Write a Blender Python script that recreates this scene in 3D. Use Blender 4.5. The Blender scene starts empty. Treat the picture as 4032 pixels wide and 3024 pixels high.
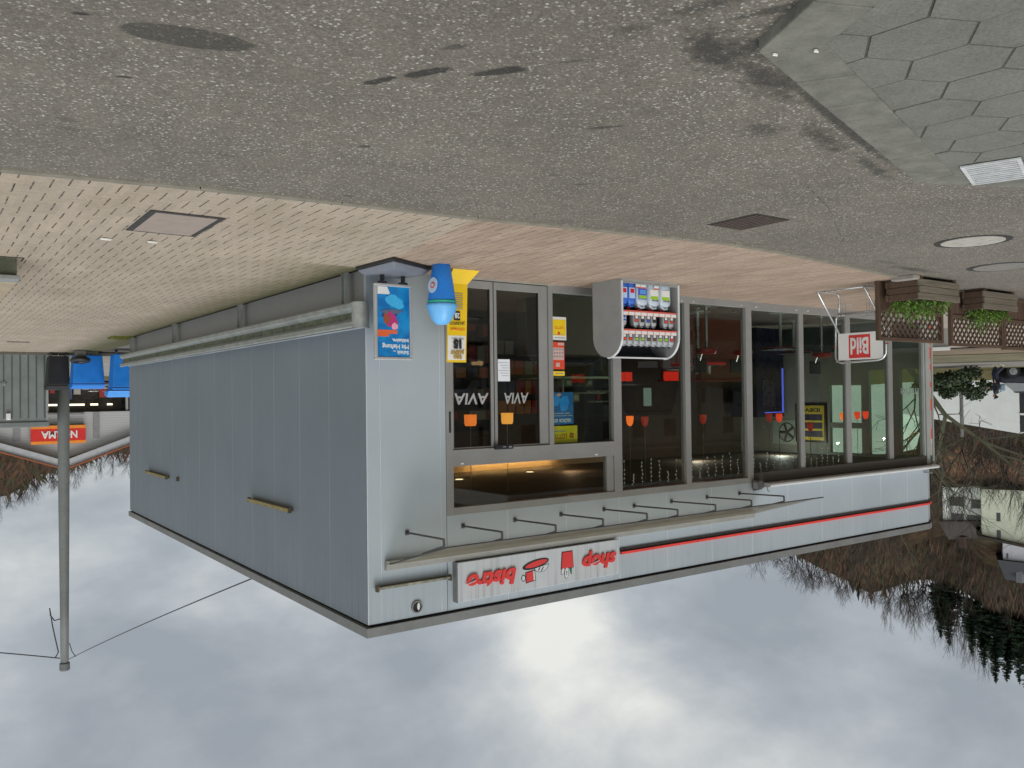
import bpy, bmesh, math, random
from mathutils import Vector, Matrix
random.seed(7)
R = math.radians
scene = bpy.context.scene
col = scene.collection

# ------------------------------------------------------------------ camera
CX, CY, CZ = 4.5826, -9.5067, 1.6
yaw, pit, rol = R(35.5913), R(0.790), R(-0.6917)
F_ = Vector((-math.sin(yaw) * math.cos(pit), math.cos(yaw) * math.cos(pit), -math.sin(pit)))
R_ = Vector((math.cos(yaw), math.sin(yaw), 0))
U_ = R_.cross(F_)
R2 = R_ * math.cos(rol) + U_ * math.sin(rol)
U2 = -R_ * math.sin(rol) + U_ * math.cos(rol)
cam_d = bpy.data.cameras.new("camera")
cam = bpy.data.objects.new("camera", cam_d)
col.objects.link(cam)
# the photograph was taken with the phone upside down: the camera is rolled half a turn
X_, Y_, Z_ = -R2, -U2, -F_
cam.matrix_world = Matrix(((X_.x, Y_.x, Z_.x, CX), (X_.y, Y_.y, Z_.y, CY), (X_.z, Y_.z, Z_.z, CZ), (0, 0, 0, 1)))
cam_d.sensor_width = 36
cam_d.lens = 36 * 0.82122
cam_d.clip_start = 0.05
cam_d.clip_end = 3000
scene.camera = cam

# ------------------------------------------------------------------ light
SUN_EL, SUN_AZ = R(50), R(180)      # azimuth measured from +Y clockwise (towards +X)
sun_dir = Vector((math.sin(SUN_AZ) * math.cos(SUN_EL), math.cos(SUN_AZ) * math.cos(SUN_EL), math.sin(SUN_EL)))
sd = bpy.data.lights.new("sun", 'SUN')
sd.energy = 1.5
sd.angle = R(30)
sd.color = (1.0, 0.97, 0.93)
so = bpy.data.objects.new("sun", sd)
col.objects.link(so)
so.rotation_euler = (-sun_dir).to_track_quat('-Z', 'Y').to_euler()

world = bpy.data.worlds.new("World")
scene.world = world
world.use_nodes = True
wn, wl = world.node_tree.nodes, world.node_tree.links
wn.clear()


def wnode(t, **k):
    n = wn.new(t)
    for a, b in k.items():
        setattr(n, a, b)
    return n


def wmath(op, a, b=None, clamp=False):
    n = wn.new('ShaderNodeMath'); n.operation = op; n.use_clamp = clamp
    for i, v in enumerate((a, b)):
        if v is None: continue
        if isinstance(v, (int, float)): n.inputs[i].default_value = v
        else: wl.new(v, n.inputs[i])
    return n.outputs[0]


sky = wnode('ShaderNodeTexSky', sky_type='NISHITA', sun_disc=False, sun_elevation=SUN_EL, sun_rotation=SUN_AZ)
tc = wnode('ShaderNodeTexCoord')
sep = wnode('ShaderNodeSeparateXYZ'); wl.new(tc.outputs['Generated'], sep.inputs[0])
zc = wmath('MAXIMUM', sep.outputs[2], 0.0)
den = wmath('ADD', zc, 0.42)
comb = wnode('ShaderNodeCombineXYZ')
wl.new(wmath('DIVIDE', sep.outputs[0], den), comb.inputs[0])
wl.new(wmath('DIVIDE', sep.outputs[1], den), comb.inputs[1])


def wnoise(scale, detail, rough, dist, off):
    mp = wnode('ShaderNodeMapping'); mp.inputs['Location'].default_value = off
    wl.new(comb.outputs[0], mp.inputs[0])
    n = wnode('ShaderNodeTexNoise'); n.inputs['Scale'].default_value = scale; n.inputs['Detail'].default_value = detail
    n.inputs['Roughness'].default_value = rough; n.inputs['Distortion'].default_value = dist
    wl.new(mp.outputs[0], n.inputs['Vector'])
    return n.outputs[0]


big = wnoise(1.5, 4, 0.5, 0.12, (3.1, 0.4, 0))
fine = wnoise(4.0, 9, 0.56, 0.10, (1.7, 5.2, 0))


def blob(direction, tight, amount):     # a cloud bank or added brightness in one part of the sky
    v = Vector(direction).normalized()
    dp = wnode('ShaderNodeVectorMath', operation='DOT_PRODUCT')
    wl.new(tc.outputs['Generated'], dp.inputs[0]); dp.inputs[1].default_value = v
    e = wmath('POWER', wmath('MAXIMUM', dp.outputs['Value'], 0.0), tight)
    return wmath('MULTIPLY', e, amount)


def pdir(px, py):       # direction of sky seen at pixel px, py of the photograph
    return F_ * (0.82122 * 4032) + R2 * (2016 - px) + U2 * (py - 1512)


val = wmath('ADD', wmath('MULTIPLY', big, 0.48), wmath('MULTIPLY', fine, 0.52))
for d_, t_, a_ in ((pdir(2200, 2430), 220, 0.10), (pdir(2920, 2990), 160, 0.14), (pdir(2330, 2680), 160, 0.08), (pdir(2850, 2500), 110, -0.13), (pdir(3600, 2750), 60, -0.05),
                   (pdir(350, 2850), 60, -0.10), (pdir(1700, 2960), 110, -0.06), (pdir(700, 2250), 60, 0.05), (pdir(3350, 2330), 200, 0.06), (sun_dir, 3, 0.10)):
    val = wmath('ADD', val, blob(d_, t_, a_))
ramp = wnode('ShaderNodeValToRGB')
cr = ramp.color_ramp
cr.elements[0].position = 0.36; cr.elements[0].color = (0.36, 0.395, 0.435, 1)
cr.elements[1].position = 0.70; cr.elements[1].color = (0.93, 0.93, 0.88, 1)
e = cr.elements.new(0.46); e.color = (0.455, 0.49, 0.525, 1)
e = cr.elements.new(0.56); e.color = (0.60, 0.63, 0.64, 1)
wl.new(val, ramp.inputs[0])
scl = wnode('ShaderNodeVectorMath', operation='SCALE')
wl.new(ramp.outputs[0], scl.inputs[0]); wl.new(wmath('ADD', blob((0.85, -0.50, 0.38), 1.6, 16.0), 9.3), scl.inputs['Scale'])     # unseen brightness added behind the camera to lift the ambient light
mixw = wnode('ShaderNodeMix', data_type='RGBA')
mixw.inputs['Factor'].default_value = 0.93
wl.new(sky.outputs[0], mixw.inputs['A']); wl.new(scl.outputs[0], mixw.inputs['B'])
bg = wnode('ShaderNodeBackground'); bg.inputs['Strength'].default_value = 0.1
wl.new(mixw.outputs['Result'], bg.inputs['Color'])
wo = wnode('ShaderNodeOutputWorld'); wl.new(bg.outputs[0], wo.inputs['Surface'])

vs = scene.view_settings
vs.view_transform = 'Standard'; vs.look = 'None'; vs.exposure = 0.0; vs.gamma = 1.0
scene.cycles.max_bounces = 8
scene.cycles.transparent_max_bounces = 16
scene.cycles.glossy_bounces = 4
scene.cycles.use_denoising = True
try:
    scene.cycles.sample_clamp_indirect = 4
except Exception:
    pass

# ------------------------------------------------------------------ materials
class NT:
    def __init__(s, name):
        s.m = bpy.data.materials.new(name); s.m.use_nodes = True
        s.n, s.l = s.m.node_tree.nodes, s.m.node_tree.links
        s.n.clear()
        s.out = s.n.new('ShaderNodeOutputMaterial')
        s.tc = s.n.new('ShaderNodeTexCoord')
        s.geo = None

    def pos(s):
        if not s.geo: s.geo = s.n.new('ShaderNodeNewGeometry')
        return s.geo.outputs['Position']

    def put(s, sock, v):
        if v is None: return
        if hasattr(v, 'is_output') or isinstance(v, bpy.types.NodeSocket): s.l.new(v, sock)
        elif isinstance(v, (tuple, list)) and len(v) == 3 and sock.type == 'RGBA': sock.default_value = (*v, 1)
        else: sock.default_value = v

    def math(s, op, a, b=None, c=None, clamp=False):
        n = s.n.new('ShaderNodeMath'); n.operation = op; n.use_clamp = clamp
        for i, v in enumerate((a, b, c)): s.put(n.inputs[i], v) if v is not None else None
        return n.outputs[0]

    def noise(s, vec, scale, detail=4, rough=0.55, dist=0.0):
        n = s.n.new('ShaderNodeTexNoise'); s.put(n.inputs['Vector'], vec)
        n.inputs['Scale'].default_value = scale; n.inputs['Detail'].default_value = detail
        n.inputs['Roughness'].default_value = rough; n.inputs['Distortion'].default_value = dist
        return n.outputs[0]

    def voro(s, vec, scale, feature='F1', rnd=1.0):
        n = s.n.new('ShaderNodeTexVoronoi'); n.feature = feature; s.put(n.inputs['Vector'], vec)
        n.inputs['Scale'].default_value = scale; n.inputs['Randomness'].default_value = rnd
        return n

    def ramp(s, fac, *els):
        n = s.n.new('ShaderNodeValToRGB'); s.put(n.inputs[0], fac)
        r = n.color_ramp
        while len(r.elements) < len(els): r.elements.new(0.5)
        for e_, (p, c) in zip(r.elements, els):
            e_.position = p; e_.color = (c, c, c, 1) if isinstance(c, (int, float)) else (*c, 1)
        return n.outputs[0]

    def mix(s, fac, a, b, mode='MIX'):
        n = s.n.new('ShaderNodeMix'); n.data_type = 'RGBA'; n.blend_type = mode
        s.put(n.inputs['Factor'], fac); s.put(n.inputs['A'], a); s.put(n.inputs['B'], b)
        return n.outputs['Result']

    def mapping(s, vec, scale=(1, 1, 1), loc=(0, 0, 0), rot=(0, 0, 0)):
        n = s.n.new('ShaderNodeMapping'); s.put(n.inputs[0], vec)
        n.inputs['Scale'].default_value = scale; n.inputs['Location'].default_value = loc; n.inputs['Rotation'].default_value = rot
        return n.outputs[0]

    def sep(s, vec):
        n = s.n.new('ShaderNodeSeparateXYZ'); s.put(n.inputs[0], vec)
        return n.outputs

    def bump(s, h, strength=0.3, dist=0.01):
        n = s.n.new('ShaderNodeBump'); n.inputs['Strength'].default_value = strength; n.inputs['Distance'].default_value = dist
        s.put(n.inputs['Height'], h)
        return n.outputs[0]

    def bsdf(s, color, rough=0.6, metal=0.0, normal=None, emit=None, estr=0.0, spec=0.5):
        n = s.n.new('ShaderNodeBsdfPrincipled')
        s.put(n.inputs['Base Color'], color); s.put(n.inputs['Roughness'], rough); s.put(n.inputs['Metallic'], metal)
        n.inputs['Specular IOR Level'].default_value = spec
        if normal is not None: s.l.new(normal, n.inputs['Normal'])
        if emit is not None:
            s.put(n.inputs['Emission Color'], emit); n.inputs['Emission Strength'].default_value = estr
        s.l.new(n.outputs[0], s.out.inputs[0])
        return s.m


MC = {}


def paint(name, c, rough=0.5, metal=0.0, var=0.12, scale=3.0, bump=0.0, spec=0.5):
    """plain painted or moulded surface with faint unevenness and dirt"""
    if name in MC: return MC[name]
    t = NT(name)
    n1 = t.noise(t.pos(), scale, 5, 0.6)
    n2 = t.noise(t.pos(), scale * 9, 3, 0.6)
    f = t.math('ADD', t.math('MULTIPLY', n1, 0.7), t.math('MULTIPLY', n2, 0.3))
    dark = tuple(x * (1 - var * 1.6) for x in c); lite = tuple(min(1, x * (1 + var)) for x in c)
    colr = t.ramp(f, (0.3, dark), (0.7, lite))
    rg = t.ramp(n1, (0.3, max(0.02, rough - 0.08)), (0.7, min(1, rough + 0.08)))
    nm = t.bump(n2, bump, 0.005) if bump else None
    MC[name] = t.bsdf(colr, rg, metal, nm, spec=spec)
    return MC[name]


def glow(name, c, s):
    if name in MC: return MC[name]
    t = NT(name)
    n1 = t.noise(t.pos(), 14, 2)
    MC[name] = t.bsdf(c, 0.5, 0, None, t.mix(n1, tuple(x * 0.8 for x in c), c), s)
    return MC[name]


def glass(name, tint, refl=1.0, rough=0.0):
    if name in MC: return MC[name]
    t = NT(name)
    tr = t.n.new('ShaderNodeBsdfTransparent'); tr.inputs[0].default_value = (*tint, 1)
    gl = t.n.new('ShaderNodeBsdfGlossy'); gl.inputs['Color'].default_value = (0.95, 0.97, 0.98, 1); gl.inputs['Roughness'].default_value = rough
    nz = t.noise(t.pos(), 1.1, 2)
    t.l.new(t.bump(nz, 0.03, 0.02), gl.inputs['Normal'])
    t.pos()
    dp = t.n.new('ShaderNodeVectorMath'); dp.operation = 'DOT_PRODUCT'
    t.l.new(t.geo.outputs['Normal'], dp.inputs[0]); t.l.new(t.geo.outputs['Incoming'], dp.inputs[1])
    om = t.math('SUBTRACT', 1.0, t.math('ABSOLUTE', dp.outputs['Value']))
    fac = t.math('MULTIPLY', t.math('ADD', t.math('MULTIPLY', t.math('POWER', om, 5.0), 0.95), 0.045), refl, clamp=True)
    mx = t.n.new('ShaderNodeMixShader')
    t.l.new(fac, mx.inputs[0]); t.l.new(tr.outputs[0], mx.inputs[1]); t.l.new(gl.outputs[0], mx.inputs[2])
    t.l.new(mx.outputs[0], t.out.inputs[0])
    MC[name] = t.m
    return t.m


def wood(name, c1, c2, axis=0, rough=0.75):
    if name in MC: return MC[name]
    t = NT(name)
    sc = [14, 14, 14]; sc[axis] = 0.9
    g = t.noise(t.mapping(t.pos(), tuple(sc)), 2.2, 6, 0.6, 0.4)
    n2 = t.noise(t.pos(), 2.5, 3)
    cc = t.mix(t.ramp(n2, (0.35, 0.0), (0.7, 0.6)), t.ramp(g, (0.3, c1), (0.7, c2)), tuple((a + b) * 0.36 for a, b in zip(c1, c2)))
    MC[name] = t.bsdf(cc, rough, 0, t.bump(g, 0.35, 0.004))
    return MC[name]


# -- asphalt: rolled chippings, pale stones in dark binder, with patches, stains and painted kerb shadow
def make_asphalt():
    t = NT('asphalt')
    p = t.pos()
    v = t.voro(t.mapping(p, (1, 1, 1)), 78)
    cellr = t.sep(v.outputs['Color'])[0]
    cellg = t.sep(v.outputs['Color'])[1]
    stone = t.ramp(cellr, (0, (0.1, 0.0862, 0.0714)), (0.3, (0.16, 0.1401, 0.114)), (0.7, (0.2144, 0.1894, 0.155)), (0.9, (0.264, 0.2349, 0.1938)), (0.955, (0.5456, 0.5192, 0.4576)), (1, (0.748, 0.7304, 0.6776)))
    edge = t.ramp(v.outputs['Distance'], (0.25, 1.0), (0.62, 0.62))
    c = t.mix(1.0, stone, edge, 'MULTIPLY')
    fine = t.noise(p, 260, 2, 0.7)
    c = t.mix(0.35, c, t.ramp(fine, (0.3, (0.08, 0.071, 0.059)), (0.7, (0.288, 0.26, 0.216))))
    cl = t.noise(p, 2.2, 4, 0.6)
    c = t.mix(t.ramp(cl, (0.38, 0.0), (0.66, 0.40)), c, (0.150, 0.133, 0.108))
    broad = t.noise(p, 0.55, 5, 0.6)
    c = t.mix(1.0, c, t.ramp(broad, (0.3, 0.86), (0.7, 1.12)), 'MULTIPLY')
    mid = t.noise(p, 4.5, 4, 0.6)
    c = t.mix(1.0, c, t.ramp(mid, (0.3, 0.90), (0.72, 1.08)), 'MULTIPLY')
    # wet and oily stains, and contact shadow painted with dirt along the island kerb
    px, py, pz = t.sep(p)
    wob = t.math('MULTIPLY', t.math('SUBTRACT', t.noise(p, 9, 5, 0.65), 0.5), 1.0)

    def stain_shadow(cx, cy, rx, ry, ang, amt, w=1.0, soft=0.12):
        dx = t.math('SUBTRACT', px, cx); dy = t.math('SUBTRACT', py, cy)
        ca, sa = math.cos(ang), math.sin(ang)
        a = t.math('DIVIDE', t.math('ADD', t.math('MULTIPLY', dx, ca), t.math('MULTIPLY', dy, sa)), rx)
        b = t.math('DIVIDE', t.math('SUBTRACT', t.math('MULTIPLY', dy, ca), t.math('MULTIPLY', dx, sa)), ry)
        d = t.math('SQRT', t.math('ADD', t.math('MULTIPLY', a, a), t.math('MULTIPLY', b, b)))
        d = t.math('ADD', d, t.math('MULTIPLY', wob, w))
        return t.math('MULTIPLY', t.ramp(d, (max(0, 1 - soft), 1.0), (1.0, 0.0)), amt)
    st = None
    for s_ in STAINS_SHADOW:
        k = stain_shadow(*s_)
        st = k if st is None else t.math('MAXIMUM', st, k)
    c = t.mix(st, c, t.mix(0.82, c, (0.018, 0.018, 0.016)))
    h = t.math('SUBTRACT', 1.0, v.outputs['Distance'])
    rough = t.ramp(cellg, (0, 0.62), (1, 0.9))
    return t.bsdf(c, rough, 0, t.bump(h, 0.35, 0.005), spec=0.35)


def make_paver(name, base, joint, w, h, gap_u, gap_v, vary=0.10, moss=None, patchy=0.0):
    t = NT(name)
    p = t.pos(); px, py, pz = t.sep(p)
    wig = t.math('MULTIPLY', t.math('SUBTRACT', t.noise(p, 6, 2), 0.5), 0.012)
    u = t.math('ADD', t.math('DIVIDE', t.math('ADD', px, wig), w), 0.5)
    cu = t.math('FLOOR', u); fu = t.math('SUBTRACT', t.math('FRACT', u), 0.5)
    ph = t.math('ADD', t.math('SUBTRACT', t.math('DIVIDE', t.math('ADD', py, wig), h), t.math('MULTIPLY', cu, 0.29)), 0.55)
    row = t.math('FLOOR', ph); fp = t.math('FRACT', ph)
    ju = t.math('MULTIPLY', t.ramp(t.math('ABSOLUTE', fu), (gap_u * 0.6, 1.0), (gap_u, 0.0)), t.ramp(fp, (0.0, 0.0), (0.02, 1.0), (0.60, 1.0), (0.64, 0.0)))
    jv = t.ramp(t.math('ABSOLUTE', t.math('SUBTRACT', fp, 0.81)), (gap_v * 0.5, 1.0), (gap_v, 0.0))
    cell = t.n.new('ShaderNodeCombineXYZ'); t.put(cell.inputs[0], cu); t.put(cell.inputs[1], row)
    wn_ = t.n.new('ShaderNodeTexWhiteNoise'); t.l.new(cell.outputs[0], wn_.inputs[0])
    bc = t.ramp(wn_.outputs['Value'], (0.0, tuple(x * (1 - vary) for x in base)), (1.0, tuple(x * (1 + vary) for x in base)))
    gr = t.noise(p, 55, 3, 0.7)
    bc = t.mix(1.0, bc, t.ramp(gr, (0.25, 0.78), (0.75, 1.18)), 'MULTIPLY')
    br = t.noise(p, 0.8, 5, 0.65)
    bc = t.mix(1.0, bc, t.ramp(br, (0.3, 0.86), (0.7, 1.1)), 'MULTIPLY')
    if patchy:
        pn = t.noise(t.mapping(p, (1.2, 0.5, 1), (4, 2, 0)), 1.6, 4, 0.6)
        bc = t.mix(t.math('MULTIPLY', t.ramp(pn, (0.5, 0.0), (0.72, 1.0)), patchy), bc, (0.20, 0.155, 0.085))
    dirt = t.noise(p, 1.7, 4, 0.65)
    c = t.mix(t.math('MULTIPLY', jv, t.ramp(dirt, (0.3, 0.25), (0.7, 0.8))), bc, tuple(x * 0.60 for x in base))
    jr = t.noise(t.mapping(p, (1, 1, 1), (7, 3, 0)), 11, 2, 0.5)
    c = t.mix(t.math('MULTIPLY', ju, t.ramp(jr, (0.35, 0.45), (0.6, 1.0))), c, joint)
    if moss:
        x0, x1, strength = moss
        mm = t.ramp(t.math('ADD', px, t.math('MULTIPLY', t.math('SUBTRACT', t.noise(p, 3.5, 5, 0.7), 0.5), 0.7)), (0.0, 1.0), (1.0, 0.0))
        mg = t.math('GREATER_THAN', py, -0.1)
        c = t.mix(t.math('MULTIPLY', t.math('MULTIPLY', mm, mg), strength), c, (0.085, 0.082, 0.03))
    hh = t.math('SUBTRACT', 1.0, t.math('MAXIMUM', ju, t.math('MULTIPLY', jv, 0.5)))
    hh = t.math('ADD', hh, t.math('MULTIPLY', gr, 0.25))
    return t.bsdf(c, 0.82, 0, t.bump(hh, 0.5, 0.006), spec=0.3)


def make_wall_paint(name, base, streak=0.5, axis='x'):
    """coated sheet metal cladding with rain streaks running down from the top edge"""
    t = NT(name)
    p = t.pos(); px, py, pz = t.sep(p)
    s1 = t.noise(t.mapping(p, (7, 7, 0.35)), 1.0, 5, 0.7)
    s2 = t.noise(p, 0.7, 4, 0.6)
    s3 = t.noise(t.mapping(p, (16, 16, 0.5)), 1.0, 3, 0.7)
    c = t.ramp(s2, (0.3, tuple(x * 0.95 for x in base)), (0.7, tuple(x * 1.05 for x in base)))
    top = t.ramp(pz, (0.0, 0.0), (1.0, 1.0))
    topm = t.math('MULTIPLY', t.math('SUBTRACT', pz, 3.3), 0.85, clamp=True)
    st = t.math('MULTIPLY', t.ramp(s3, (0.50, 0.0), (0.72, 1.0)), topm)
    st = t.math('MULTIPLY', st, streak)
    c = t.mix(st, c, tuple(x * 0.30 for x in base))
    c = t.mix(t.math('MULTIPLY', t.ramp(s1, (0.5, 0.0), (0.8, 0.35)), streak), c, tuple(x * 0.7 for x in base))
    lowm = t.math('MULTIPLY', t.math('SUBTRACT', 0.5, pz), 1.5, clamp=True)
    c = t.mix(t.math('MULTIPLY', lowm, t.ramp(s2, (0.3, 0.2), (0.7, 0.6))), c, (0.09, 0.085, 0.06))
    return t.bsdf(c, 0.48, 0.0, t.bump(s2, 0.05, 0.01), spec=0.4)


def make_hill():
    t = NT('hill_forest_floor')
    p = t.pos(); px, py, pz = t.sep(p)
    n1 = t.noise(p, 0.09, 6, 0.65)
    n2 = t.noise(p, 0.9, 6, 0.75)
    n3 = t.noise(t.mapping(p, (1, 1, 0.25)), 2.6, 5, 0.8)
    c = t.ramp(n2, (0.28, (0.016, 0.012, 0.008)), (0.5, (0.060, 0.038, 0.024)), (0.72, (0.145, 0.085, 0.052)))
    c = t.mix(t.ramp(n1, (0.44, 0.0), (0.62, 0.7)), c, t.ramp(n3, (0.3, (0.024, 0.025, 0.012)), (0.7, (0.095, 0.090, 0.042))))
    # bracken slope low down on the hill, reddish brown
    band = t.math('MULTIPLY', t.math('SUBTRACT', pz, 5.5), 0.7, clamp=True)
    band2 = t.math('MULTIPLY', t.math('SUBTRACT', 12.0, pz), 0.5, clamp=True)
    red = t.math('MULTIPLY', t.math('MULTIPLY', band, band2), t.math('LESS_THAN', px, -45.0))
    c = t.mix(t.math('MULTIPLY', red, t.ramp(n3, (0.3, 0.35), (0.65, 0.95))), c, t.ramp(n2, (0.3, (0.12, 0.062, 0.036)), (0.7, (0.36, 0.20, 0.125))))
    lowg = t.math('MULTIPLY', t.math('SUBTRACT', 2.4, pz), 0.8, clamp=True)
    c = t.mix(lowg, c, t.ramp(n2, (0.3, (0.10, 0.09, 0.035)), (0.7, (0.20, 0.17, 0.08))))
    return t.bsdf(c, 0.95, 0, t.bump(n3, 0.8, 0.6), spec=0.1)


# stains, those along the island kerb also painting its contact shadow: cx, cy, rx, ry, angle, strength, wobble, softness
STAINS_SHADOW = [(.05, -6.585, 1.45, .05, R(163.3), .8, 1.3, .6), (1.62, -7.35, .05, .30, R(-27), .7, 1.4, .6), (1.52, -6.88, .34, .16, R(150), .9, 2.4, .7), (3.58, -5.68, .30, .115, R(12), .72, .25, .1), (2.64, -5.70, .13, .04, R(62), 1.0, 1.5, .35), (2.50, -5.93, .17, .045, R(58), 1.0, 1.6, .35), (2.22, -6.12, .17, .05, R(52), 1.0, 1.5, .35), (2.56, -6.24, .08, .03, R(58), .6, 1.8, .5), (2.00, -6.42, .16, .02, R(52), .5, 1.6, .6), (2.0, -6.86, .14, .05, R(50), .4, 2.0, .7),
          (4.01, -5.67, .05, .02, R(20), 1.0, .8, .4), (3.72, -5.03, .045, .02, R(20), .95, .9, .4), (3.86, -4.17, .08, .05, 0, .35, 1.2, .6),
          (1.0, -6.8, .55, .16, R(163), .85, 2.2, .8), (1.45, -6.95, .2, .2, R(150), .9, 2.4, .8), (-.15, -6.35, .5, .12, R(163), .75, 2.2, .8), (0.35, -6.25, .22, .16, R(163), .6, 2.2, .8), (-1.0, -6.15, .5, .07, R(163), .7, 2.0, .7),
          (2.22, -4.63, .06, .03, R(40), .75, .8, .5), (1.18, -5.78, .12, .03, R(50), .8, 1.3, .5), (.43, -4.65, .09, .025, R(45), .6, 1.0, .5), (.76, -4.74, .07, .025, R(45), .45, 1.0, .5), (1.75, -3.35, .07, .04, 0, .45, 1.0, .5), (3.8, -4.0, .1, .06, 0, .35, 1.2, .6), (2.9, -3.95, .13, .05, 0, .3, 1.2, .6), (-5.3, -3.75, .35, .10, 0, .4, 1.8, .7), (-6.2, -3.6, .6, .10, 0, .7, 1.6, .6),
          (-9.6, -4.3, 1.1, .2, 0, .25, 2.0, .8), (1.9, -7.2, .10, .28, R(-20), .7, 2.2, .8), (1.95, -7.8, .10, .4, R(-20), .6, 2.2, .8)]

# ------------------------------------------------------------------ mesh helpers
class MB:
    def __init__(s):
        s.v, s.f, s.mi = [], [], []
        s.cm = 0

    def mat(s, i): s.cm = i; return s

    def add(s, vs, fs):
        o = len(s.v); s.v += [tuple(v) for v in vs]
        for f in fs:
            s.f.append([i + o for i in f]); s.mi.append(s.cm)
        return s

    def box(s, x0, x1, y0, y1, z0, z1):
        x0, x1 = sorted((x0, x1)); y0, y1 = sorted((y0, y1)); z0, z1 = sorted((z0, z1))
        return s.add([(x0, y0, z0), (x1, y0, z0), (x1, y1, z0), (x0, y1, z0), (x0, y0, z1), (x1, y0, z1), (x1, y1, z1), (x0, y1, z1)],
                     [(0, 3, 2, 1), (4, 5, 6, 7), (0, 1, 5, 4), (1, 2, 6, 5), (2, 3, 7, 6), (3, 0, 4, 7)])

    def obox(s, c, size, rot=None):
        c = Vector(c); h = Vector(size) / 2
        M = rot if rot is not None else Matrix.Identity(3)
        vs = [c + M @ Vector((sx * h.x, sy * h.y, sz * h.z)) for sz in (-1, 1) for sx, sy in ((-1, -1), (1, -1), (1, 1), (-1, 1))]
        return s.add(vs, [(0, 3, 2, 1), (4, 5, 6, 7), (0, 1, 5, 4), (1, 2, 6, 5), (2, 3, 7, 6), (3, 0, 4, 7)])

    def bar(s, a, b, w, d, up=(0, 0, 1)):
        a, b = Vector(a), Vector(b); z = (b - a); L = z.length; z.normalize()
        u = Vector(up)
        if abs(z.dot(u)) > .98: u = Vector((1, 0, 0))
        x = u.cross(z).normalized(); y = z.cross(x)
        M = Matrix((x, y, z)).transposed()
        return s.obox((a + b) / 2, (w, d, L), M)

    def tube(s, pts, r, n=8, caps=True):
        pts = [Vector(p) for p in pts]
        rs = r if isinstance(r, (list, tuple)) else [r] * len(pts)
        o = len(s.v); prev = None
        for i, p in enumerate(pts):
            d = (pts[min(i + 1, len(pts) - 1)] - pts[max(i - 1, 0)]).normalized()
            if prev is None:
                u = Vector((0, 0, 1)) if abs(d.z) < .9 else Vector((1, 0, 0))
                a = d.cross(u).normalized()
            else:
                a = (prev - d * prev.dot(d))
                a = a.normalized() if a.length > 1e-6 else d.orthogonal().normalized()
            prev = a; b = d.cross(a)
            for k in range(n):
                t = 2 * math.pi * k / n
                s.v.append(tuple(p + (a * math.cos(t) + b * math.sin(t)) * rs[i]))
        for i in range(len(pts) - 1):
            for k in range(n):
                k2 = (k + 1) % n
                s.f.append([o + i * n + k, o + i * n + k2, o + (i + 1) * n + k2, o + (i + 1) * n + k]); s.mi.append(s.cm)
        if caps:
            s.f.append([o + k for k in range(n)][::-1]); s.mi.append(s.cm)
            s.f.append([o + (len(pts) - 1) * n + k for k in range(n)]); s.mi.append(s.cm)
        return s

    def lathe(s, c, prof, n=24):
        """prof: (radius, z) from bottom to top"""
        c = Vector(c); o = len(s.v)
        for r, z in prof:
            for k in range(n):
                t = 2 * math.pi * k / n
                s.v.append((c.x + r * math.cos(t), c.y + r * math.sin(t), c.z + z))
        for i in range(len(prof) - 1):
            for k in range(n):
                k2 = (k + 1) % n
                s.f.append([o + i * n + k, o + i * n + k2, o + (i + 1) * n + k2, o + (i + 1) * n + k]); s.mi.append(s.cm)
        s.f.append([o + k for k in range(n)][::-1]); s.mi.append(s.cm)
        s.f.append([o + (len(prof) - 1) * n + k for k in range(n)]); s.mi.append(s.cm)
        return s

    def prism(s, poly, a, b):
        """poly: list of 3D points (one end), extruded by vector b-a"""
        d = Vector(b) - Vector(a); n = len(poly); o = len(s.v)
        s.v += [tuple(Vector(p)) for p in poly] + [tuple(Vector(p) + d) for p in poly]
        fs = [list(range(n))[::-1], [n + i for i in range(n)]] + [[i, (i + 1) % n, n + (i + 1) % n, n + i] for i in range(n)]
        for f in fs: s.f.append([i + o for i in f]); s.mi.append(s.cm)
        return s

    def build(s, name, mats, parent=None, smooth=False, origin=None, bevel=0.0):
        me = bpy.data.meshes.new(name)
        off = Vector((0, 0, 0))
        if parent is not None:
            q = parent
            while q is not None: off += q.location; q = q.parent
        elif origin is not None: off = Vector(origin)
        me.from_pydata([tuple(Vector(v) - off) for v in s.v], [], s.f)
        if not isinstance(mats, (list, tuple)): mats = [mats]
        for m in mats: me.materials.append(m)
        if len(mats) > 1: me.polygons.foreach_set('material_index', s.mi)
        if bevel or smooth:
            bm = bmesh.new(); bm.from_mesh(me)
            bmesh.ops.recalc_face_normals(bm, faces=bm.faces)
            bm.to_mesh(me); bm.free()
        if smooth: me.polygons.foreach_set('use_smooth', [True] * len(me.polygons))
        me.update()
        o = bpy.data.objects.new(name, me)
        col.objects.link(o)
        if parent is not None: o.parent = parent
        elif origin is not None: o.location = off
        if bevel:
            b = o.modifiers.new('b', 'BEVEL'); b.width = bevel; b.segments = 2; b.limit_method = 'ANGLE'; b.angle_limit = R(40)
        return o


def tag(o, label=None, cat=None, group=None, kind=None):
    if label: o['label'] = label
    if cat: o['category'] = cat
    if group: o['group'] = group
    if kind: o['kind'] = kind
    return o


def thing(name, loc, label, cat, group=None):
    e_ = bpy.data.objects.new(name, None); e_.empty_display_size = 0.2
    col.objects.link(e_); e_.location = loc
    return tag(e_, label, cat, group)


def copy_tree(o, parent=None):
    c = o.copy(); col.objects.link(c)
    c.parent = parent
    for ch in list(o.children): copy_tree(ch, c)
    return c


def struct(name, mb, m, **k):
    return tag(mb.build(name, m, **k), kind='structure')


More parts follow.
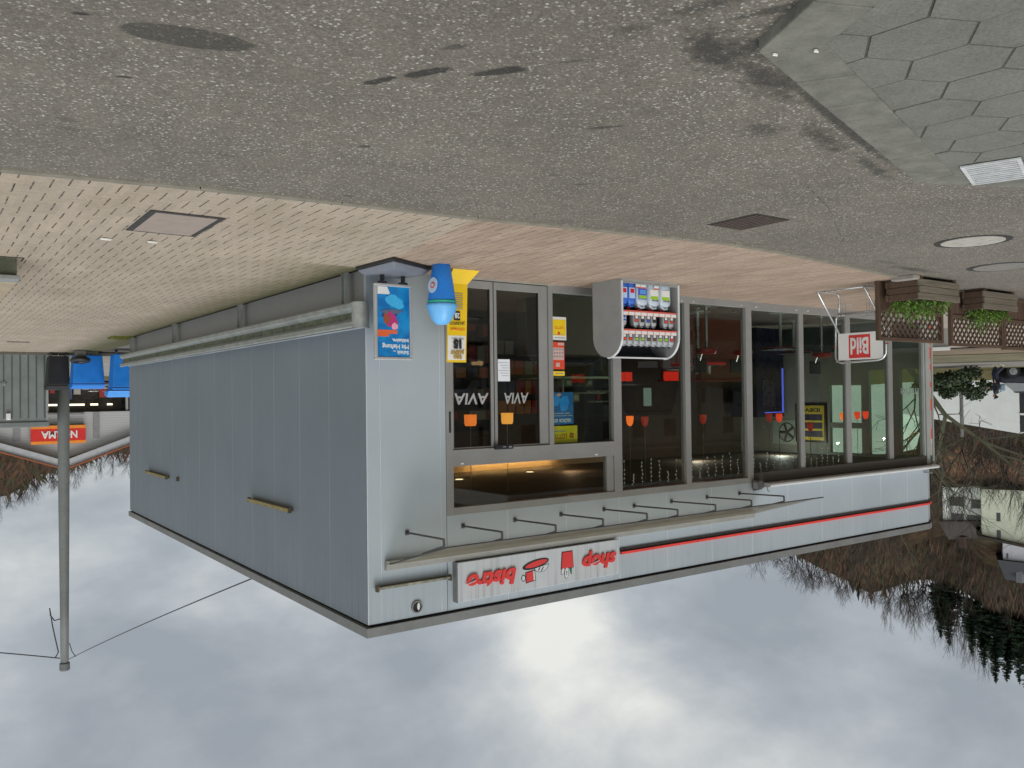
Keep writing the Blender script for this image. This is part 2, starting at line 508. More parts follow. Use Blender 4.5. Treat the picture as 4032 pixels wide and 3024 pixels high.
def text_mesh(txt, size, extrude, bold=0.0, shear=0.0, align='LEFT', space=1.0):
    cu = bpy.data.curves.new('t', 'FONT'); cu.body = txt; cu.size = size; cu.extrude = extrude
    cu.offset = bold; cu.shear = shear; cu.align_x = align; cu.space_character = space; cu.resolution_u = 3
    ob = bpy.data.objects.new('t', cu); col.objects.link(ob)
    dg = bpy.context.evaluated_depsgraph_get()
    me = bpy.data.meshes.new_from_object(ob.evaluated_get(dg))
    bpy.data.objects.remove(ob); bpy.data.curves.remove(cu)
    return me


def add_text(mb, txt, o, right, up, size, extrude=0.002, width=None, **k):
    """write into an MB: o origin of the baseline start, right and up unit vectors of the writing plane"""
    me = text_mesh(txt, size, extrude, **k)
    rt, uu = Vector(right).normalized(), Vector(up).normalized(); nn = rt.cross(uu)
    vs = [v.co.copy() for v in me.vertices]
    if not vs: return mb
    x0 = min(v.x for v in vs); x1 = max(v.x for v in vs)
    sx = width / (x1 - x0) if width else 1.0
    base = x0 if k.get('align', 'LEFT') == 'LEFT' else 0
    mb.add([Vector(o) + rt * ((v.x - base) * sx) + uu * v.y + nn * (v.z + extrude) for v in vs], [list(p.vertices) for p in me.polygons])
    bpy.data.meshes.remove(me)
    return mb


XR, ZU, YR = (1, 0, 0), (0, 0, 1), (0, 1, 0)

# common materials
grey_frame = paint('grey_aluminium_frame', (0.27, 0.27, 0.26), 0.42, 0.1, 0.07, 2.0)
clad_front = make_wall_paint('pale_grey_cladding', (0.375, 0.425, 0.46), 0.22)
clad_side = make_wall_paint('cladding_shaded_side', (0.180, 0.213, 0.243), 0.40)  # same paint as the front, darkened here for the shaded side
trim_grey = paint('roof_trim_grey', (0.20, 0.205, 0.20), 0.55, 0.1, 0.15, 1.5)
black = paint('black_plastic', (0.014, 0.014, 0.016), 0.45, 0, 0.3)
dark = paint('dark_gap', (0.02, 0.02, 0.02), 0.9)
galv = paint('galvanised_steel', (0.33, 0.35, 0.33), 0.5, 0.35, 0.22, 5.0)
galv_moss = paint('mossy_galvanised_steel', (0.115, 0.13, 0.085), 0.8, 0.0, 0.5, 9.0)
white = paint('white_paint', (0.72, 0.72, 0.70), 0.45, 0, 0.05)
chrome = paint('chrome_wire', (0.6, 0.6, 0.6), 0.28, 0.9, 0.1)
red = paint('red_paint', (0.62, 0.035, 0.03), 0.4, 0, 0.1)
yellow = paint('yellow_print', (0.85, 0.60, 0.02), 0.45, 0, 0.06)
paperw = paint('white_paper', (0.74, 0.77, 0.82), 0.7, 0, 0.04)
blackink = paint('black_ink', (0.02, 0.02, 0.02), 0.6, 0, 0.1)
redink = paint('red_ink', (0.70, 0.07, 0.03), 0.5, 0, 0.1)
greyink = paint('grey_ink', (0.25, 0.25, 0.27), 0.6)
bluebin = paint('blue_plastic', (0.015, 0.20, 0.66), 0.4, 0, 0.12, 4)
blue_lt = paint('pale_blue_plastic', (0.13, 0.42, 0.78), 0.35, 0, 0.10, 4)
gla_front = glass('shop_glass', (0.84, 0.88, 0.85), 0.95)
gla_end = glass('end_wall_glass', (0.80, 0.91, 0.82), 0.5)
asphalt = make_asphalt()

# ------------------------------------------------------------------ ground
def flat(name, poly, z, m, **k):
    mb = MB(); mb.add([(x, y, z) for x, y in poly], [list(range(len(poly)))])
    return struct(name, mb, m, **k)


earth = NT('open_ground'); _n = earth.noise(earth.pos(), 0.4, 6, 0.7)
earth_m = earth.bsdf(earth.ramp(_n, (0.3, (0.13, 0.115, 0.095)), (0.7, (0.21, 0.19, 0.165))), 0.95, spec=0.2)
flat('ground', [(-900, -900), (900, -900), (900, 900), (-900, 900)], -0.03, earth_m)
flat('asphalt_forecourt', [(-30, -34), (14, -34), (14, -2.6), (4.25, -2.6), (4.25, -2.78), (4.08, -2.79), (2.8, -3.0), (1.71, -3.12), (0.45, -3.22), (-0.7, -3.38), (-1.86, -3.52), (-2.6, -3.58), (-3.65, -3.52), (-4.4, -3.42), (-5.88, -3.24), (-6.7, -3.10), (-7.2, -2.6), (-30, -2.6)], 0.0, asphalt)
beige = make_paver('beige_pavers', (0.375, 0.312, 0.243), (0.04, 0.035, 0.028), 0.11, 0.48, 0.065, 0.014, 0.06, moss=(0, 1, 0.95), patchy=0.22)
redpv = make_paver('red_pavers', (0.365, 0.272, 0.208), (0.12, 0.105, 0.08), 0.11, 0.48, 0.085, 0.016, 0.12, patchy=0.35)
KB = [(4.25, -2.77), (4.08, -2.79), (2.8, -3.0), (1.71, -3.12), (0.45, -3.22)]
KR = [(0.45, -3.22), (-0.7, -3.38), (-1.86, -3.52), (-2.6, -3.58), (-3.65, -3.52), (-4.4, -3.42), (-5.88, -3.24), (-6.7, -3.10), (-7.2, -2.6)]
flat('beige_pavement', [(0.06, 0.0)] + [(0.14, -1.2)] + KB[::-1] + [(14, -2.6), (14, 21.6), (-0.5, 21.6), (-0.5, 13.9), (0.06, 13.9)], 0.012, beige)
flat('red_pavement', [(-30, 0.12), (-30, -2.6)] + KR[::-1] + [(0.14, -1.2), (0.06, 0.12)], 0.012, redpv)
kerb_m = paint('kerb_concrete', (0.21, 0.19, 0.15), 0.85, 0, 0.2, 6, 0.3)
mb = MB()
edge = KB[:-1] + KR
for i in range(len(edge) - 1):
    a, b = Vector((*edge[i], 0)), Vector((*edge[i + 1], 0)); d = (b - a); L = d.length; d.normalize(); nrm = Vector((-d.y, d.x, 0))
    if nrm.y > 0: nrm = -nrm
    n_ = max(1, round(L / 0.9))
    for k in range(n_):
        p, q = a + d * (L * k / n_ + .004), a + d * (L * (k + 1) / n_ - .004)
        mb.add([p - nrm * .045 + Vector((0, 0, -.02)), q - nrm * .045 + Vector((0, 0, -.02)), q + nrm * .035 + Vector((0, 0, -.02)), p + nrm * .035 + Vector((0, 0, -.02)),
                p - nrm * .045 + Vector((0, 0, .017)), q - nrm * .045 + Vector((0, 0, .017)), q + nrm * .03 + Vector((0, 0, .017)), p + nrm * .03 + Vector((0, 0, .017))],
               [(0, 3, 2, 1), (4, 5, 6, 7), (0, 1, 5, 4), (1, 2, 6, 5), (2, 3, 7, 6), (3, 0, 4, 7)])
struct('kerb_strip', mb, kerb_m, bevel=0.004)
# trench line and joint lines in the asphalt
crk = paint('crack_filler', (0.10, 0.095, 0.082), 0.9)
mb = MB()
for pts in ([(-2.75, -3.62), (-3.6, -4.2), (-3.3, -4.45)], [(-3.55, -4.28), (-1.9, -5.2), (-1.1, -5.55)], [(-3.9, -3.52), (-5.6, -4.3)]):
    for (x0, y0), (x1, y1) in zip(pts[:-1], pts[1:]):
        n_ = 22; prev = None
        for k in range(n_ + 1):
            t_ = k / n_; p = Vector((x0 + (x1 - x0) * t_ + random.uniform(-.003, .003), y0 + (y1 - y0) * t_ + random.uniform(-.003, .003), .004))
            if prev is not None and random.random() < .82:
                dd = (p - prev).normalized(); nn = Vector((-dd.y, dd.x, 0)) * random.uniform(.0015, .004)
                mb.add([prev - nn, p - nn, p + nn, prev + nn], [(0, 1, 2, 3)])
            prev = p
struct('asphalt_cracks', mb, crk)
# back lane behind the shop
lane = paint('pale_lane_concrete', (0.26, 0.24, 0.205), 0.9, 0, 0.15, 0.6)
flat('rear_lane', [(-60, 21.6), (30, 21.6), (30, 62), (-60, 62)], 0.006, lane)
mb = MB()
for k in range(16): mb.box(4.2 - k * .9, 4.2 - k * .9 - .86, 21.45, 21.7, 0, .10)
struct('rear_kerb', mb, paint('dark_kerb', (0.12, 0.11, 0.09), 0.9, 0, 0.2, 5), bevel=.01)

# traffic island: kerb stones and hexagonal slabs
ISL = [Vector((1.45, -7.08, 0)), Vector((-1.53, -6.19, 0)), Vector((-2.35, -6.58, 0)), Vector((-5.2, -7.9, 0)), Vector((-5.2, -13, 0)), Vector((2.95, -13, 0)), Vector((2.35, -9.3, 0)), Vector((1.67, -7.52, 0))]


def inset(poly, d):
    n = len(poly); out = []
    cen = sum(poly, Vector()) / n
    for i in range(n):
        p0, p1, p2 = poly[i - 1], poly[i], poly[(i + 1) % n]
        d1, d2 = (p1 - p0).normalized(), (p2 - p1).normalized()
        n1, n2 = Vector((-d1.y, d1.x, 0)), Vector((-d2.y, d2.x, 0))
        if n1.dot(cen - p1) < 0: n1, n2 = -n1, -n2
        bis = (n1 + n2).normalized()
        out.append(p1 + bis * (d / max(.3, bis.dot(n1))))
    return out


ISI = inset(ISL, .27)
slab_t = NT('island_slab'); _p = slab_t.pos()
_a = slab_t.noise(_p, 70, 4, .7); _b = slab_t.noise(_p, 1.4, 5, .6); _c = slab_t.noise(_p, 7, 5, .7)
_cc = slab_t.ramp(_a, (.3, (.12, .12, .102)), (.7, (.205, .203, .178)))
_cc = slab_t.mix(1.0, _cc, slab_t.ramp(_b, (.3, .80), (.7, 1.12)), 'MULTIPLY')
_cc = slab_t.mix(slab_t.ramp(_c, (.52, 0.), (.78, .45)), _cc, (.09, .085, .06))
slab_m = slab_t.bsdf(_cc, .85, 0, slab_t.bump(_a, .4, .003), spec=.3)
kst_m = paint('island_kerb_stone', (0.165, 0.162, 0.135), 0.85, 0, 0.25, 7, 0.35)


def clip(poly, conv):
    out = list(poly); n = len(conv); cen = sum(conv, Vector()) / n
    for i in range(n):
        a, b = conv[i], conv[(i + 1) % n]; d = b - a; nn = Vector((-d.y, d.x, 0))
        if nn.dot(cen - a) < 0: nn = -nn
        res = []
        for j in range(len(out)):
            p, q = out[j], out[(j + 1) % len(out)]
            dp, dq = nn.dot(p - a), nn.dot(q - a)
            if dp >= 0: res.append(p)
            if dp * dq < 0: res.append(p + (q - p) * (dp / (dp - dq)))
        out = res
        if len(out) < 3: return []
    return out


mb = MB(); rng = random.Random(3)
side = .245; ang = R(-6)
for i in range(-14, 26):
    for j in range(-16, 26):
        lx = (i + (j % 2) * .5) * side * math.sqrt(3); ly = j * side * 1.5
        c = Vector((.95 - lx * math.cos(ang) + ly * math.sin(ang), -7.56 - lx * math.sin(ang) - ly * math.cos(ang), 0))
        if c.x < -5.6 or c.x > 3.2 or c.y < -13.2: continue
        hx = [c + Vector((math.cos(ang + R(30 + 60 * k)), math.sin(ang + R(30 + 60 * k)), 0)) * (side - .0045) for k in range(6)]
        pl = clip(hx, ISI)
        if len(pl) < 3: continue
        pl = [p + (c - p) * .012 for p in pl]
        tz = .052 + rng.uniform(-.003, .003)
        top = [Vector((p.x, p.y, tz + (p.x - c.x) * rng.uniform(-.006, .006))) for p in pl]
        mb.prism([Vector((p.x, p.y, .0)) for p in pl], (0, 0, 0), (0, 0, tz))
struct('island_paving', mb, slab_m, bevel=.004)
mb = MB()
mb.add([(p.x, p.y, .047) for p in inset(ISL, .03)], [list(range(len(ISL)))])
struct('island_bed', mb, paint('joint_dirt', (.085, .08, .06), .95, 0, .35, 12))
mb = MB()
for i in range(len(ISL)):
    a, b = ISL[i], ISL[(i + 1) % len(ISL)]; ai, bi = ISI[i], ISI[(i + 1) % len(ISL)]
    L = (b - a).length; n_ = max(1, round(L / .42)); ts = [0]
    for k in range(1, n_): ts.append((k + rng.uniform(-.22, .22)) / n_)
    ts.append(1)
    for k in range(n_):
        if i == 4 or i == 3: continue
        t0, t1 = ts[k] + .004 / L, ts[k + 1] - .004 / L
        q = [a.lerp(b, t0), a.lerp(b, t1), ai.lerp(bi, t1), ai.lerp(bi, t0)]
        zt = .056 + rng.uniform(-.002, .003)
        mb.prism([Vector((p.x, p.y, -.02)) for p in q], (0, 0, 0), (0, 0, zt + .02))
struct('island_kerb', mb, kst_m, bevel=.008)

# grates and covers
iron = paint('cast_iron', (0.055, 0.05, 0.046), 0.6, 0.5, 0.3, 20)
steel_lt = paint('bright_grate_steel', (0.60, 0.61, 0.60), 0.5, 0.15, 0.15, 12)
g = thing('drain_grate', (-1.5, -6.8, .05), 'bright steel slotted drain grate set in the grey hexagonal slabs', 'drain grate')
ga, gb = Vector((-.95, .32, 0)).normalized(), Vector((.32, .95, 0)).normalized()
go_ = Vector((-1.30, -6.62, .058))
mb = MB()
Wg, Hg = .62, .36


def gp(u, v, z=0): return go_ + ga * u - gb * v + Vector((0, 0, z))


def gbar(m_, u0, u1, v0, v1, z0, z1):
    m_.prism([gp(u0, v0, z0), gp(u1, v0, z0), gp(u1, v1, z0), gp(u0, v1, z0)], (0, 0, 0), (0, 0, z1 - z0))


gbar(mb, 0, Wg, 0, .025, 0, .012); gbar(mb, 0, Wg, Hg - .025, Hg, 0, .012); gbar(mb, 0, .025, .025, Hg - .025, 0, .0121); gbar(mb, Wg - .025, Wg, .025, Hg - .025, 0, .0121)
gbar(mb, Wg / 2 - .012, Wg / 2 + .012, .025, Hg - .025, 0, .0119)
mb.build('rim', steel_lt, g)
mb = MB()
for k in range(9):
    u = .07 + k * (Wg - .14) / 8
    if abs(u - Wg / 2) < .02: continue
    mb = MB(); gbar(mb, u - .012, u + .012, .025, Hg - .025, .001, .0105); mb.build('slot_bar', steel_lt, g)
mb = MB(); gbar(mb, .01, Wg - .01, .01, Hg - .01, -.006, -.0002); mb.build('sump', dark, g)

g = thing('gully_grate', (-1.8, -4.42, 0), 'dark rusty slotted gully grate sunk in the asphalt near the red paving', 'drain grate')
mb = MB(); mb.box(-2.05, -1.56, -4.70, -4.13, -.01, .0045); mb.build('sump', paint('grate_shadow', (.03, .026, .023), .8, 0, .2), g)
for k in range(8):
    mb = MB(); x = -1.59 - k * .058; mb.box(x, x - .036, -4.68, -4.15, .0046, .011); mb.build('slot_bar', paint('rusty_iron', (0.085, 0.062, 0.05), 0.75, 0.2, 0.3, 20), g)


def cover(cx, cy, r, label, mlid):
    g = thing('manhole_cover', (cx, cy, 0), label, 'manhole cover', 'round manhole covers in the asphalt')
    mb = MB(); mb.lathe((cx, cy, -.01), [(r * 1.22, 0), (r * 1.22, .013), (r * 1.04, .0135), (r * 1.03, .0125)], 40); mb.build('frame_ring', iron, g)
    mb = MB(); mb.lathe((cx, cy, -.01), [(r, 0.0), (r, .018), (r * .93, .019), (r * .91, .0175)], 40)
    for k in range(6):
        t_ = k * math.pi / 3; mb.obox((cx + math.cos(t_) * r * .55, cy + math.sin(t_) * r * .55, .009), (.05, .03, .004))
    mb.build('lid', mlid, g)


cov_m = paint('concrete_cover', (0.40, 0.375, 0.33), 0.85, 0, 0.12, 8)
cover(-4.72, -5.06, .31, 'pale concrete manhole lid in a dark iron ring, nearer one beyond the island', cov_m)
cover(-6.98, -4.35, .34, 'faint grey manhole cover worn into the asphalt before the wooden planters', paint('worn_cover', (0.2, 0.19, 0.17), 0.85, 0, 0.12, 8))
g = thing('hatch_cover', (2.64, -1.59, .012), 'pinkish rectangular inspection hatch in a dark rim among the beige pavers', 'hatch cover')
h4 = [Vector((2.93, -1.05, 0)), Vector((2.98, -2.05, 0)), Vector((2.36, -2.13, 0)), Vector((2.30, -1.12, 0))]
h4 = [Vector((2.95, -1.08, 0)), Vector((2.95, -2.08, 0)), Vector((2.33, -2.08, 0)), Vector((2.33, -1.08, 0))]
hi = inset(h4, .055)
mb = MB(); mb.prism([p + Vector((0, 0, -.01)) for p in h4], (0, 0, 0), (0, 0, .030)); mb.build('rim', paint('hatch_rim', (0.05, 0.047, 0.045), .6, .3, .3, 12), g)
mb = MB(); mb.prism([p + Vector((0, 0, .0)) for p in hi], (0, 0, 0), (0, 0, .024)); mb.build('lid', paint('pink_concrete', (0.30, 0.245, 0.21), .85, 0, .08, 9), g)
mb = MB(); mb.box(1.98, 2.5, 16.2, 16.4, .012, .022)
g = thing('slot_drain', (2.24, 16.3, 0), 'narrow dark slot drain across the beige pavers far behind the shop', 'drain')
mb.build('slot_frame', iron, g)

# small litter: pale dots of chewing gum and leaves
lit = paint('litter_white', (0.75, 0.74, 0.7), .8)
for (x, y, s_, lb) in ((3.02, -.55, .05, 'crumpled white paper scrap on the beige pavers beyond the hatch cover'), (2.62, -.62, .045, 'small torn white paper scrap on beige pavers between hatch and shop wall'),
                       (1.26, -7.25, .014, 'white pebble lying on the hexagonal slabs by the island corner'), (1.38, -7.12, .013, 'white pebble on the kerb stone at the island tip')):
    mb = MB(); pts = []
    for k in range(9):
        t_ = k * 2 * math.pi / 9; rr = s_ * random.uniform(.6, 1.1); pts.append((x + math.cos(t_) * rr * 1.3, y + math.sin(t_) * rr * .6, .02 if x > 2 else .06))
    mb.prism([Vector(p) for p in pts], (0, 0, 0), (0, 0, .012 if x > 2 else .008))
    tag(mb.build('paper_scrap' if x > 2 else 'pebble', lit, origin=(x, y, 0.02)), lb, 'litter')

# ------------------------------------------------------------------ the shop
shop = thing('shop_building', (-6.65, 6.9, 0), 'flat-roofed pale grey metal clad petrol station shop with a long glazed front', 'shop building')
seam_m = paint('seam_light', (0.56, 0.59, 0.62), 0.5, 0, .12, 1.0)
seam_d = paint('seam_dark', (0.20, 0.21, 0.22), 0.6)
# side wall
mb = MB(); ys = [0.0, 1.14, 2.19, 3.24, 4.29, 5.32, 6.37, 7.40, 8.42, 9.47, 10.47, 11.47, 12.54, 13.15, 13.80]
for a, b in zip(ys[:-1], ys[1:]):
    mb.mat(0).box(-.06, 0, a + .006, b - .006, .74, 4.41)
    if b < 13.7: mb.mat(1).box(-.05, .0015, b - .0055, b + .0055, .74, 4.41)
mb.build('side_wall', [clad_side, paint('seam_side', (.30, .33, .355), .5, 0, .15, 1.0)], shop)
mb = MB(); mb.box(-.09, -.03, 0.02, 13.8, 0, .72)
mb.mat(1).box(-.06, .012, 0, 13.8, .722, .738)
mb.build('side_plinth', [make_wall_paint('plinth_grey', (0.25, 0.25, 0.245), .6), seam_m], shop)
# front wall by the corner
mb = MB()
for a, b in ((-.012, -.185), (-.197, -1.054), (-1.066, -1.138)):
    mb.mat(0).box(a, b, 0, .06, 0, 4.41)
mb.mat(1).box(-.185, -.197, .004, .05, 0, 4.41); mb.mat(1).box(-1.054, -1.066, .004, .05, 0, 4.41)
mb.mat(2).box(0, -.012, .002, .012, .74, 4.41)
mb.build('front_wall', [clad_front, seam_m, seam_m], shop)
# fascia over the glazing
xs = [-1.142, -2.12, -3.16, -4.20, -5.23, -6.28, -7.32, -8.33, -9.35, -10.34, -11.34, -12.33, -13.12]
mb = MB()
for a, b in zip(xs[:-1], xs[1:]):
    mb.mat(0).box(a - .005, b + .005, 0, .06, 3.172, 4.41)
    mb.mat(1).box(b + .005, b - .005, -.0015, .05, 3.172, 4.41)
mb.mat(0).prism([Vector((-13.13, 0, 3.172)), Vector((-13.40, .10, 3.172)), Vector((-13.40, .3, 3.172)), Vector((-13.13, .06, 3.172))], (0, 0, 0), (0, 0, 1.238))
mb.box(-13.40, -13.34, .3, 4.6, 3.172, 4.41)
mb.build('fascia', [clad_front, seam_m], shop)
mb = MB()
mb.mat(1).box(-13.38, -.03, .02, 13.77, 4.405, 4.442)
mb.mat(0)
mb.box(-13.15, .03, -.03, .10, 4.445, 4.56); mb.box(-.10, .031, .10, 13.83, 4.445, 4.5601)
mb.prism([Vector((-13.15, -.03, 4.445)), Vector((-13.43, .08, 4.445)), Vector((-13.43, .3, 4.445)), Vector((-13.15, .10, 4.445))], (0, 0, 0), (0, 0, .115))
mb.box(-13.43, -13.3, .3, 13.8, 4.445, 4.5599)
mb.build('roof_trim', [trim_grey, dark], shop)
mb = MB(); mb.box(-13.3, -.1, .1, 13.7, 4.443, 4.50); mb.build('roof', paint('roof_felt', (.08, .08, .08), .9), shop)
# window frames
mb = MB(); y0, y1 = -.012, .10
mb.box(-1.142, -1.25, y0, y1, 0, 3.17)
mb.box(-1.25, -7.372, y0, y1, 3.072, 3.17)
mb.box(-1.25, -4.11, y0, y1, 2.31, 2.53)
mb.box(-2.872, -2.95, y0, y1, 0, 2.31)
mb.box(-3.975, -4.11, y0 + .02, y1, 2.53, 3.072)
mb.box(-4.11, -4.272, y0 - .002, y1, 0, 3.072)
mb.box(-5.69, -5.81, y0, y1, .12, 3.072)
mb.box(-7.22, -7.372, y0 - .002, y1, 0, 3.072)
mb.box(-2.95, -4.11, y0, y1, 0, .12); mb.box(-4.272, -7.22, y0, y1, 0, .12)
mb.box(-7.372, -13.05, .01, y1, 0, .15)
mb.box(-8.76, -8.885, .01, y1, .15, 3.06); mb.box(-10.23, -10.385, .01, y1, .15, 3.06); mb.box(-11.72, -11.87, .01, y1, .15, 3.06)
mb.box(-7.372, -13.05, .012, y1, 3.06, 3.17)
mb.build('window_frame', grey_frame, shop, bevel=.004)
mb = MB()
for x in (-1.36, -3.72): mb = MB(); mb.box(x, x - .045, -.02, -.012, 2.485, 2.505); mb.build('drain_cap', white, shop)
for x in (-4.35, -5.62, -5.9, -7.1, -7.5, -8.65, -9.0, -10.1): mb = MB(); mb.box(x, x - .02, -.018, -.012 if x > -7.3 else .01, .085, .10); mb.build('drain_cap', white, shop)
mb = MB(); mb.box(-1.14, -2.96, -.07, 0.0, 0, .028); mb.build('threshold', paint('worn_threshold', (.36, .34, .29), .6, .2), shop)
# corner post with its layered frames and a red and white strip
cp = MB(); cp.box(-13.05, -13.10, .0, .1, 0, 3.17).box(-13.12, -13.25, -.015, .12, 0, 3.17).box(-13.255, -13.33, .01, .12, 0, 3.17).box(-13.40, -13.45, -.0, .3, .1, 3.12)
cpo = cp.build('corner_post', paint('pale_frame', (.36, .38, .36), .45, .1, .08), shop, bevel=.003)
mb = MB(); rr = random.Random(4); z = .15
while z < 2.95:
    h_ = rr.uniform(.06, .3); mb.mat(rr.choice((0, 0, 1, 2))).box(-13.335, -13.395, .02, .04, z, min(z + h_, 3.0)); z += h_
mb.build('banner_strip', [redink, paint('faded_pink', (.45, .33, .28), .6), paint('pale_print', (.55, .55, .52), .6)], cpo)
# panes of the front
def pane(x0, x1, z0, z1, y=.045, m=gla_front):
    mb = MB(); mb.box(x0, x1, y, y + .008, z0, z1); return mb.build('window_pane', m, shop)
pane(-1.25, -3.975, 2.53, 3.072)
pane(-2.95, -4.11, .12, 2.31)
pane(-4.272, -5.69, .12, 3.072); pane(-5.81, -7.22, .12, 3.072)
pane(-7.372, -8.76, .15, 3.06); pane(-8.885, -10.23, .15, 3.06); pane(-10.385, -11.72, .15, 3.06); pane(-11.87, -13.05, .15, 3.06)
# sliding doors
gask = paint('black_gasket', (.02, .02, .02), .5)
for (x0, x1, sl, sr) in ((-1.255, -1.925, .02, .05), (-1.94, -2.868, .045, .155)):
    dr = MB()
    dr.box(x0, x0 - sl, .015, .06, .035, 2.30); dr.box(x1 + sr, x1, .015, .06, .035, 2.30)
    dr.box(x0 - sl, x1 + sr, .015, .06, .035, .14); dr.box(x0 - sl, x1 + sr, .015, .06, 2.285, 2.30)
    d_ = dr.build('door', grey_frame, shop, bevel=.003)
    mb = MB(); mb.box(x0 - sl, x1 + sr, .034, .042, .14, 2.285); mb.build('glass_panel', gla_front, d_)
    mb = MB(); mb.box(x1 + sr, x1 + sr + .012, .02, .055, .14, 2.285); mb.box(x0 - sl, x0 - sl - .012, .02, .055, .14, 2.285); mb.build('gasket', gask, d_)
mb = MB(); mb.box(-1.926, -1.939, .02, .07, .03, 2.30); mb.build('door_gap', dark, shop)
mb = MB(); mb.box(-1.90, -2.20, -.05, -.012, 2.27, 2.335); so_ = mb.build('door_sensor', black, shop, bevel=.008)
for q in ((-2.02, -2.07, 2.308), (-2.12, -2.17, 2.315)): mb = MB(); mb.box(q[0], q[1], -.053, -.05, 2.295, q[2]); mb.build('sensor_lens', greyink, so_)
mb = MB(); mb.box(-1.185, -1.215, -.016, -.011, 1.80, 2.08); mb.build('lock_slot', dark, shop)
# gutter and painted soffit shade on the left part of the front
mb = MB()
prof = [(-.015, 3.262), (-.12, 3.262), (-.165, 3.25), (-.175, 3.225), (-.165, 3.20), (-.12, 3.188), (-.015, 3.188)]
mb.prism([Vector((-7.62, y, z)) for y, z in prof], (0, 0, 0), (-5.70, 0, 0))
mb.build('gutter', paint('white_gutter', (.56, .57, .56), .35, 0, .05), shop)
mb = MB(); mb.box(-7.375, -13.3, -.012, .005, 3.0, 3.186); mb.build('soffit', paint('soffit_shade_brown', (.055, .045, .037), .8, 0, .15), shop)  # dark strip painting the shade below the gutter
mb = MB(); mb.box(-4.2, -13.12, -.05, 0, 3.995, 4.032); mb.prism([Vector((-13.12, -.05, 3.995)), Vector((-13.40, .05, 3.995)), Vector((-13.38, .10, 3.995)), Vector((-13.12, 0, 3.995))], (0, 0, 0), (0, 0, .037))
rs_ = mb.build('red_stripe', paint('red_light_strip', (.80, .06, .05), .4, 0, .12, 2), shop)
mb = MB(); mb.box(-4.2, -13.12, -.022, 0, 3.945, 3.993); mb.prism([Vector((-13.12, -.022, 3.945)), Vector((-13.40, .08, 3.945)), Vector((-13.38, .10, 3.945)), Vector((-13.12, 0, 3.945))], (0, 0, 0), (0, 0, .048))
mb.build('stripe_dark_band', paint('dark_band_brown', (.045, .04, .035), .8, 0, .3), rs_)  # dark band directly below the red stripe
# round vent outlet
mb = MB(); c = Vector((-.68, -.001, 4.285)); n_ = 28; ring = []
for k in range(n_):
    t_ = 2 * math.pi * k / n_
    for r_, y_ in ((.062, -.02), (.078, -.02), (.082, .0), (.062, .03)): ring.append(c + Vector((math.cos(t_) * r_, y_, math.sin(t_) * r_)))
fs = []
for k in range(n_):
    a = k * 4; b = ((k + 1) % n_) * 4
    fs += [(a, a + 1, b + 1, b), (a + 1, a + 2, b + 2, b + 1), (a, b, b + 3, a + 3)]
mb.add(ring, fs); vt = mb.build('vent_outlet', trim_grey, shop)
mb = MB(); mb.add([c + Vector((math.cos(2 * math.pi * k / n_) * .06, -.004, math.sin(2 * math.pi * k / n_) * .06)) for k in range(n_)], [list(range(n_))]); mb.build('vent_hole', dark, vt)
mb = MB(); mb.add([c + Vector((math.cos(2 * math.pi * k / n_) * .02 - .024, -.008, math.sin(2 * math.pi * k / n_) * .047)) for k in range(n_)], [list(range(n_))]); mb.build('vent_flap', white, vt)
# interior shell
tile_t = NT('shop_floor'); _n = tile_t.noise(tile_t.pos(), 1.5, 4)
tile = tile_t.bsdf(tile_t.ramp(_n, (.3, (.075, .068, .06)), (.7, (.12, .11, .10))), .35)
ceil_t = NT('ribbed_ceiling'); _x = ceil_t.sep(ceil_t.pos())
_w = ceil_t.math('SINE', ceil_t.math('MULTIPLY', _x[1], 42.0))
_w = ceil_t.math('ADD', ceil_t.math('MULTIPLY', _w, .5), .5)
ceil_m = ceil_t.bsdf(ceil_t.mix(_w, (.07, .055, .044), (.15, .118, .092)), .75, 0, ceil_t.bump(_w, .5, .01))
mb = MB(); mb.box(-13.28, -.1, .1, 4.6, -.02, .02); mb.build('shop_floor', tile, shop)
mb = MB(); mb.box(-13.28, -.1, .1, 4.6, 3.10, 3.13); mb.build('shop_ceiling', ceil_m, shop)
inner = paint('inner_wall_grey', (.21, .215, .195), .8, 0, .08, 1.2)
brownw = paint('brown_back_wall', (.075, .048, .034), .8, 0, .35, 2)
mb = MB(); mb.mat(0).box(-12.7, -.1, 4.6, 4.7, 0, 2.82).mat(2).box(-8.2, -.1, 4.6, 4.7, 2.82, 3.13).mat(0).box(-12.7, -8.2, 4.6, 4.7, 2.82, 3.13); mb.mat(1).box(-13.28, -12.7, 4.6, 4.7, 0, 3.13); mb.mat(0).box(-.14, -.1, .1, 4.6, 0, 3.13)
mb.build('inner_wall', [brownw, inner, paint('lit_wall_top', (.62, .47, .30), .8, 0, .05)], shop)  # top of the back wall coloured lighter to carry the cove glow
mb = MB(); mb.mat(1); X0, X1 = -13.38, -13.28
mb.box(X0, X1, .12, 4.6, .66, 1.12)
mb.box(X0, X1, .66, .92, 1.12, 3.172); mb.box(X0, X1, 1.41, 1.60, 1.12, 3.172)
mb.box(X0, X1, 1.60, 2.42, 1.12, 1.44); mb.box(X0, X1, 1.60, 2.42, 2.33, 2.46); mb.box(X0, X1, 2.42, 4.6, 1.12, 3.172)
mb.box(X0, X1, .12, .66, 3.04, 3.172); mb.box(X0, X1, .92, 1.41, 3.04, 3.172); mb.box(X0, X1, 1.60, 2.42, 3.04, 3.172)
mb.mat(0).box(X0, X1, .12, 4.6, 0, .66)
mb.build('end_wall', [paint('teal_dado', (.035, .065, .062), .5, 0, .1), paint('inner_end_wall', (.235, .245, .215), .8, 0, .08, 1.2)], shop)
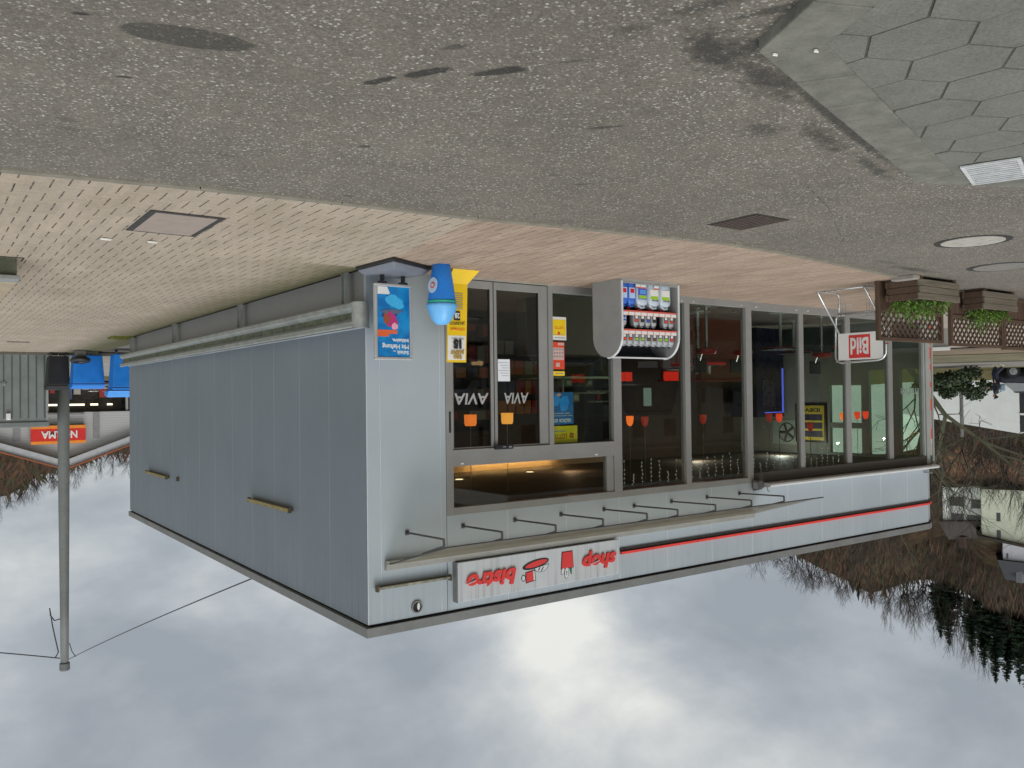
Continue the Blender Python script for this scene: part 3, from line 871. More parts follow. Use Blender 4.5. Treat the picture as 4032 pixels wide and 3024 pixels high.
for (ya, yb, za, zb) in ((.12, .66, 1.12, 3.04), (.92, 1.41, 1.12, 3.04), (1.60, 2.42, 1.44, 2.33), (1.60, 2.42, 2.46, 3.04)):
    mb = MB(); mb.box(-13.335, -13.327, ya, yb, za, zb); mb.build('end_window_pane', gla_end, shop)
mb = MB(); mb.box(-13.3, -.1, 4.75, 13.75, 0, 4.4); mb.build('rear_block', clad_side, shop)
mb = MB(); mb.box(-13.2, -.2, .2, 13.6, 3.2, 4.40); mb.build('roof_void', dark, shop)

# lettering sign
sg = thing('shop_sign', (-2.67, -.1, 3.78), 'long pale box sign reading shop and bistro with red lettering above the doors', 'sign')
mb = MB(); mb.box(-1.24, -4.09, -.10, -.001, 3.782, 4.30); mb.build('sign_box', make_wall_paint('sign_panel', (.50, .52, .53), .7), sg, bevel=.006)
mb = MB(); mb.box(-1.225, -1.239, -.105, -.001, 3.775, 4.305); mb.build('end_cap', trim_grey, sg)
lred = paint('sign_red', (.66, .045, .04), .4, 0, .06)
lred2 = paint('sign_red_edge', (.16, .02, .02), .5)
for w_, x_, wd in (('shop', -4.02, .66), ('bistro', -2.17, .80)):
    mb = MB(); add_text(mb, w_, (x_, -.102, 3.965), XR, ZU, .285, .012, width=wd, bold=.011, shear=.22)
    mb.build('lettering', lred, sg)
for x_ in (-3.60, -1.42): mb = MB(); mb.obox((x_, -.129, 4.062), (.16, .004, .012), Matrix.Rotation(R(-14), 3, 'Y')); mb.build('letter_slit', paint('slit', (.50, .52, .53), .5), sg)


def poly(mb, pts, y, th=.006):
    mb.prism([Vector((x, y, z)) for x, z in pts], (0, 0, 0), (0, -th, 0)); return mb


def ell(cx, cz, rx, rz, a0=0, a1=360, n=18, rot=0):
    o = []
    for k in range(n + 1):
        t_ = R(a0 + (a1 - a0) * k / n); x, z = rx * math.cos(t_), rz * math.sin(t_)
        o.append((cx + x * math.cos(R(rot)) - z * math.sin(R(rot)), cz + x * math.sin(R(rot)) + z * math.cos(R(rot))))
    return o
ink, lw = blackink, paint('icon_white', (.62, .64, .65), .5)
mb = MB(); poly(mb, [(-3.185, 3.845), (-2.985, 3.845), (-2.965, 4.09), (-3.205, 4.09)], -.1005, .004); mb.build('bag_outline', ink, sg)
mb = MB(); poly(mb, [(-3.175, 3.853), (-2.995, 3.853), (-2.978, 4.08), (-3.192, 4.08)], -.105, .006); mb.build('bag', lred, sg)
mb = MB(); mb.mat(1); poly(mb, ell(-3.07, 4.15, .038, .085, rot=-4), -.1005, .003); mb.mat(0); poly(mb, ell(-3.07, 4.15, .03, .077, rot=-4), -.1035, .003)
mb.mat(1); poly(mb, ell(-3.0, 4.12, .03, .055, rot=-20), -.1005, .003); mb.mat(0); poly(mb, ell(-3.0, 4.12, .023, .047, rot=-20), -.1035, .003)
mb.mat(2); poly(mb, [(-3.17, 4.085), (-3.115, 4.085), (-3.135, 4.13), (-3.15, 4.18), (-3.165, 4.18), (-3.165, 4.13)], -.1005, .005)
mb.mat(1); poly(mb, ell(-3.07, 4.14, .012, .012, n=8), -.1065, .001); poly(mb, ell(-3.07, 4.17, .010, .010, n=8), -.1065, .001)
mb.build('groceries', [lw, ink, paint('bottle_green', (.01, .12, .05), .5)], sg)
mb = MB()
mb.mat(1); poly(mb, ell(-2.52, 3.955, .235, .062, 0, 360, 24, rot=8), -.1005, .003)
mb.mat(0); poly(mb, ell(-2.53, 3.952, .195, .038, 0, 360, 24, rot=8), -.1035, .003)
mb.mat(1); poly(mb, ell(-2.62, 3.995, .13, .085, 0, 180, rot=8), -.1005, .0025); mb.mat(2); poly(mb, ell(-2.62, 4.0, .118, .072, 0, 180, rot=8), -.1032, .003)
mb.mat(1); poly(mb, [(-2.66, 4.01), (-2.64, 4.01), (-2.60, 4.065), (-2.62, 4.068)], -.1062, .001); poly(mb, [(-2.60, 4.01), (-2.58, 4.01), (-2.55, 4.05), (-2.57, 4.055)], -.1062, .001)
mb.mat(1); poly(mb, [(-2.50, 4.03), (-2.335, 4.05), (-2.345, 4.205), (-2.52, 4.185)], -.1001, .0022); mb.mat(0); poly(mb, [(-2.465, 4.045), (-2.347, 4.058), (-2.356, 4.192), (-2.475, 4.178)], -.1036, .003)
mb.mat(2); poly(mb, [(-2.49, 4.043), (-2.468, 4.045), (-2.478, 4.178), (-2.505, 4.175)], -.1036, .003)
mb.mat(1); poly(mb, ell(-2.305, 4.125, .038, .048, rot=5), -.0995, .003); mb.mat(2); poly(mb, ell(-2.303, 4.125, .026, .036, rot=5), -.1030, .003)
mb.build('meal_picture', [lred, ink, lw], sg)

# awning canopy on bent arms
cn = thing('awning', (-4, 0, 3.4), 'shallow beige sheet awning on nine bent steel arms over the shop windows', 'awning')
beam = paint('awning_beam', (.34, .335, .31), .5, .1, .1)
mb = MB(); mb.prism([Vector((-.23, -.004, 3.70)), Vector((-.62, -.90, 3.40)), Vector((-.62, -.90, 3.392)), Vector((-.23, -.004, 3.69))], (0, 0, 0), (0, 0, 0)) if False else None
mb.add([(-.24, -.05, 3.70), (-.60, -.90, 3.405), (-7.9, -.90, 3.405), (-7.34, -.05, 3.70), (-.24, -.05, 3.692), (-.60, -.90, 3.397), (-7.9, -.90, 3.397), (-7.34, -.05, 3.692)],
       [(0, 1, 2, 3), (7, 6, 5, 4), (0, 4, 5, 1), (1, 5, 6, 2), (2, 6, 7, 3), (3, 7, 4, 0)])
_aw = NT('clear_awning_sheet'); _d = _aw.n.new('ShaderNodeBsdfTranslucent'); _d.inputs[0].default_value = (.80, .78, .70, 1)
_e = _aw.n.new('ShaderNodeBsdfTransparent'); _e.inputs[0].default_value = (.95, .95, .93, 1)
_m = _aw.n.new('ShaderNodeMixShader'); _m.inputs[0].default_value = .55; _aw.l.new(_d.outputs[0], _m.inputs[1]); _aw.l.new(_e.outputs[0], _m.inputs[2]); _aw.l.new(_m.outputs[0], _aw.out.inputs[0])
mb.build('awning_sheet', _aw.m, cn)
mb = MB(); mb.box(-.23, -7.33, -.085, -.001, 3.672, 3.70).box(-.235, -7.325, -.079, -.0012, 3.640, 3.6715); mb.box(-.23, -7.33, -.06, -.001, 3.702, 3.765); mb.build('wall_beam', beam, cn, bevel=.006)
mb = MB(); mb.tube([(-.26, -.06, 3.685), (-.58, -.905, 3.397), (-8.05, -.915, 3.395)], .012, 6); mb.build('front_rod', paint('dark_steel', (.09, .09, .088), .5, .4, .15), cn)
for x in (-.55, -1.39, -2.24, -3.06, -3.89, -4.51, -5.33, -6.17, -6.99):
    mb = MB(); mb.tube([(x, -.004, 3.325), (x, -.91, 3.292)], .013, 6); mb.tube([(x, -.91, 3.285), (x, -.915, 3.375)], .015, 6); mb.tube([(x, -.915, 3.372), (x, -.40, 3.535)], .012, 6)
    mb.obox((x, -.008, 3.325), (.05, .012, .06))
    mb.build('arm', paint('dark_steel', (.09, .09, .088), .5, .4, .15), cn)
# unlit tube lamps, yellowed
ytube = paint('yellowed_tube', (.30, .24, .09), .6, 0, .5, 14)
ybr = paint('rusty_bracket', (.09, .075, .04), .8, .1, .4, 12)
def tube_lamp(p0, p1, label, out, th=.05, mt=None):
    p0, p1, out = Vector(p0), Vector(p1), Vector(out)
    g = thing('tube_lamp', (p0 + p1) / 2, label, 'wall lamp', 'yellowed tube lamps on the shop walls')
    d = (p1 - p0).normalized()
    mb = MB(); mb.bar(p0 + out * .055, p1 + out * .055, th, th); mb.build('tube', mt or ytube, g)
    mb = MB(); mb.bar(p0 + d * .02, p1 - d * .02, .035, .035); mb.build('back_channel', ybr, g)
    for q in (p0, p1): mb = MB(); mb.obox(q + out * .045, (.055 if abs(d.y) > .5 else .03, .03 if abs(d.y) > .5 else .055, .075)); mb.build('end_bracket', ybr, g)
tube_lamp((-.02 + .035, 2.46, 3.245), (.015, 4.27, 3.255), 'long yellowed tube lamp on the side wall, the one nearer the front corner', (1, 0, 0))
tube_lamp((.015, 9.74, 3.29), (.015, 11.66, 3.29), 'yellowed tube lamp on the side wall, the one farther from the front corner', (1, 0, 0))
tube_lamp((-.10, -.012, 3.965), (-1.15, -.012, 3.965), 'thin dull grey tube lamp with yellow stains on the front, right of the shop sign', (0, -1, 0), .03, paint('stained_grey_tube', (.27, .26, .20), .6, 0, .5, 9))
mb = MB(); mb.box(.0, .05, 8.93, 9.0, 3.22, 3.31); tag(mb.build('wall_bracket', ybr, origin=(0, 8.96, 3.26), bevel=.006), 'tiny rusty bracket on the side wall between the two tube lamps', 'bracket')
# floodlight
g = thing('floodlight', (-7.45, -.1, 3.2), 'dark grey floodlight hanging at the end of the white gutter', 'floodlight')
mb = MB(); mb.prism([Vector((-7.31, y, z)) for y, z in ((-.17, 3.12), (-.03, 3.12), (-.03, 3.31), (-.17, 3.27))], (0, 0, 0), (-.10, 0, 0)); mb.prism([Vector((-7.41, -.15, 3.15)), Vector((-7.41, -.04, 3.15)), Vector((-7.41, -.04, 3.27)), Vector((-7.41, -.15, 3.25))], (0, 0, 0), (-.08, 0, 0)); mb.build('housing', paint('flood_grey', (.13, .13, .13), .5, .2), g, bevel=.01)
mb = MB(); mb.box(-7.30, -7.308, -.15, -.05, 3.15, 3.26); mb.build('lens', paint('lens_grey', (.28, .28, .28), .2), g)
mb = MB(); mb.box(-7.44, -7.53, -.10, -.0, 3.17, 3.22); mb.tube([(-7.55, -.12, 3.22), (-7.57, -.14, 3.26), (-7.60, -.13, 3.32), (-7.66, -.12, 3.33)], .008, 6); mb.build('bracket', paint('flood_grey2', (.16, .16, .16), .5, .2), g)
mb = MB(); mb.tube([(-12.95, -.03, 3.34), (-13.3, -.03, 3.37)], .012, 6); tag(mb.build('wall_bar', trim_grey, origin=(-13.1, 0, 3.35)), 'short dark bar fixed to the fascia at its far end', 'bar')

# crash rail along the side wall
gr = thing('guard_rail', (.15, 6.8, 0), 'galvanised steel crash barrier running along the side wall on short posts', 'guard rail')
prof = [(.19, .43), (.205, .45), (.205, .50), (.15, .545), (.14, .555), (.14, .625), (.15, .635), (.205, .675), (.205, .73), (.19, .745), (.175, .745), (.19, .725), (.19, .68), (.135, .64), (.12, .625), (.12, .555), (.135, .54), (.19, .495), (.19, .455), (.175, .43)]
mb = MB(); mb.prism([Vector((x, -.06, z)) for x, z in prof], (0, 0, 0), (0, 13.95, 0)); mb.build('rail_beam', galv, gr)
mb = MB(); mb.box(.136, .146, -.02, 13.85, .552, .628); mb.build('mossy_groove', galv_moss, gr)
mb = MB(); n_ = 12; ctr = Vector((.10, -.06, 0)); ro, ri = .11, .095
pts_o = [(.10 + ro * math.cos(R(-a)), -.06 + ro * math.sin(R(-a))) for a in range(0, 181, 15)]
pts_i = [(.10 + ri * math.cos(R(-a)), -.06 + ri * math.sin(R(-a))) for a in range(180, -1, -15)]
mb.prism([Vector((x, y, .435)) for x, y in pts_o + pts_i], (0, 0, 0), (0, 0, .315)); mb.build('curved_end', galv, gr, smooth=False)
for y in (.42, 4.61, 8.92, 13.1):
    mb = MB(); mb.box(.045, .055, y - .05, y + .05, 0, .72); mb.box(.055, .11, y - .05, y - .042, 0, .72); mb.box(.055, .11, y + .042, y + .05, 0, .72); mb.box(.11, .125, y - .03, y + .03, .5, .68); mb.build('post', galv, gr)

# ------------------------------------------------------------------ pavement sign with the blue poster
ps = thing('pavement_sign', (-.32, -.48, 0), 'silver framed blue poster stand on a grey moulded base by the shop corner', 'poster stand')
base_t = paint('grey_blue_base', (.16, .17, .20), .55, 0, .1)
c0, c1, c2, c3 = Vector((.19, -.13, 0)), Vector((.14, -1.03, 0)), Vector((-.60, -.62, 0)), Vector((-.50, -.04, 0))
mb = MB(); q = [c0, c1, c2, c3]; cen = sum(q, Vector()) / 4
mb.prism([p + Vector((0, 0, .01)) for p in q], (0, 0, 0), (0, 0, .045)); mb.build('base_foot', black, ps, bevel=.012)
mb = MB(); qt = [p.lerp(cen, .22) for p in q]
mb.add([p.lerp(cen, .03) + Vector((0, 0, .056)) for p in q] + [p + Vector((0, 0, .125)) for p in qt], [(0, 1, 2, 3)[::-1], (4, 5, 6, 7), (0, 1, 5, 4), (1, 2, 6, 5), (2, 3, 7, 6), (3, 0, 4, 7)]); mb.build('base_top', base_t, ps, bevel=.02)
# the frame stands parallel to the shop front
PX0, PX1, PY = .075, -.43, -.42
def PP(u, w, y=0): return Vector((PX1 + (PX0 - PX1) * u, PY + y, .23 + (1.15 - .23) * w))
mb = MB(); fw = .035
mb.box(PX1, PX0, PY, PY + .05, .23, .23 + fw).box(PX1, PX0, PY, PY + .05, 1.15 - fw, 1.15).box(PX1, PX1 + fw, PY + .0003, PY + .05, .23 + fw, 1.15 - fw).box(PX0 - fw, PX0, PY + .0003, PY + .05, .23 + fw, 1.15 - fw)
mb.build('frame', paint('silver_frame', (.55, .55, .54), .3, .5, .06), ps, bevel=.008)
for u in (.22, .78):
    mb = MB(); cx = PX1 + (PX0 - PX1) * u; hx_ = []
    for k in range(40): t_ = k / 39; hx_.append((cx + .022 * math.cos(t_ * 12 * math.pi), PY + .025 + .022 * math.sin(t_ * 12 * math.pi), .12 + .11 * t_))
    mb.tube(hx_, .009, 5); mb.box(cx - .05, cx + .05, PY, PY + .05, .205, .23); mb.build('spring_foot', black, ps)
pt = NT('blue_poster'); _p = pt.mapping(pt.tc.outputs['Object'], (1, 1, 1)); _z = pt.sep(pt.pos())[2]
_c = pt.mix(pt.ramp(pt.noise(pt.pos(), 5, 4), (.35, 0.), (.7, 1.)), (.005, .13, .40), (.01, .26, .58))
poster_m = pt.bsdf(_c, .3)
mb = MB(); mb.box(PX1 + fw, PX0 - fw, PY + .012, PY + .03, .23 + fw, 1.15 - fw); po = mb.build('poster', poster_m, ps)
yq = PY + .0118
mb = MB()
for s_, x_, z_, h_ in (('Schick ...', PX1 + .05, 1.04, .062), ('Mit Haftung', PX1 + .05, .965, .075), ('inklusive.', PX1 + .05, .895, .062)):
    add_text(mb, s_, (x_, yq, z_), XR, ZU, h_, .0006, bold=.002)
mb.build('poster_text', white, po)
orange = paint('poster_orange', (.72, .13, .04), .4)
mb = MB(); mb.box(PX0 - .30, PX0 - fw, yq, yq - .002, .79, .835).box(PX0 - .19, PX0 - fw, yq, yq - .0021, .8355, .87); mb.build('orange_tag', orange, po)
mb = MB()
def blobp(mb, cx, cz, rx, rz, y, n=14, seed=0, rot=0):
    r_ = random.Random(seed); pts = []
    for k in range(n):
        t_ = 2 * math.pi * k / n; q_ = r_.uniform(.75, 1.15); x, z = rx * q_ * math.cos(t_), rz * q_ * math.sin(t_)
        pts.append((cx + x * math.cos(rot) - z * math.sin(rot), cz + x * math.sin(rot) + z * math.cos(rot)))
    mb.prism([Vector((x, y, z)) for x, z in pts], (0, 0, 0), (0, -.0012, 0))
px = (PX0 + PX1) / 2
mb.mat(0); blobp(mb, px + .06, .60, .11, .05, yq, seed=1); mb.mat(1); blobp(mb, px + .02, .68, .075, .10, yq - .0012, seed=2, rot=.4); mb.mat(2); blobp(mb, px + .09, .655, .05, .075, yq - .0024, seed=3)
mb.mat(3); blobp(mb, px - .01, .745, .045, .05, yq - .0024, seed=4); mb.mat(4); blobp(mb, px + .02, .565, .15, .028, yq - .0036, seed=5); mb.mat(5); blobp(mb, px - .02, .45, .13, .08, yq, seed=6, rot=-.4)
mb.mat(1); blobp(mb, px + .05, .60, .03, .04, yq - .0048, seed=8)
mb.build('poster_picture', [paint('p_navy', (.03, .05, .16), .4), paint('p_magenta', (.42, .03, .16), .4), paint('p_rust', (.30, .07, .03), .4), paint('p_pink', (.75, .35, .45), .4), paint('p_slate', (.10, .13, .20), .4), paint('p_sky', (.05, .42, .75), .4)], po)
mb = MB(); mb.prism([Vector((x, yq - .001, z)) for x, z in ((PX0 - .17, .27), (PX0 - fw - .005, .27), (PX0 - fw - .005, .36), (PX0 - .19, .36), (PX0 - .205, .345))], (0, 0, 0), (0, -.002, 0)); lt_ = mb.build('logo_tab', white, po)

# ------------------------------------------------------------------ blue litter bin with domed lid
bx, by = -.635, -.78
bn = thing('litter_bin', (bx, by, 0), 'bright blue cylindrical litter bin with a pale blue domed lid and round emblem', 'litter bin')
mb = MB(); mb.lathe((bx, by, 0), [(.095, 0), (.105, .01), (.140, .22), (.168, .44), (.168, .445)], 32); mb.build('bin_body', bluebin, bn, smooth=True)
mb = MB(); mb.lathe((bx, by, 0), [(.168, .446), (.178, .450), (.178, .472), (.165, .476)], 32); mb.build('green_band', paint('green_band', (.02, .38, .26), .4), bn, smooth=True)
mb = MB(); mb.lathe((bx, by, 0), [(.165, .477), (.186, .49), (.188, .51), (.180, .535), (.158, .60), (.125, .67), (.088, .715), (.06, .733), (.001, .735)], 32); mb.build('domed_lid', blue_lt, bn, smooth=True)
dirc = Vector((CX - bx, CY - by, 0)).normalized(); side_v = Vector((-dirc.y, dirc.x, 0))
ed = (dirc * .72 + side_v * .70).normalized(); es = Vector((-ed.y, ed.x, 0))
mb = MB(); cc_ = Vector((bx, by, .27)) + ed * .152
def disc(mb, c, r1, r2, u, v, off, n=24, thick=.002):
    nn = Vector(u).cross(Vector(v)).normalized()
    mb.prism([c + u * math.cos(2 * math.pi * k / n) * r1 + v * math.sin(2 * math.pi * k / n) * r2 + nn * off for k in range(n)], (0, 0, 0), nn * thick)
zv = (Vector((.0, 0, 1)) + ed * .12).normalized()
mb.mat(0); disc(mb, cc_ - ed * .003, .078, .095, es, zv, 0); mb.mat(1); disc(mb, cc_ + ed * .001, .035, .04, es, zv, 0); mb.mat(0); disc(mb, cc_ + ed * .004, .018, .022, es, zv, 0)
mb.build('emblem', [paint('emblem_pale', (.45, .62, .80), .5), redink], bn)

# ------------------------------------------------------------------ folded yellow lottery banner
bnr = thing('lottery_banner', (-1.2, -.45, 0), 'tall folded yellow and white lottery jackpot board leaning by the door', 'advert board')
BX0, BX1 = -.88, -1.17       # right and left edge
def bxy(w): return -.50 + .02 * w
mb = MB()
fr_ = [(-.80, .012), (-.50, .17), (-.46, 1.12)]
mb = MB()
def sheet(mb, u0, u1, w0, w1, off=0, th=.003):
    """u across (0 left,1 right), w along the board: 0..1 foot flap, 1..2 upright sheet"""
    def P(u, w):
        x = BX1 + (BX0 - BX1) * u
        if w <= 1:
            y = -.62 + .10 * w; z = .012 + .17 * w; nrm = Vector((0, -.86, .5)).normalized(); x += (-.10) * (1 - w) * (1.2 - u)
        else:
            y = -.52 + .05 * (w - 1); z = .182 + .99 * (w - 1); nrm = Vector((0, -1, .05)).normalized()
        return Vector((x, y, z)) + nrm * off
    a, b, c, d = P(u0, w0), P(u1, w0), P(u1, w1), P(u0, w1)
    nn = (b - a).cross(d - a).normalized()
    mb.prism([a, b, c, d], (0, 0, 0), nn * th)
sheet(mb, 0, 1, 0, 1, 0, .004); sheet(mb, 0, 1, 1, 2, 0, .004)
mb.build('board', paint('yellow_board', (.80, .53, .01), .45, 0, .05), bnr)
mb = MB(); sheet(mb, .06, .94, 1.66, 1.97, .004, .001); mb.build('white_field', white, bnr)
YB = -.525
gold = paint('gold_print', (.42, .25, .02), .5)
mb = MB(); add_text(mb, 'EURO', (-1.09, YB + .03, 1.085), XR, ZU, .062, .0008, width=.12, bold=.004); add_text(mb, 'JACKPOT', (-1.13, YB + .03, 1.025), XR, ZU, .062, .0008, width=.20, bold=.004); mb.build('gold_lettering', gold, bnr)
mb = MB(); add_text(mb, '15', (-1.085, YB + .022, .895), XR, ZU, .14, .0008, width=.12, bold=.012); add_text(mb, 'Mio. Euro', (-1.12, YB + .022, .865), XR, ZU, .03, .0008, width=.18)
add_text(mb, 'JACKPOT', (-1.13, YB + .012, .665), XR, ZU, .055, .0008, width=.22, bold=.001)
mb.build('black_lettering', blackink, bnr); mb = MB(); mb.box(-.97, -1.06, YB + .008, YB + .011, .53, .645); mb.build('black_box', blackink, bnr)
mb = MB(); add_text(mb, '28', (-1.05, YB + .0068, .555), XR, ZU, .09, .0006, width=.07, bold=.003); mb.build('white_number', white, bnr)
mb = MB(); add_text(mb, 'LOTTO 6aus49', (-1.13, YB + .014, .745), XR, ZU, .036, .0008, width=.21, bold=.001); mb.build('red_lettering', redink, bnr)
mb = MB()
for k in range(8): mb.box(-1.10, -.98 + random.uniform(-.03, .03), YB + .002, YB + .004, .30 + k * .028, .308 + k * .028)
mb.build('small_print', greyink, bnr)
mb = MB(); add_text(mb, 'e-LOTTO', (-1.19, -.563, .11), XR, (0, .10, .17), .055, .0008, width=.19, bold=.001); mb.build('flap_lettering', redink, bnr)

# ------------------------------------------------------------------ oil cabinet
cb = thing('display_cabinet', (-3.88, -.76, 0), 'grey round-topped outdoor display cabinet standing open before the shop window', 'display cabinet')
cab_m = paint('cabinet_grey', (.33, .33, .32), .5, .1, .07, 5)
rimw = paint('cabinet_rim', (.66, .68, .69), .35, .1)
CF, CB_, CXR, CXL = -1.05, -.46, -3.32, -4.455
yc, rr_ = (CF + CB_) / 2, (CB_ - CF) / 2
def arch(r, zt=.79, n=14): return [(yc + r * math.cos(R(a)), zt + r * math.sin(R(a))) for a in [180 * k / n for k in range(n + 1)]]
outl = [(CB_, .0)] + arch(rr_) + [(CF, .0)]
for xa, xb in ((CXR, CXR - .028), (CXL + .028, CXL)):
    mb = MB(); mb.prism([Vector((xa, y, z)) for y, z in outl], (0, 0, 0), (xb - xa, 0, 0)); sp = mb.build('side_panel', cab_m, cb)
    mb = MB(); o_ = [(CF, .04)] + [(y, z) for y, z in arch(rr_)[::-1] if y <= yc + .01]; pts = [Vector(((xa + xb) / 2, y - .004 if z < .79 else yc + (y - yc) * 1.012, z if z < .79 else .79 + (z - .79) * 1.012)) for y, z in o_]
    for p, q_ in zip(pts[:-1], pts[1:]): mb.bar(p, q_, .036, .012, up=(1, 0, 0)) if False else mb.tube([p, q_], .017, 6)
    mb.build('rim', rimw, sp)
mb = MB(); mb.box(CXR - .028, CXL + .028, CB_ - .02, CB_, .0, .79)
for p, q_ in zip(arch(rr_)[:-1], arch(rr_)[1:]):
    if p[0] > yc - .02: mb.bar((CXR - .03, (p[0] + q_[0]) / 2, (p[1] + q_[1]) / 2), (CXL + .03, (p[0] + q_[0]) / 2, (p[1] + q_[1]) / 2), .012, .068, up=(0, q_[0] - p[0], q_[1] - p[1])) if False else mb.add([(CXR - .028, p[0], p[1] - .004), (CXL + .028, p[0], p[1] - .004), (CXL + .028, q_[0], q_[1] - .004), (CXR - .028, q_[0], q_[1] - .004)], [(0, 1, 2, 3)])
mb.build('back_shell', paint('cabinet_inside', (.05, .055, .065), .6), cb)
mb = MB(); mb.box(CXR - .02, CXL + .02, yc - .07, yc + .03, 1.072, 1.092); mb.build('top_bar', rimw, cb, bevel=.004)
mb = MB(); mb.box(CXR - .028, CXL + .028, CF, CB_ - .02, .0, .055); mb.box(CXR - .028, CXL + .028, CF - .006, CF + .01, .055, .07)
mb.box(-3.80, -3.98, CF - .004, CF - .0001, .012, .045); mb.build('base_tray', cab_m, cb, bevel=.003)
shf = paint('shelf_dark', (.045, .05, .055), .5)
for z in (.44, .70):
    mb = MB(); mb.box(CXR - .03, CXL + .03, CF + .04, CB_ - .03, z, z + .02); s_ = mb.build('shelf', shf, cb)
    mb = MB()
    for k in range(9): mb.mat(0).box(CXR - .045 - k * .118, CXR - .045 - k * .118 - .104, CF + .018, CF + .024, z + .022, z + .066)
    mb.mat(1).box(CXR - .04, CXL + .04, CF + .022, CF + .030, z - .0, z + .068); mb.mat(1).box(CXR - .04, CXL + .04, CF + .014, CF + .0215, z + .0, z + .021)
    mb.build('price_strip', [white, paint('coral_strip', (.62, .12, .09), .5)], s_)
for x_ in (-3.62, -3.72, -3.98): mb = MB(); mb.mat(0).box(x_, x_ - .09, CF + .02, CF + .024, .073, .105); mb.mat(1).box(x_, x_ - .09, CF + .0201, CF + .024, .1055, .122); mb.build('price_tag', [white, paint('coral_strip', (.62, .12, .09), .5)], cb)


def bottle(x, y, z, w, d, h, mbody, mcap, mlabels, label, kind, handle=True, lab=(.18, .62), group=None):
    g = thing(kind, (x, y, z), label, 'bottle', group)
    mb = MB(); prof = [(.96, 0), (1, .03), (1, .68), (.93, .80), (.60, .90), (.36, .93), (.34, .96)]
    n = 12; o = []
    for sc_, zz in prof:
        for k in range(n):
            t_ = 2 * math.pi * (k + .5) / n; cx_, cy_ = math.cos(t_), math.sin(t_)
            m_ = max(abs(cx_), abs(cy_)); q_ = .72 + .28 * (1 / (m_ * 1.25))
            o.append((x + cx_ * q_ * w / 2 * sc_ / max(.75, m_), y + cy_ * q_ * d / 2 * sc_ / max(.75, m_), z + zz * h))
    fs = []
    for i in range(len(prof) - 1):
        for k in range(n): fs.append((i * n + k, i * n + (k + 1) % n, (i + 1) * n + (k + 1) % n, (i + 1) * n + k))
    fs.append(tuple(range(n))[::-1]); fs.append(tuple((len(prof) - 1) * n + k for k in range(n)))
    mb.add(o, fs); mb.build('bottle_body', mbody, g, smooth=True)
    mb = MB(); mb.lathe((x, y, z + h * .955), [(w * .2, 0), (w * .2, h * .09), (w * .17, h * .1)], 10); mb.build('cap', mcap, g)
    mb = MB(); fz = y - d / 2 * 1.0 - .004; a, b = lab; hh = b - a
    mb.mat(0).box(x - w * .40, x + w * .40, fz, fz + .003, z + h * a, z + h * b)
    mb.mat(1).box(x - w * .36, x + w * .36, fz - .001, fz, z + h * (a + hh * .62), z + h * (b - hh * .08))
    mb.mat(2).box(x - w * .30, x + w * .25, fz - .001, fz, z + h * (a + hh * .1), z + h * (a + hh * .5))
    mb.build('bottle_label', mlabels, g)
    if handle:
        mb = MB(); mb.tube([(x + w * .42, y - d * .35, z + h * .72), (x + w * .40, y - d * .42, z + h * .86), (x + w * .1, y - d * .42, z + h * .965), (x - w * .28, y - d * .35, z + h * .93)], w * .085, 6); mb.build('handle', mbody, g)
    return g
silverp = paint('silver_bottle', (.42, .44, .46), .35, .1, .08); palep = paint('milky_plastic', (.52, .60, .68), .35, 0, .06); bluep = paint('deep_blue_plastic', (.05, .16, .62), .3, 0, .1)
whitelab, blacklab = white, paint('label_black', (.03, .03, .035), .5)
greenlab, redlab, bluelab, brownlab = paint('label_green', (.30, .55, .03), .5), redink, paint('label_blue', (.05, .10, .50), .5), paint('label_brown', (.16, .09, .05), .5)
ords = ['first', 'second', 'third', 'fourth', 'fifth', 'sixth', 'seventh', 'eighth', 'ninth']
toplabs = [redlab, redlab, greenlab, greenlab, brownlab, brownlab, greenlab, greenlab, redlab]
for k in range(9):
    bottle(CXR - .098 - k * .116, CF + .10, .72, .088, .10, .215, silverp, blacklab, [blacklab, toplabs[k], whitelab],
           'silver oil bottle on the top cabinet shelf, %s from the door' % ords[k], 'oil_bottle', group='oil bottles in the display cabinet')
for k, lb in ((0, bluelab), (2, redlab), (3, blacklab), (4, bluelab), (5, blacklab), (7, redlab), (8, redlab)):
    d_ = {0: 'silver oil bottle with a blue label alone at the middle shelf end', 2: 'first bottle of the row of four on the middle cabinet shelf', 3: 'second bottle of the row of four on the middle cabinet shelf from the door side',
          4: 'third bottle of the row of four on the middle cabinet shelf from the door side', 5: 'last bottle of the row of four on the middle cabinet shelf from the door side', 7: 'red-labelled oil bottle of the end pair on the middle shelf, nearer the door', 8: 'red-labelled oil bottle at the far end of the middle cabinet shelf'}[k]
    bottle(CXR - .098 - k * .116, CF + .10, .46, .088, .10, .215, silverp, blacklab, [blacklab if k else whitelab, lb, whitelab if k else bluelab], d_, 'oil_bottle', group='oil bottles in the display cabinet')
redcap = paint('red_cap', (.55, .02, .03), .4)
for x_, lb in ((CXR - .105, 'blue screenwash canister with a red cap at the door end of the cabinet floor'), (CXR - .255, 'blue screenwash canister with a red cap, second along the cabinet floor')):
    bottle(x_, CF + .13, .06, .135, .16, .335, bluep, redcap, [paint('lab_lblue', (.45, .60, .85), .5), paint('lab_lblue', (.45, .60, .85), .5), redcap], lb, 'screenwash_canister', group='canisters on the cabinet floor')
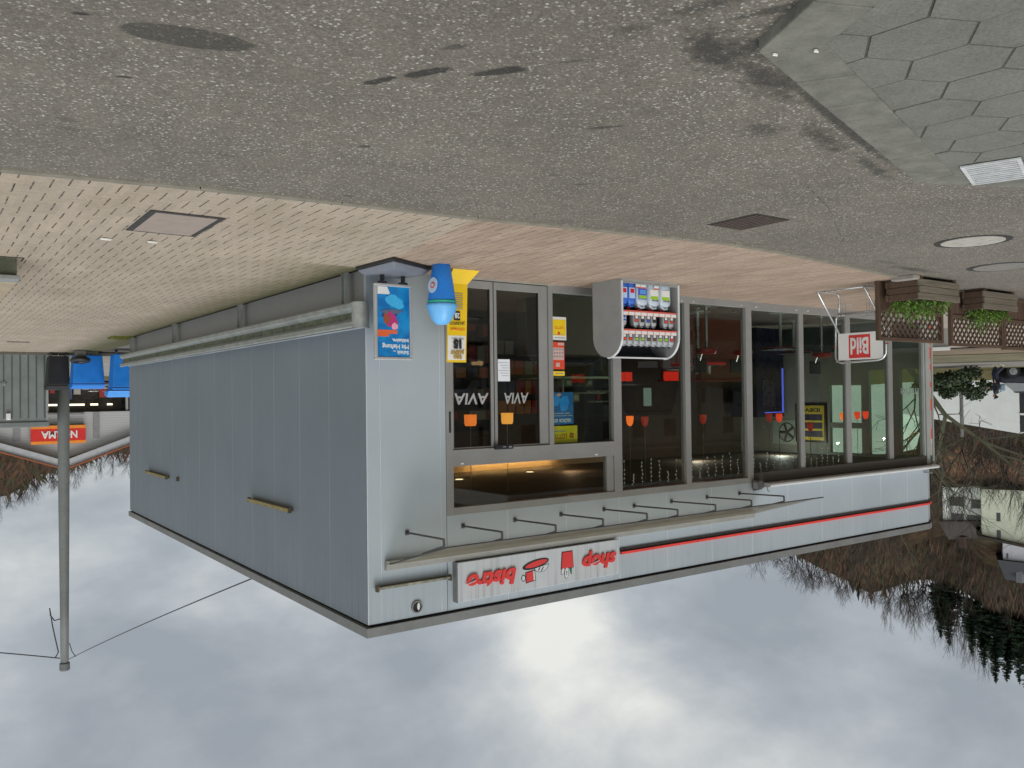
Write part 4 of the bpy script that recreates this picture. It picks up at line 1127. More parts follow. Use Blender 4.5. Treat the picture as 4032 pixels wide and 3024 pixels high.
for x_, lb, mm in ((CXR - .455, 'milky canister with a large blue label on the cabinet floor', [bluelab, greenlab, paint('lab_mid', (.1, .3, .7), .5)]), (CXR - .685, 'milky canister with white and green label beside the blue-labelled milky one', [whitelab, greenlab, whitelab]), (CXR - .91, 'milky canister with white and green label at the far end of the cabinet floor', [whitelab, greenlab, whitelab])):
    bottle(x_, CF + .14, .06, .205, .18, .345, palep, redcap, mm, lb, 'screenwash_canister', group='canisters on the cabinet floor')
    if mm[0] == whitelab:
        mb = MB(); add_text(mb, 'EXTRA', (x_ - .075, CF + .14 - .09 - .0058, .205 + .06), XR, ZU, .03, .0005, width=.13, bold=.001)
        tag(mb.build('lettering', blackink, bpy.data.objects[[o.name for o in col.objects if o.name.startswith('screenwash_canister')][-1]]))


# ------------------------------------------------------------------ things on and behind the glass
def glass_print(name, x0, x1, z0, z1, m, label, cat, y=-.0, kids=()):
    mb = MB(); mb.box(x0, x1, y - .0015, y, z0, z1)
    o = tag(mb.build(name, m, origin=(x0, y, z0)), label, cat)
    for nm, fn, km in kids:
        k = MB(); fn(k); k.build(nm, km, o)
    return o
yg = .043
def P_(x, z, s, h, w=None, b=.001): return lambda k: add_text(k, s, (x, yg - .0025, z), XR, ZU, h, .0004, width=w, bold=b)
def cross(k):
    for a in (0, 90, 180, 270): disc(k, Vector((-3.10 + .016 * math.cos(R(a + 20)), yg - .0026, .70 + .016 * math.sin(R(a + 20)))), .013, .013, Vector(XR), Vector(ZU), 0, 10, .0008)
glass_print('lottery_sticker', -3.24, -2.955, .462, .80, white, 'yellow and white lottery sticker low on the fixed pane beside the door', 'sticker', yg, [
    ('yellow_field', lambda k: k.box(-3.232, -2.963, yg - .0022, yg - .0015, .50, .735), yellow), ('small_print', lambda k: k.box(-3.22, -3.02, yg - .0022, yg - .0015, .762, .772).box(-3.2, -3.0, yg - .003, yg - .0022, .716, .722), greyink),
    ('lettering', P_(-3.185, .60, 'LOTTO', .055, .16), redink), ('clover', cross, redink)])
glass_print('red_notice', -3.20, -2.965, .83, 1.225, redink, 'red and white printed notice on the pane above the yellow lottery sticker', 'notice', yg, [
    ('white_box', lambda k: k.box(-3.195, -3.08, yg - .0022, yg - .0015, .84, .875).box(-3.19, -2.98, yg - .0022, yg - .0015, .91, 1.09).box(-3.11, -3.04, yg - .0022, yg - .0015, 1.13, 1.19), paint('notice_pink', (.62, .42, .38), .6)),
    ('print_rows', lambda k: [k.box(-3.18 + j * .05, -3.15 + j * .05, yg - .003, yg - .0022, .925 + i * .05, .95 + i * .05) for i in range(3) for j in range(4)], greyink)])
glass_print('yellow_strip_sticker', -3.20, -2.965, 1.255, 1.32, yellow, 'small yellow strip sticker on the pane above the red notice', 'sticker', yg, [('small_print', lambda k: k.box(-3.18, -3.03, yg - .0022, yg - .0015, 1.28, 1.295), greyink)])
glass_print('lucky_poster', -3.37, -2.955, 1.56, 2.03, paint('poster_blue', (.02, .14, .36), .4), 'blue poster with a figure in blue and white lettering hanging behind the upper pane', 'poster', .058, [
    ('figure_picture', lambda k: (blobp(k, -3.2, 1.72, .09, .13, .0562, seed=11), blobp(k, -3.05, 1.68, .06, .1, .0562, seed=12)), paint('poster_bright_blue', (.03, .30, .75), .4)),
    ('skin_picture', lambda k: (blobp(k, -3.10, 1.595, .05, .025, .055, seed=13)), paint('poster_skin', (.55, .32, .2), .5)),
    ('lettering', lambda k: (add_text(k, 'GLÜCK IST', (-3.32, .0558, 1.95), XR, ZU, .065, .0004, width=.34, bold=.002), add_text(k, 'wenn man es teilen kann', (-3.34, .0558, 1.895), XR, ZU, .03, .0004, width=.36), add_text(k, 'Jetzt mitspielen', (-3.30, .0558, 1.86), XR, ZU, .03, .0004, width=.3)), white)])
glass_print('lotto_board', -3.44, -2.955, 2.052, 2.30, paint('dim_yellow', (.62, .52, .01), .5), 'yellow lotto board at the top of the pane beside the doors', 'advert board', .058, [
    ('lettering', lambda k: add_text(k, 'LOTTO', (-3.24, .0555, 2.17), XR, ZU, .10, .0004, width=.27, bold=.003), paint('brown_red_ink', (.35, .08, .01), .5)),
    ('clover', lambda k: [disc(k, Vector((-3.33 + .028 * math.cos(R(a + 30)), .0555, 2.195 + .028 * math.sin(R(a + 30)))), .024, .018, Vector(XR), Vector(ZU), 0, 10, .0008) for a in (0, 90, 180, 270)], paint('brown_red_ink', (.35, .08, .01), .5)),
    ('small_print', lambda k: k.box(-3.22, -3.0, .0555, .0563, 2.12, 2.135), greyink)])
glass_print('door_notice', -2.21, -2.0, 1.095, 1.40, paperw, 'white typed paper notice taped to the sliding door', 'paper notice', .032, [
    ('typed_lines', lambda k: [k.box(-2.19, -2.02 - (i % 3) * .025, .0298, .0305, 1.14 + i * .036, 1.146 + i * .036) for i in range(6)], greyink)])
lt = paint('door_lettering', (.36, .36, .355), .5)
for x_, w_, lb in ((-2.53, .42, 'grey AVIA lettering across the sliding door leaf that carries the paper notice'), (-1.85, .55, 'grey AVIA lettering across the sliding door leaf next to the wall')):
    mb = MB(); add_text(mb, 'AVIA', (x_, .0325, 1.565), XR, ZU, .21, .0006, width=w_, bold=.004, shear=.12); tag(mb.build('door_lettering', lt, origin=(x_, .03, 1.56)), lb, 'lettering')
mb = MB(); add_text(mb, 'inne', (-12.93, .0435, 1.545), XR, ZU, .27, .0006, width=.72, bold=.003); tag(mb.build('pane_lettering', paint('faint_lettering', (.20, .24, .21), .5), origin=(-12.5, .04, 1.55)), 'faint grey-green letters on the last pane of the long window', 'lettering')
# little icicle light strings in the tops of the windows
wire = paint('string_wire', (.30, .31, .30), .4)
led = paint('clear_bulb', (.9, .92, .9), .2)
for nm, (xa, xb) in (('window bay behind the display cabinet', (-4.32, -5.66)), ('second wide window bay from the door', (-5.84, -7.18)), ('first bay under the white gutter', (-7.42, -8.72)), ('second bay under the white gutter', (-8.92, -10.15))):
    g = thing('light_string', ((xa + xb) / 2, .1, 2.9), 'unlit string of icicle lights hanging in the %s' % nm, 'string lights', 'icicle light strings in the windows')
    rg = random.Random(int(-xa * 100)); n_ = 7
    a = MB(); b = MB(); L = xa - xb
    a.tube([(xa - L * k / 12, .1, 3.04 - .012 * math.sin(k * 2.1)) for k in range(13)], .0025, 4)
    for k in range(n_):
        x = xa - L * (k + .5) / n_; ln = rg.choice((.18, .28, .36, .40)); pts = []
        for j in range(7): pts.append((x + rg.uniform(-.012, .012), .1 + rg.uniform(-.008, .008), 3.04 - ln * j / 6))
        a.tube(pts, .0032, 4)
        for p in pts[1:]:
            if rg.random() < .9: b.obox((p[0] + rg.uniform(-.014, .014), p[1], p[2]), (.015, .012, .022))
    a.build('wire', wire, g); b.build('bulbs', led, g)

# ------------------------------------------------------------------ inside the shop
def pendant(x, y, z, m, label, w=.065, h=.17, sq=False):
    g = thing('pendant_lamp', (x, y, z), label, 'pendant lamp', 'glowing pendant lamps inside the shop')
    mb = MB()
    if sq: mb.lathe((x, y, z), [(w, 0), (w * 1.02, .01), (w * .98, h * .8), (w * .85, h)], 16)
    else: mb.lathe((x, y, z), [(w, 0), (w * .98, h * .35), (w * .82, h * .75), (w * .4, h), (.01, h * 1.02)], 16)
    mb.build('lamp_shade', m, g, smooth=not sq)
    mb = MB(); mb.tube([(x, y, z + h), (x, y, 3.10)], .006, 5); mb.build('cord', galv, g)
gred = glow('lamp_red_glow', (.95, .07, .02), 0.75); gdim = glow('lamp_dim_red', (.50, .05, .03), 0.3); gor = glow('lamp_orange_glow', (1.0, .17, .02), 1.1); gye = glow('lamp_amber_glow', (1.0, .40, .06), 1.0); gyr = glow('lamp_orange_box', (1.0, .22, .03), 0.95)
for a in ((-11.93, 1.2, 2.06, gor, 'bright orange pendant lamp before the end window with the outside view'), (-12.47, 1.2, 2.05, gred, 'red pendant lamp between the bright orange one and the last pane'), (-12.80, 1.2, 2.05, gred, 'last red pendant lamp towards the far end of the shop'),
          (-9.40, 1.2, 2.02, gdim, 'dim red pendant lamp beside the blue machine'), (-9.72, 1.2, 2.03, gred, 'red pendant lamp just right of the yellow framed board'), (-10.75, 1.2, 2.25, gdim, 'dim red pendant lamp high beside the yellow framed board'), (-5.59, 1.2, 1.98, gor, 'orange pendant lamp above the display cabinet, beside the wide post'), (-5.95, 1.2, 2.0, gdim, 'dim red pendant lamp next to the orange one above the display cabinet'), (-7.46, 1.2, 2.0, gdim, 'dim red pendant lamp in the middle of the long window')):
    pendant(*a)
pendant(-2.30, 1.2, 1.88, gyr, 'orange box-shaped lamp glowing behind the door leaf next to the wall', .095, .17, True)
pendant(-2.98, 1.2, 1.87, gye, 'amber box-shaped lamp glowing behind the door leaf with the notice', .095, .17, True)

dkred = paint('dark_red_lacquer', (.22, .018, .015), .3)
brred = paint('red_brown_front', (.17, .05, .03), .5, 0, .15)
ct = thing('serving_counter', (-9.2, 2.5, 0), 'long serving counter with a red-brown front in the middle of the shop', 'counter')
mb = MB(); mb.box(-8.2, -10.2, 2.5, 3.0, .02, 1.30); mb.build('counter_front', brred, ct)
mb = MB(); mb.box(-8.15, -10.25, 2.42, 3.05, 1.30, 1.345); mb.build('counter_top', dkred, ct, bevel=.01)
tb = thing('bar_table', (-7.9, 1.7, 0), 'round high bar table with a dark top and red edge behind the middle window', 'bar table')
mb = MB(); mb.lathe((-7.9, 1.7, 1.0), [(.50, 0), (.53, .02), (.53, .05), (.50, .06)], 32); mb.build('table_edge', red, tb)
mb = MB(); mb.lathe((-7.9, 1.7, 1.061), [(.50, 0), (.50, .012)], 32); mb.build('table_top', paint('slate_top', (.06, .065, .06), .3), tb)
mb = MB(); mb.lathe((-7.9, 1.7, .02), [(.25, 0), (.25, .02), (.04, .03), (.035, .97)], 20); mb.build('leg', chrome, tb)
for k, (x, lb) in enumerate(((-7.75, 'chrome sugar dispenser on the round bar table, nearer the door'), (-8.1, 'second small chrome dispenser on the round bar table'))):
    g = thing('sugar_dispenser', (x, 1.6, 1.07), lb, 'dispenser', 'dispensers on the bar table')
    mb = MB(); mb.lathe((x, 1.6, 1.074), [(.035, 0), (.035, .10)], 12); mb.build('jar', paint('sugar', (.6, .58, .55), .4), g)
    mb = MB(); mb.lathe((x, 1.6, 1.1745), [(.037, 0), (.037, .03), (.02, .055)], 12); mb.build('lid', chrome, g)
cm = thing('coffee_machine_unit', (-6.2, 2.9, 0), 'tall black machine cabinet with chrome trays behind the first wide window bay', 'machine')
mb = MB(); mb.box(-5.75, -6.65, 2.6, 3.2, .02, 2.55); mb.build('cabinet_body', paint('machine_black', (.012, .012, .014), .35), cm, bevel=.02)
mb = MB(); mb.box(-5.8, -6.6, 2.55, 2.599, 1.52, 1.58); mb.build('tray', chrome, cm); mb = MB(); mb.box(-5.8, -6.6, 2.55, 2.599, 1.72, 1.75); mb.build('tray', chrome, cm)
mb = MB(); mb.box(-6.05, -6.12, 2.57, 2.599, 1.60, 1.70); mb.build('red_button', red, cm)
def stool(x, y, label):
    g = thing('bar_stool', (x, y, 0), label, 'bar stool', 'red bar stools inside the shop')
    mb = MB(); mb.lathe((x, y, .78), [(.17, 0), (.19, .02), (.19, .07), (.15, .10)], 20); mb.build('seat', dkred, g)
    mb = MB(); mb.lathe((x, y, .02), [(.2, 0), (.2, .015), (.03, .03), (.028, .76)], 16); mb.build('leg', chrome, g)
    mb = MB(); mb.box(x - .17, x + .17, y + .15, y + .18, .95, 1.22); mb.build('backrest', paint('stool_black', (.02, .018, .018), .5), g); mb = MB(); mb.tube([(x, y + .1, .85), (x, y + .165, 1.0)], .015, 6); mb.build('back_bracket', chrome, g)
stool(-7.3, .95, 'red bar stool standing by the post between the second and third window bays'); stool(-8.5, 1.1, 'red bar stool near the first narrow window bay'); stool(-10.9, 1.0, 'red bar stool before the offer board wall')
for x_, y_, lb in ((-9.4, .9, 'black cafe table with red edge in the first narrow window bay'), (-11.2, 1.9, 'black cafe table with red edge in the second narrow window bay')):
    g = thing('cafe_table', (x_, y_, 0), lb, 'table', 'cafe tables in the shop'); mb = MB(); mb.lathe((x_, y_, .73), [(.36, 0), (.38, .01), (.38, .03)], 24); mb.build('table_top', paint('table_black', (.02, .02, .02), .3), g); mb = MB(); mb.lathe((x_, y_, .72), [(.37, 0), (.385, .009)], 24); mb.build('red_edge', red, g); mb = MB(); mb.lathe((x_, y_, .02), [(.22, 0), (.22, .02), (.03, .03), (.03, .70)], 16); mb.build('leg', galv, g)
vm = thing('vending_machine', (-12.6, 3.9, 0), 'dark blue drinks machine with a thin lit blue edge near the back wall', 'vending machine')
mb = MB(); mb.box(-12.1, -13.15, 3.62, 4.4, .02, 2.2); mb.build('housing', paint('navy_panel', (.012, .018, .05), .3), vm)
mb = MB(); mb.box(-13.08, -13.12, 3.6, 3.62, 1.0, 2.1).box(-12.4, -13.079, 3.6, 3.6199, 2.08, 2.1); mb.build('light_edge', glow('blue_edge_light', (.12, .16, .9), .8), vm)
mb = MB(); mb.box(-12.3, -12.8, 3.6, 3.62, 1.3, 1.95); mb.build('front_picture', paint('vm_pic', (.05, .05, .09), .3, 0, .4, 8), vm)
# pale display case with plates
dc = thing('cake_display', (-4.4, 1.2, 0), 'glass cake display case glowing pale green behind the pane beside the door', 'display case')
pg = paint('pale_green_glass', (.36, .40, .32), .2)
mb = MB(); mb.box(-3.55, -5.1, 1.0, 1.7, .02, .95); mb.build('base_cabinet', paint('case_base', (.12, .10, .08), .5), dc)
mb = MB(); mb.box(-3.55, -5.1, 1.0, 1.02, 1.30, 1.335).box(-3.55, -5.1, 1.02, 1.7, 1.32, 1.335); mb.build('shelf', pg, dc)
mb = MB(); mb.lathe((-4.45, 1.3, 1.56), [(.50, 0), (.54, .012), (.52, .02)], 30); mb.build('upper_shelf', pg, dc)
for x_ in (-3.57, -5.08, -3.95): 
    mb = MB(); mb.box(x_ - .012, x_ + .012, 1.0, 1.024, .95, 2.0); mb.build('upright', paint('case_post', (.45, .46, .42), .3, .4), dc)
mb = MB(); mb.box(-3.58, -5.07, .998, 1.004, .95, 1.98); mb.build('case_glass', glass('case_glass_m', (.85, .88, .82), .5), dc)
for k, (x, z, mm, lb) in enumerate(((-3.75, 1.335, paint('box_red', (.5, .05, .04), .5), 'red snack box on the glass shelf of the cake display'), (-4.15, 1.335, paint('box_green', (.18, .25, .16), .5), 'dull green jar row on the glass shelf of the cake display'), (-4.6, 1.335, paint('box_brown', (.3, .2, .1), .6), 'brown cake box on the glass shelf of the cake display'), (-4.3, 1.582, paint('box_tan', (.5, .36, .2), .6), 'tan pastry box on the round upper shelf of the cake display'), (-3.85, 1.0 - .05, paint('box_orange', (.7, .25, .04), .6), 'orange packet at the bottom of the cake display'))):
    g = thing('goods_box', (x, 1.3, z), lb, 'box'); mb = MB(); mb.box(x - .09, x + .09, 1.12, 1.3, z, z + .13); mb.build('carton', mm, g, bevel=.01); mb = MB(); mb.box(x - .06, x + .03, 1.117, 1.12, z + .03, z + .1); mb.build('print', white, g)
# warm shelving by the doors
sh = thing('shop_shelf', (-2.4, 3.6, 0), 'tall brown shelf stocked with dark red and amber packets behind the sliding doors', 'shelf')
mb = MB()
for x in (-1.3, -2.3, -3.3, -4.3): mb.box(x - .02, x + .02, 3.5, 3.9, .02, 2.35)
for z in (.25, .65, 1.05, 1.45, 1.85, 2.25): mb.box(-1.32, -4.28, 3.5, 3.9, z, z + .02)
mb.box(-1.3, -4.3, 3.9, 3.92, 0, 2.35); mb.build('shelf_frame', paint('dark_shelf_wood', (.07, .045, .03), .6), sh)
rg = random.Random(5); packs = [paint('pk%d' % k, c, .5) for k, c in enumerate(((.30, .03, .02), (.45, .20, .05), (.10, .06, .04), (.35, .33, .28), (.06, .08, .16), (.5, .10, .03)))]
mb = MB()
for z in (.27, .67, 1.07, 1.47, 1.87):
    x = -1.36
    while x > -4.2:
        w = rg.uniform(.08, .22); h = rg.uniform(.12, .32); mb.mat(rg.randrange(6)).box(x, x - w, 3.55, 3.8, z, z + h); x -= w + rg.uniform(.005, .06)
pk = mb.build('packets', packs, sh); pk['kind'] = 'stuff'
sh2 = thing('magazine_rack', (-6, 4.1, 0), 'dark rack with faint magazines along the back wall behind the middle windows', 'rack')
mb = MB(); mb.box(-4.8, -8.1, 4.3, 4.55, .02, 2.2); mb.build('rack_frame', paint('rack_dark', (.035, .03, .028), .6), sh2)
mb = MB()
for z in (.5, .9, 1.3, 1.7):
    x = -4.9
    while x > -8.0:
        w = rg.uniform(.15, .24); mb.mat(rg.randrange(6)).box(x, x - w, 4.25, 4.28, z, z + .27); x -= w + .03
mg = mb.build('magazines', packs, sh2); mg['kind'] = 'stuff'
g = thing('wall_picture', (-13.27, 3.7, 2.36), 'grey-toned picture of a round wheel above the dark blue machine', 'picture')
mb = MB(); mb.box(-13.275, -13.255, 3.30, 4.05, 2.30, 2.90); mb.build('print_sheet', paint('pale_green_print', (.33, .38, .33), .5, 0, .15, 5), g)
mb = MB(); c0 = Vector((-13.25, 3.62, 2.60))
for k in range(24):
    a, b = 2 * math.pi * k / 24, 2 * math.pi * (k + 1) / 24
    mb.tube([c0 + Vector((0, math.cos(a) * .23, math.sin(a) * .23)), c0 + Vector((0, math.cos(b) * .23, math.sin(b) * .23))], .014, 4, caps=False)
for k in range(5): a = 2 * math.pi * k / 5; mb.tube([c0, c0 + Vector((0, math.cos(a) * .22, math.sin(a) * .22))], .035, 4)
mb.build('wheel_picture', paint('print_dark', (.05, .055, .055), .5), g)
g = thing('offer_board', (-13.25, 2.95, 2.35), 'yellow and black framed offer board with dark panels on the end wall', 'board')
mb = MB(); mb.box(-13.278, -13.24, 2.50, 3.36, 1.88, 2.82); mb.build('board_frame', black, g)
mb = MB(); mb.box(-13.24, -13.235, 2.55, 3.31, 1.93, 2.77); mb.build('yellow_panel', paint('board_yellow', (.62, .48, .04), .5), g)
mb = MB()

for z in (2.14, 2.34, 2.54): mb = MB(); mb.box(-13.235, -13.231, 2.60, 3.22, z, z + .15); mb.build('dark_panel', paint('board_dark', (.04, .035, .06), .5), g)
mb = MB(); add_text(mb, 'IDEAL', (-13.2305, 2.66, 2.08), (0, 1, 0), (0, 0, -1), .12, .0005, width=.52, bold=.003); mb.build('lettering', blackink, g)
# paper on the glass by the cabinet
g = tag(MB().box(-5.30, -5.48, .56, .565, 1.50, 1.80).build('hanging_paper', paint('pale_green_paper', (.33, .40, .37), .7), origin=(-5.4, .56, 1.5)), 'pale green paper hanging inside the wide window above the display cabinet', 'paper')
# ceiling cove lighting, seen lit through the transom
def lamp(name, kind, loc, energy, colr, size=None, size_y=None, rot=(0, 0, 0)):
    d = bpy.data.lights.new(name, kind); d.energy = energy; d.color = colr
    if kind == 'AREA': d.shape = 'RECTANGLE'; d.size = size; d.size_y = size_y
    else: d.shadow_soft_size = size
    o = bpy.data.objects.new(name, d); col.objects.link(o); o.location = loc; o.rotation_euler = rot
    return o
g = thing('cove_light', (-3.6, 4.4, 2.45), 'warm cove light strip glowing along the top of the back wall', 'cove light')
mb = MB(); mb.box(-1.0, -6.6, 4.36, 4.40, 2.80, 2.85).box(-1.0, -6.6, 4.40, 4.58, 2.80, 2.815); mb.build('cove_shelf', paint('cove_shelf', (.3, .22, .14), .6), g)
mb = MB()
for a, b in ((-1.2, -3.85), (-4.35, -6.5)): mb.box(a, b, 4.45, 4.50, 2.825, 2.842)
mb.build('cove_tube', glow('cove_tube_glow', (1.0, .62, .26), 26.0), g)
for x, y, lb in ((-2.2, 2.4, 'ceiling spotlight glowing above the doors'), (-3.4, 3.3, 'ceiling spotlight glowing at the middle of the transom view'), (-1.9, 3.6, 'ceiling spotlight glowing near the cove by the side wall'), (-5.2, 3.6, 'ceiling spotlight glowing near the cove, farthest from the side wall')):
    g = thing('ceiling_spot', (x, y, 3.1), lb, 'ceiling light', 'round spots in the shop ceiling')
    mb = MB(); mb.lathe((x, y, 3.088), [(.09, 0), (.10, .012)], 16); mb.build('rim', galv, g); mb = MB(); mb.lathe((x, y, 3.083), [(.07, 0), (.07, .004)], 16); mb.build('lens', glow('spot_glow', (1.0, .75, .45), 2.5), g)
lamp('shop_fill_light', 'POINT', (-2.6, 3.1, 2.9), 9, (1, .62, .32), .03)  # point lights without fittings, added to brighten the interior
lamp('shop_fill_light', 'POINT', (-6.0, 3.3, 2.9), 7, (1, .62, .36), .03)
lamp('shop_fill_light', 'POINT', (-9.6, 3.3, 2.9), 14, (1, .85, .7), .03)
lamp('shop_fill_light', 'POINT', (-12.2, 3.0, 2.9), 24, (.95, 1.0, .92), .03)

# ------------------------------------------------------------------ newspaper rack
nr = thing('newspaper_rack', (-7.6, -1.9, 0), 'chrome tube newspaper rack with a white and red Bild sign in front of the window', 'newspaper rack')
tubem = paint('rack_chrome', (.62, .63, .63), .25, .7, .06)
X0 = -7.65
fr_pts = [(X0, -1.53, .36), (X0, -1.48, .42), (X0, -1.46, 1.04), (X0, -1.49, 1.11), (X0, -1.56, 1.14), (X0, -2.20, 1.115), (X0, -2.28, 1.09), (X0, -2.33, 1.02), (X0, -2.35, .42), (X0, -2.30, .36), (X0, -1.53, .36)]
mb = MB(); mb.tube(fr_pts, .016, 8); mb.build('sign_hoop', tubem, nr, smooth=True)
for y in (-1.53, -2.33):
    mb = MB(); mb.tube([(X0, y, .66), (-7.12, y, .06), (-7.08, y, .018), (-7.14, y, .016), (-7.58, y, .016), (-7.66, y, .05), (-7.68, y, .12), (-7.655, y, .38)], .015, 8); mb.build('leg', tubem, nr, smooth=True)
mb = MB(); mb.tube([(-7.14, -1.53, .016), (-7.14, -2.33, .016)], .014, 8); mb.build('base_bar', tubem, nr, smooth=True)
mb = MB(); mb.tube([(-7.655, -1.53, .34), (-7.655, -2.33, .34)], .013, 8); mb.build('cross_bar', tubem, nr, smooth=True)
mb = MB(); mb.box(X0 - .006, X0 + .006, -1.515, -2.285, .665, 1.095); sb = mb.build('sign_board', paint('sign_white', (.82, .81, .77), .5, 0, .04), nr, bevel=.004)
mb = MB(); mb.box(X0 + .006, X0 + .008, -1.705, -2.075, .70, 1.07); mb.build('red_square', paint('sign_red_field', (.68, .05, .045), .5), sb)
mb = MB(); add_text(mb, 'Bild', (X0 + .0085, -2.045, .755), (0, 1, 0), ZU, .36, .001, width=.31, bold=.010); mb.build('lettering', paint('sign_white2', (.76, .75, .73), .5), sb)
for y in (-1.455, -2.35): mb = MB(); mb.box(X0 - .02, X0 + .02, y - .02, y + .02, .86, .875); mb.build('clip', paint('red_clip', (.4, .05, .03), .5), nr)
for yb in (-1.62, -2.12):
    mb = MB()
    for k in range(4):
        y = yb - k * .045; mb.tube([(X0 - .02, y, .22), (X0 + .16, y, .20), (X0 + .17, y, .44)], .004, 4)
    mb.tube([(X0 + .165, yb, .44), (X0 + .165, yb - .14, .44)], .004, 4); mb.tube([(X0 + .16, yb, .20), (X0 + .16, yb - .14, .20)], .004, 4); mb.build('wire_basket', chrome, nr)

# ------------------------------------------------------------------ wooden lattice fence and planters
wd1 = wood('brown_stained_wood', (.062, .036, .022), (.125, .075, .046), 0)
wd2 = wood('brown_stained_wood_upright', (.062, .036, .022), (.125, .075, .046), 2)
wdg = wood('weathered_planter_wood', (.10, .085, .062), (.20, .17, .125), 0)
def fence(x0, x1, y, label, board=False, h=.87):
    g = thing('lattice_fence', ((x0 + x1) / 2, y, 0), label, 'lattice fence', 'brown lattice fence panels')
    for x in (x0, x1 + .06): mb = MB(); mb.box(x, x - .06, y - .03, y + .03, 0, h); mb.build('post', wd2, g, bevel=.004)
    for z in (.40, h - .055, .03): mb = MB(); mb.box(x0 - .06, x1 + .06, y - .025, y + .025, z, z + .055); mb.build('rail', wd1, g, bevel=.004)
    mb = MB(); x = x0 - .065
    while x > x1 + .12:
        mb.box(x, x - .115, y - .008, y + .008, .085, .40); x -= .122
    mb.build('boards', wd2, g)
    for sgn in (1, -1):
        mb = MB(); zt, zb = h - .055, .455; H = zt - zb; xa, xb = x0 - .06, x1 + .06; st = .135; c = xb - H
        while c < xa + H:
            p0, p1 = (c, zb), (c + H, zt)
            if sgn < 0: p0, p1 = (c + H, zb), (c, zt)
            pts = []
            for t_ in (0, 1):
                pts.append(p0 if t_ == 0 else p1)
            (ax, az), (bx_, bz) = pts
            def cl(ax, az, bx_, bz):
                dx, dz = bx_ - ax, bz - az; t0, t1 = 0., 1.
                for lim, s_ in ((xb, 1), (xa, -1)):
                    va, vb = s_ * (ax - lim), s_ * (bx_ - lim)
                    if va < 0 and vb < 0: return None
                    if va < 0: t0 = max(t0, va / (va - vb))
                    if vb < 0: t1 = min(t1, va / (va - vb))
                return (ax + dx * t0, az + dz * t0, ax + dx * t1, az + dz * t1) if t1 > t0 + .02 else None
            r_ = cl(ax, az, bx_, bz)
            if r_: mb.bar((r_[0], y + sgn * .006, r_[1]), (r_[2], y + sgn * .006, r_[3]), .010, .026, up=(0, 1, 0))
            c += st
        mb.build('lattice', wd1, g)
    if board:
        mb = MB(); mb.box(x0 - .062, x0 - .36, y - .035, y - .012, .02, .40); mb.build('side_board', wd2, g)
    return g
fence(-6.72, -8.52, -2.75, 'brown lattice fence panel nearest the newspaper rack, with the first planter before it', True)
fence(-8.76, -10.50, -2.75, 'second brown lattice fence panel, behind the second planter box', h=.90)
fence(-10.52, -12.30, -2.75, 'third brown lattice fence panel, running out of the picture', h=.92)
fence(-12.32, -14.10, -2.75, 'fourth brown lattice fence panel, beyond the third one', h=.93)
soil = paint('potting_soil', (.03, .022, .016), .95, 0, .3, 20)
leafm1 = NT('conifer_leaf_m'); _r = leafm1.noise(leafm1.pos(), 14, 3)
leaf_a = leafm1.bsdf(leafm1.ramp(_r, (.3, (.03, .085, .012)), (.7, (.20, .40, .04))), .6)
def planter(x0, x1, y0, y1, label, plabel, seed, h=.33):
    g = thing('planter_box', ((x0 + x1) / 2, (y0 + y1) / 2, 0), label, 'planter box', 'wooden planter boxes before the fence')
    for side_, (a, b, c, d) in (('front', (x0, x1, y0, y0 + .03)), ('back', (x0, x1, y1 - .03, y1)), ('end', (x0, x0 - .03, y0 + .0301, y1 - .0301)), ('end', (x1 + .03, x1, y0 + .0301, y1 - .0301))):
        mb = MB(); z = .045
        for k in range(3):
            hh = (h - .045) / 3
            ov = .03 if side_ in ('front', 'back') and k % 2 == 0 else 0
            if side_ == 'front' or side_ == 'back': mb.box(a + ov, b - ov, c, d, z + .003, z + hh - .003)
            else: mb.box(a, b, c - (0 if k % 2 == 0 else .0), d, z + .003, z + hh - .003)
            z += hh
        mb.build('side_planks', wdg if side_ == 'front' else wd1, g, bevel=.004)
    for x in (x0 - .08, x1 + .08):
        mb = MB(); mb.box(x + .04, x - .04, y0 + .02, y1 - .02, 0, .0445); mb.build('foot', wd1, g)
    mb = MB(); mb.box(x0 - .031, x1 + .031, y0 + .031, y1 - .031, .06, h - .04); mb.build('soil', soil, g)
    pl = thing('planter_shrub', ((x0 + x1) / 2, (y0 + y1) / 2, h - .03), plabel, 'shrub', 'low evergreens in the planters')
    rg = random.Random(seed); mb = MB(); st = MB()
    cxs = (x0 + x1) / 2
    for k in range(75):
        bx_ = rg.uniform(x1 + .12, x0 - .08); by_ = rg.uniform(y0 + .08, y1 - .06)
        pk_ = max(.05, 1 - abs(bx_ - (x0 - .33)) / (abs(x0 - x1) * .62)); L = rg.uniform(.16, .34) * (0.45 + pk_); a = rg.uniform(0, 6.28); lean = rg.uniform(.1, .9)
        p0 = Vector((bx_, by_, h - .05)); dirv = Vector((math.cos(a) * lean, math.sin(a) * lean, 1)).normalized(); p1 = p0 + dirv * L
        st.tube([p0, p0.lerp(p1, .5) + Vector((0, 0, .01)), p1], [.006, .004, .002], 4)
        for j in range(30):
            t_ = rg.uniform(.1, 1.02); q = p0.lerp(p1, t_); aa = rg.uniform(0, 6.28); s_ = rg.uniform(.035, .065) * (1.25 - t_ * .6)
            dv = (Vector((math.cos(aa), math.sin(aa), rg.uniform(-.1, .9))).normalized() + dirv * .6).normalized(); e_ = q + dv * s_; w_ = dv.cross(Vector((rg.uniform(-1, 1), rg.uniform(-1, 1), rg.uniform(-1, 1)))).normalized() * s_ * .16
            mb.add([q, q.lerp(e_, .5) + w_, e_, q.lerp(e_, .5) - w_], [(0, 1, 2, 3)])
    mb.build('leaves', leaf_a, pl); st.build('stems', wd2, pl)
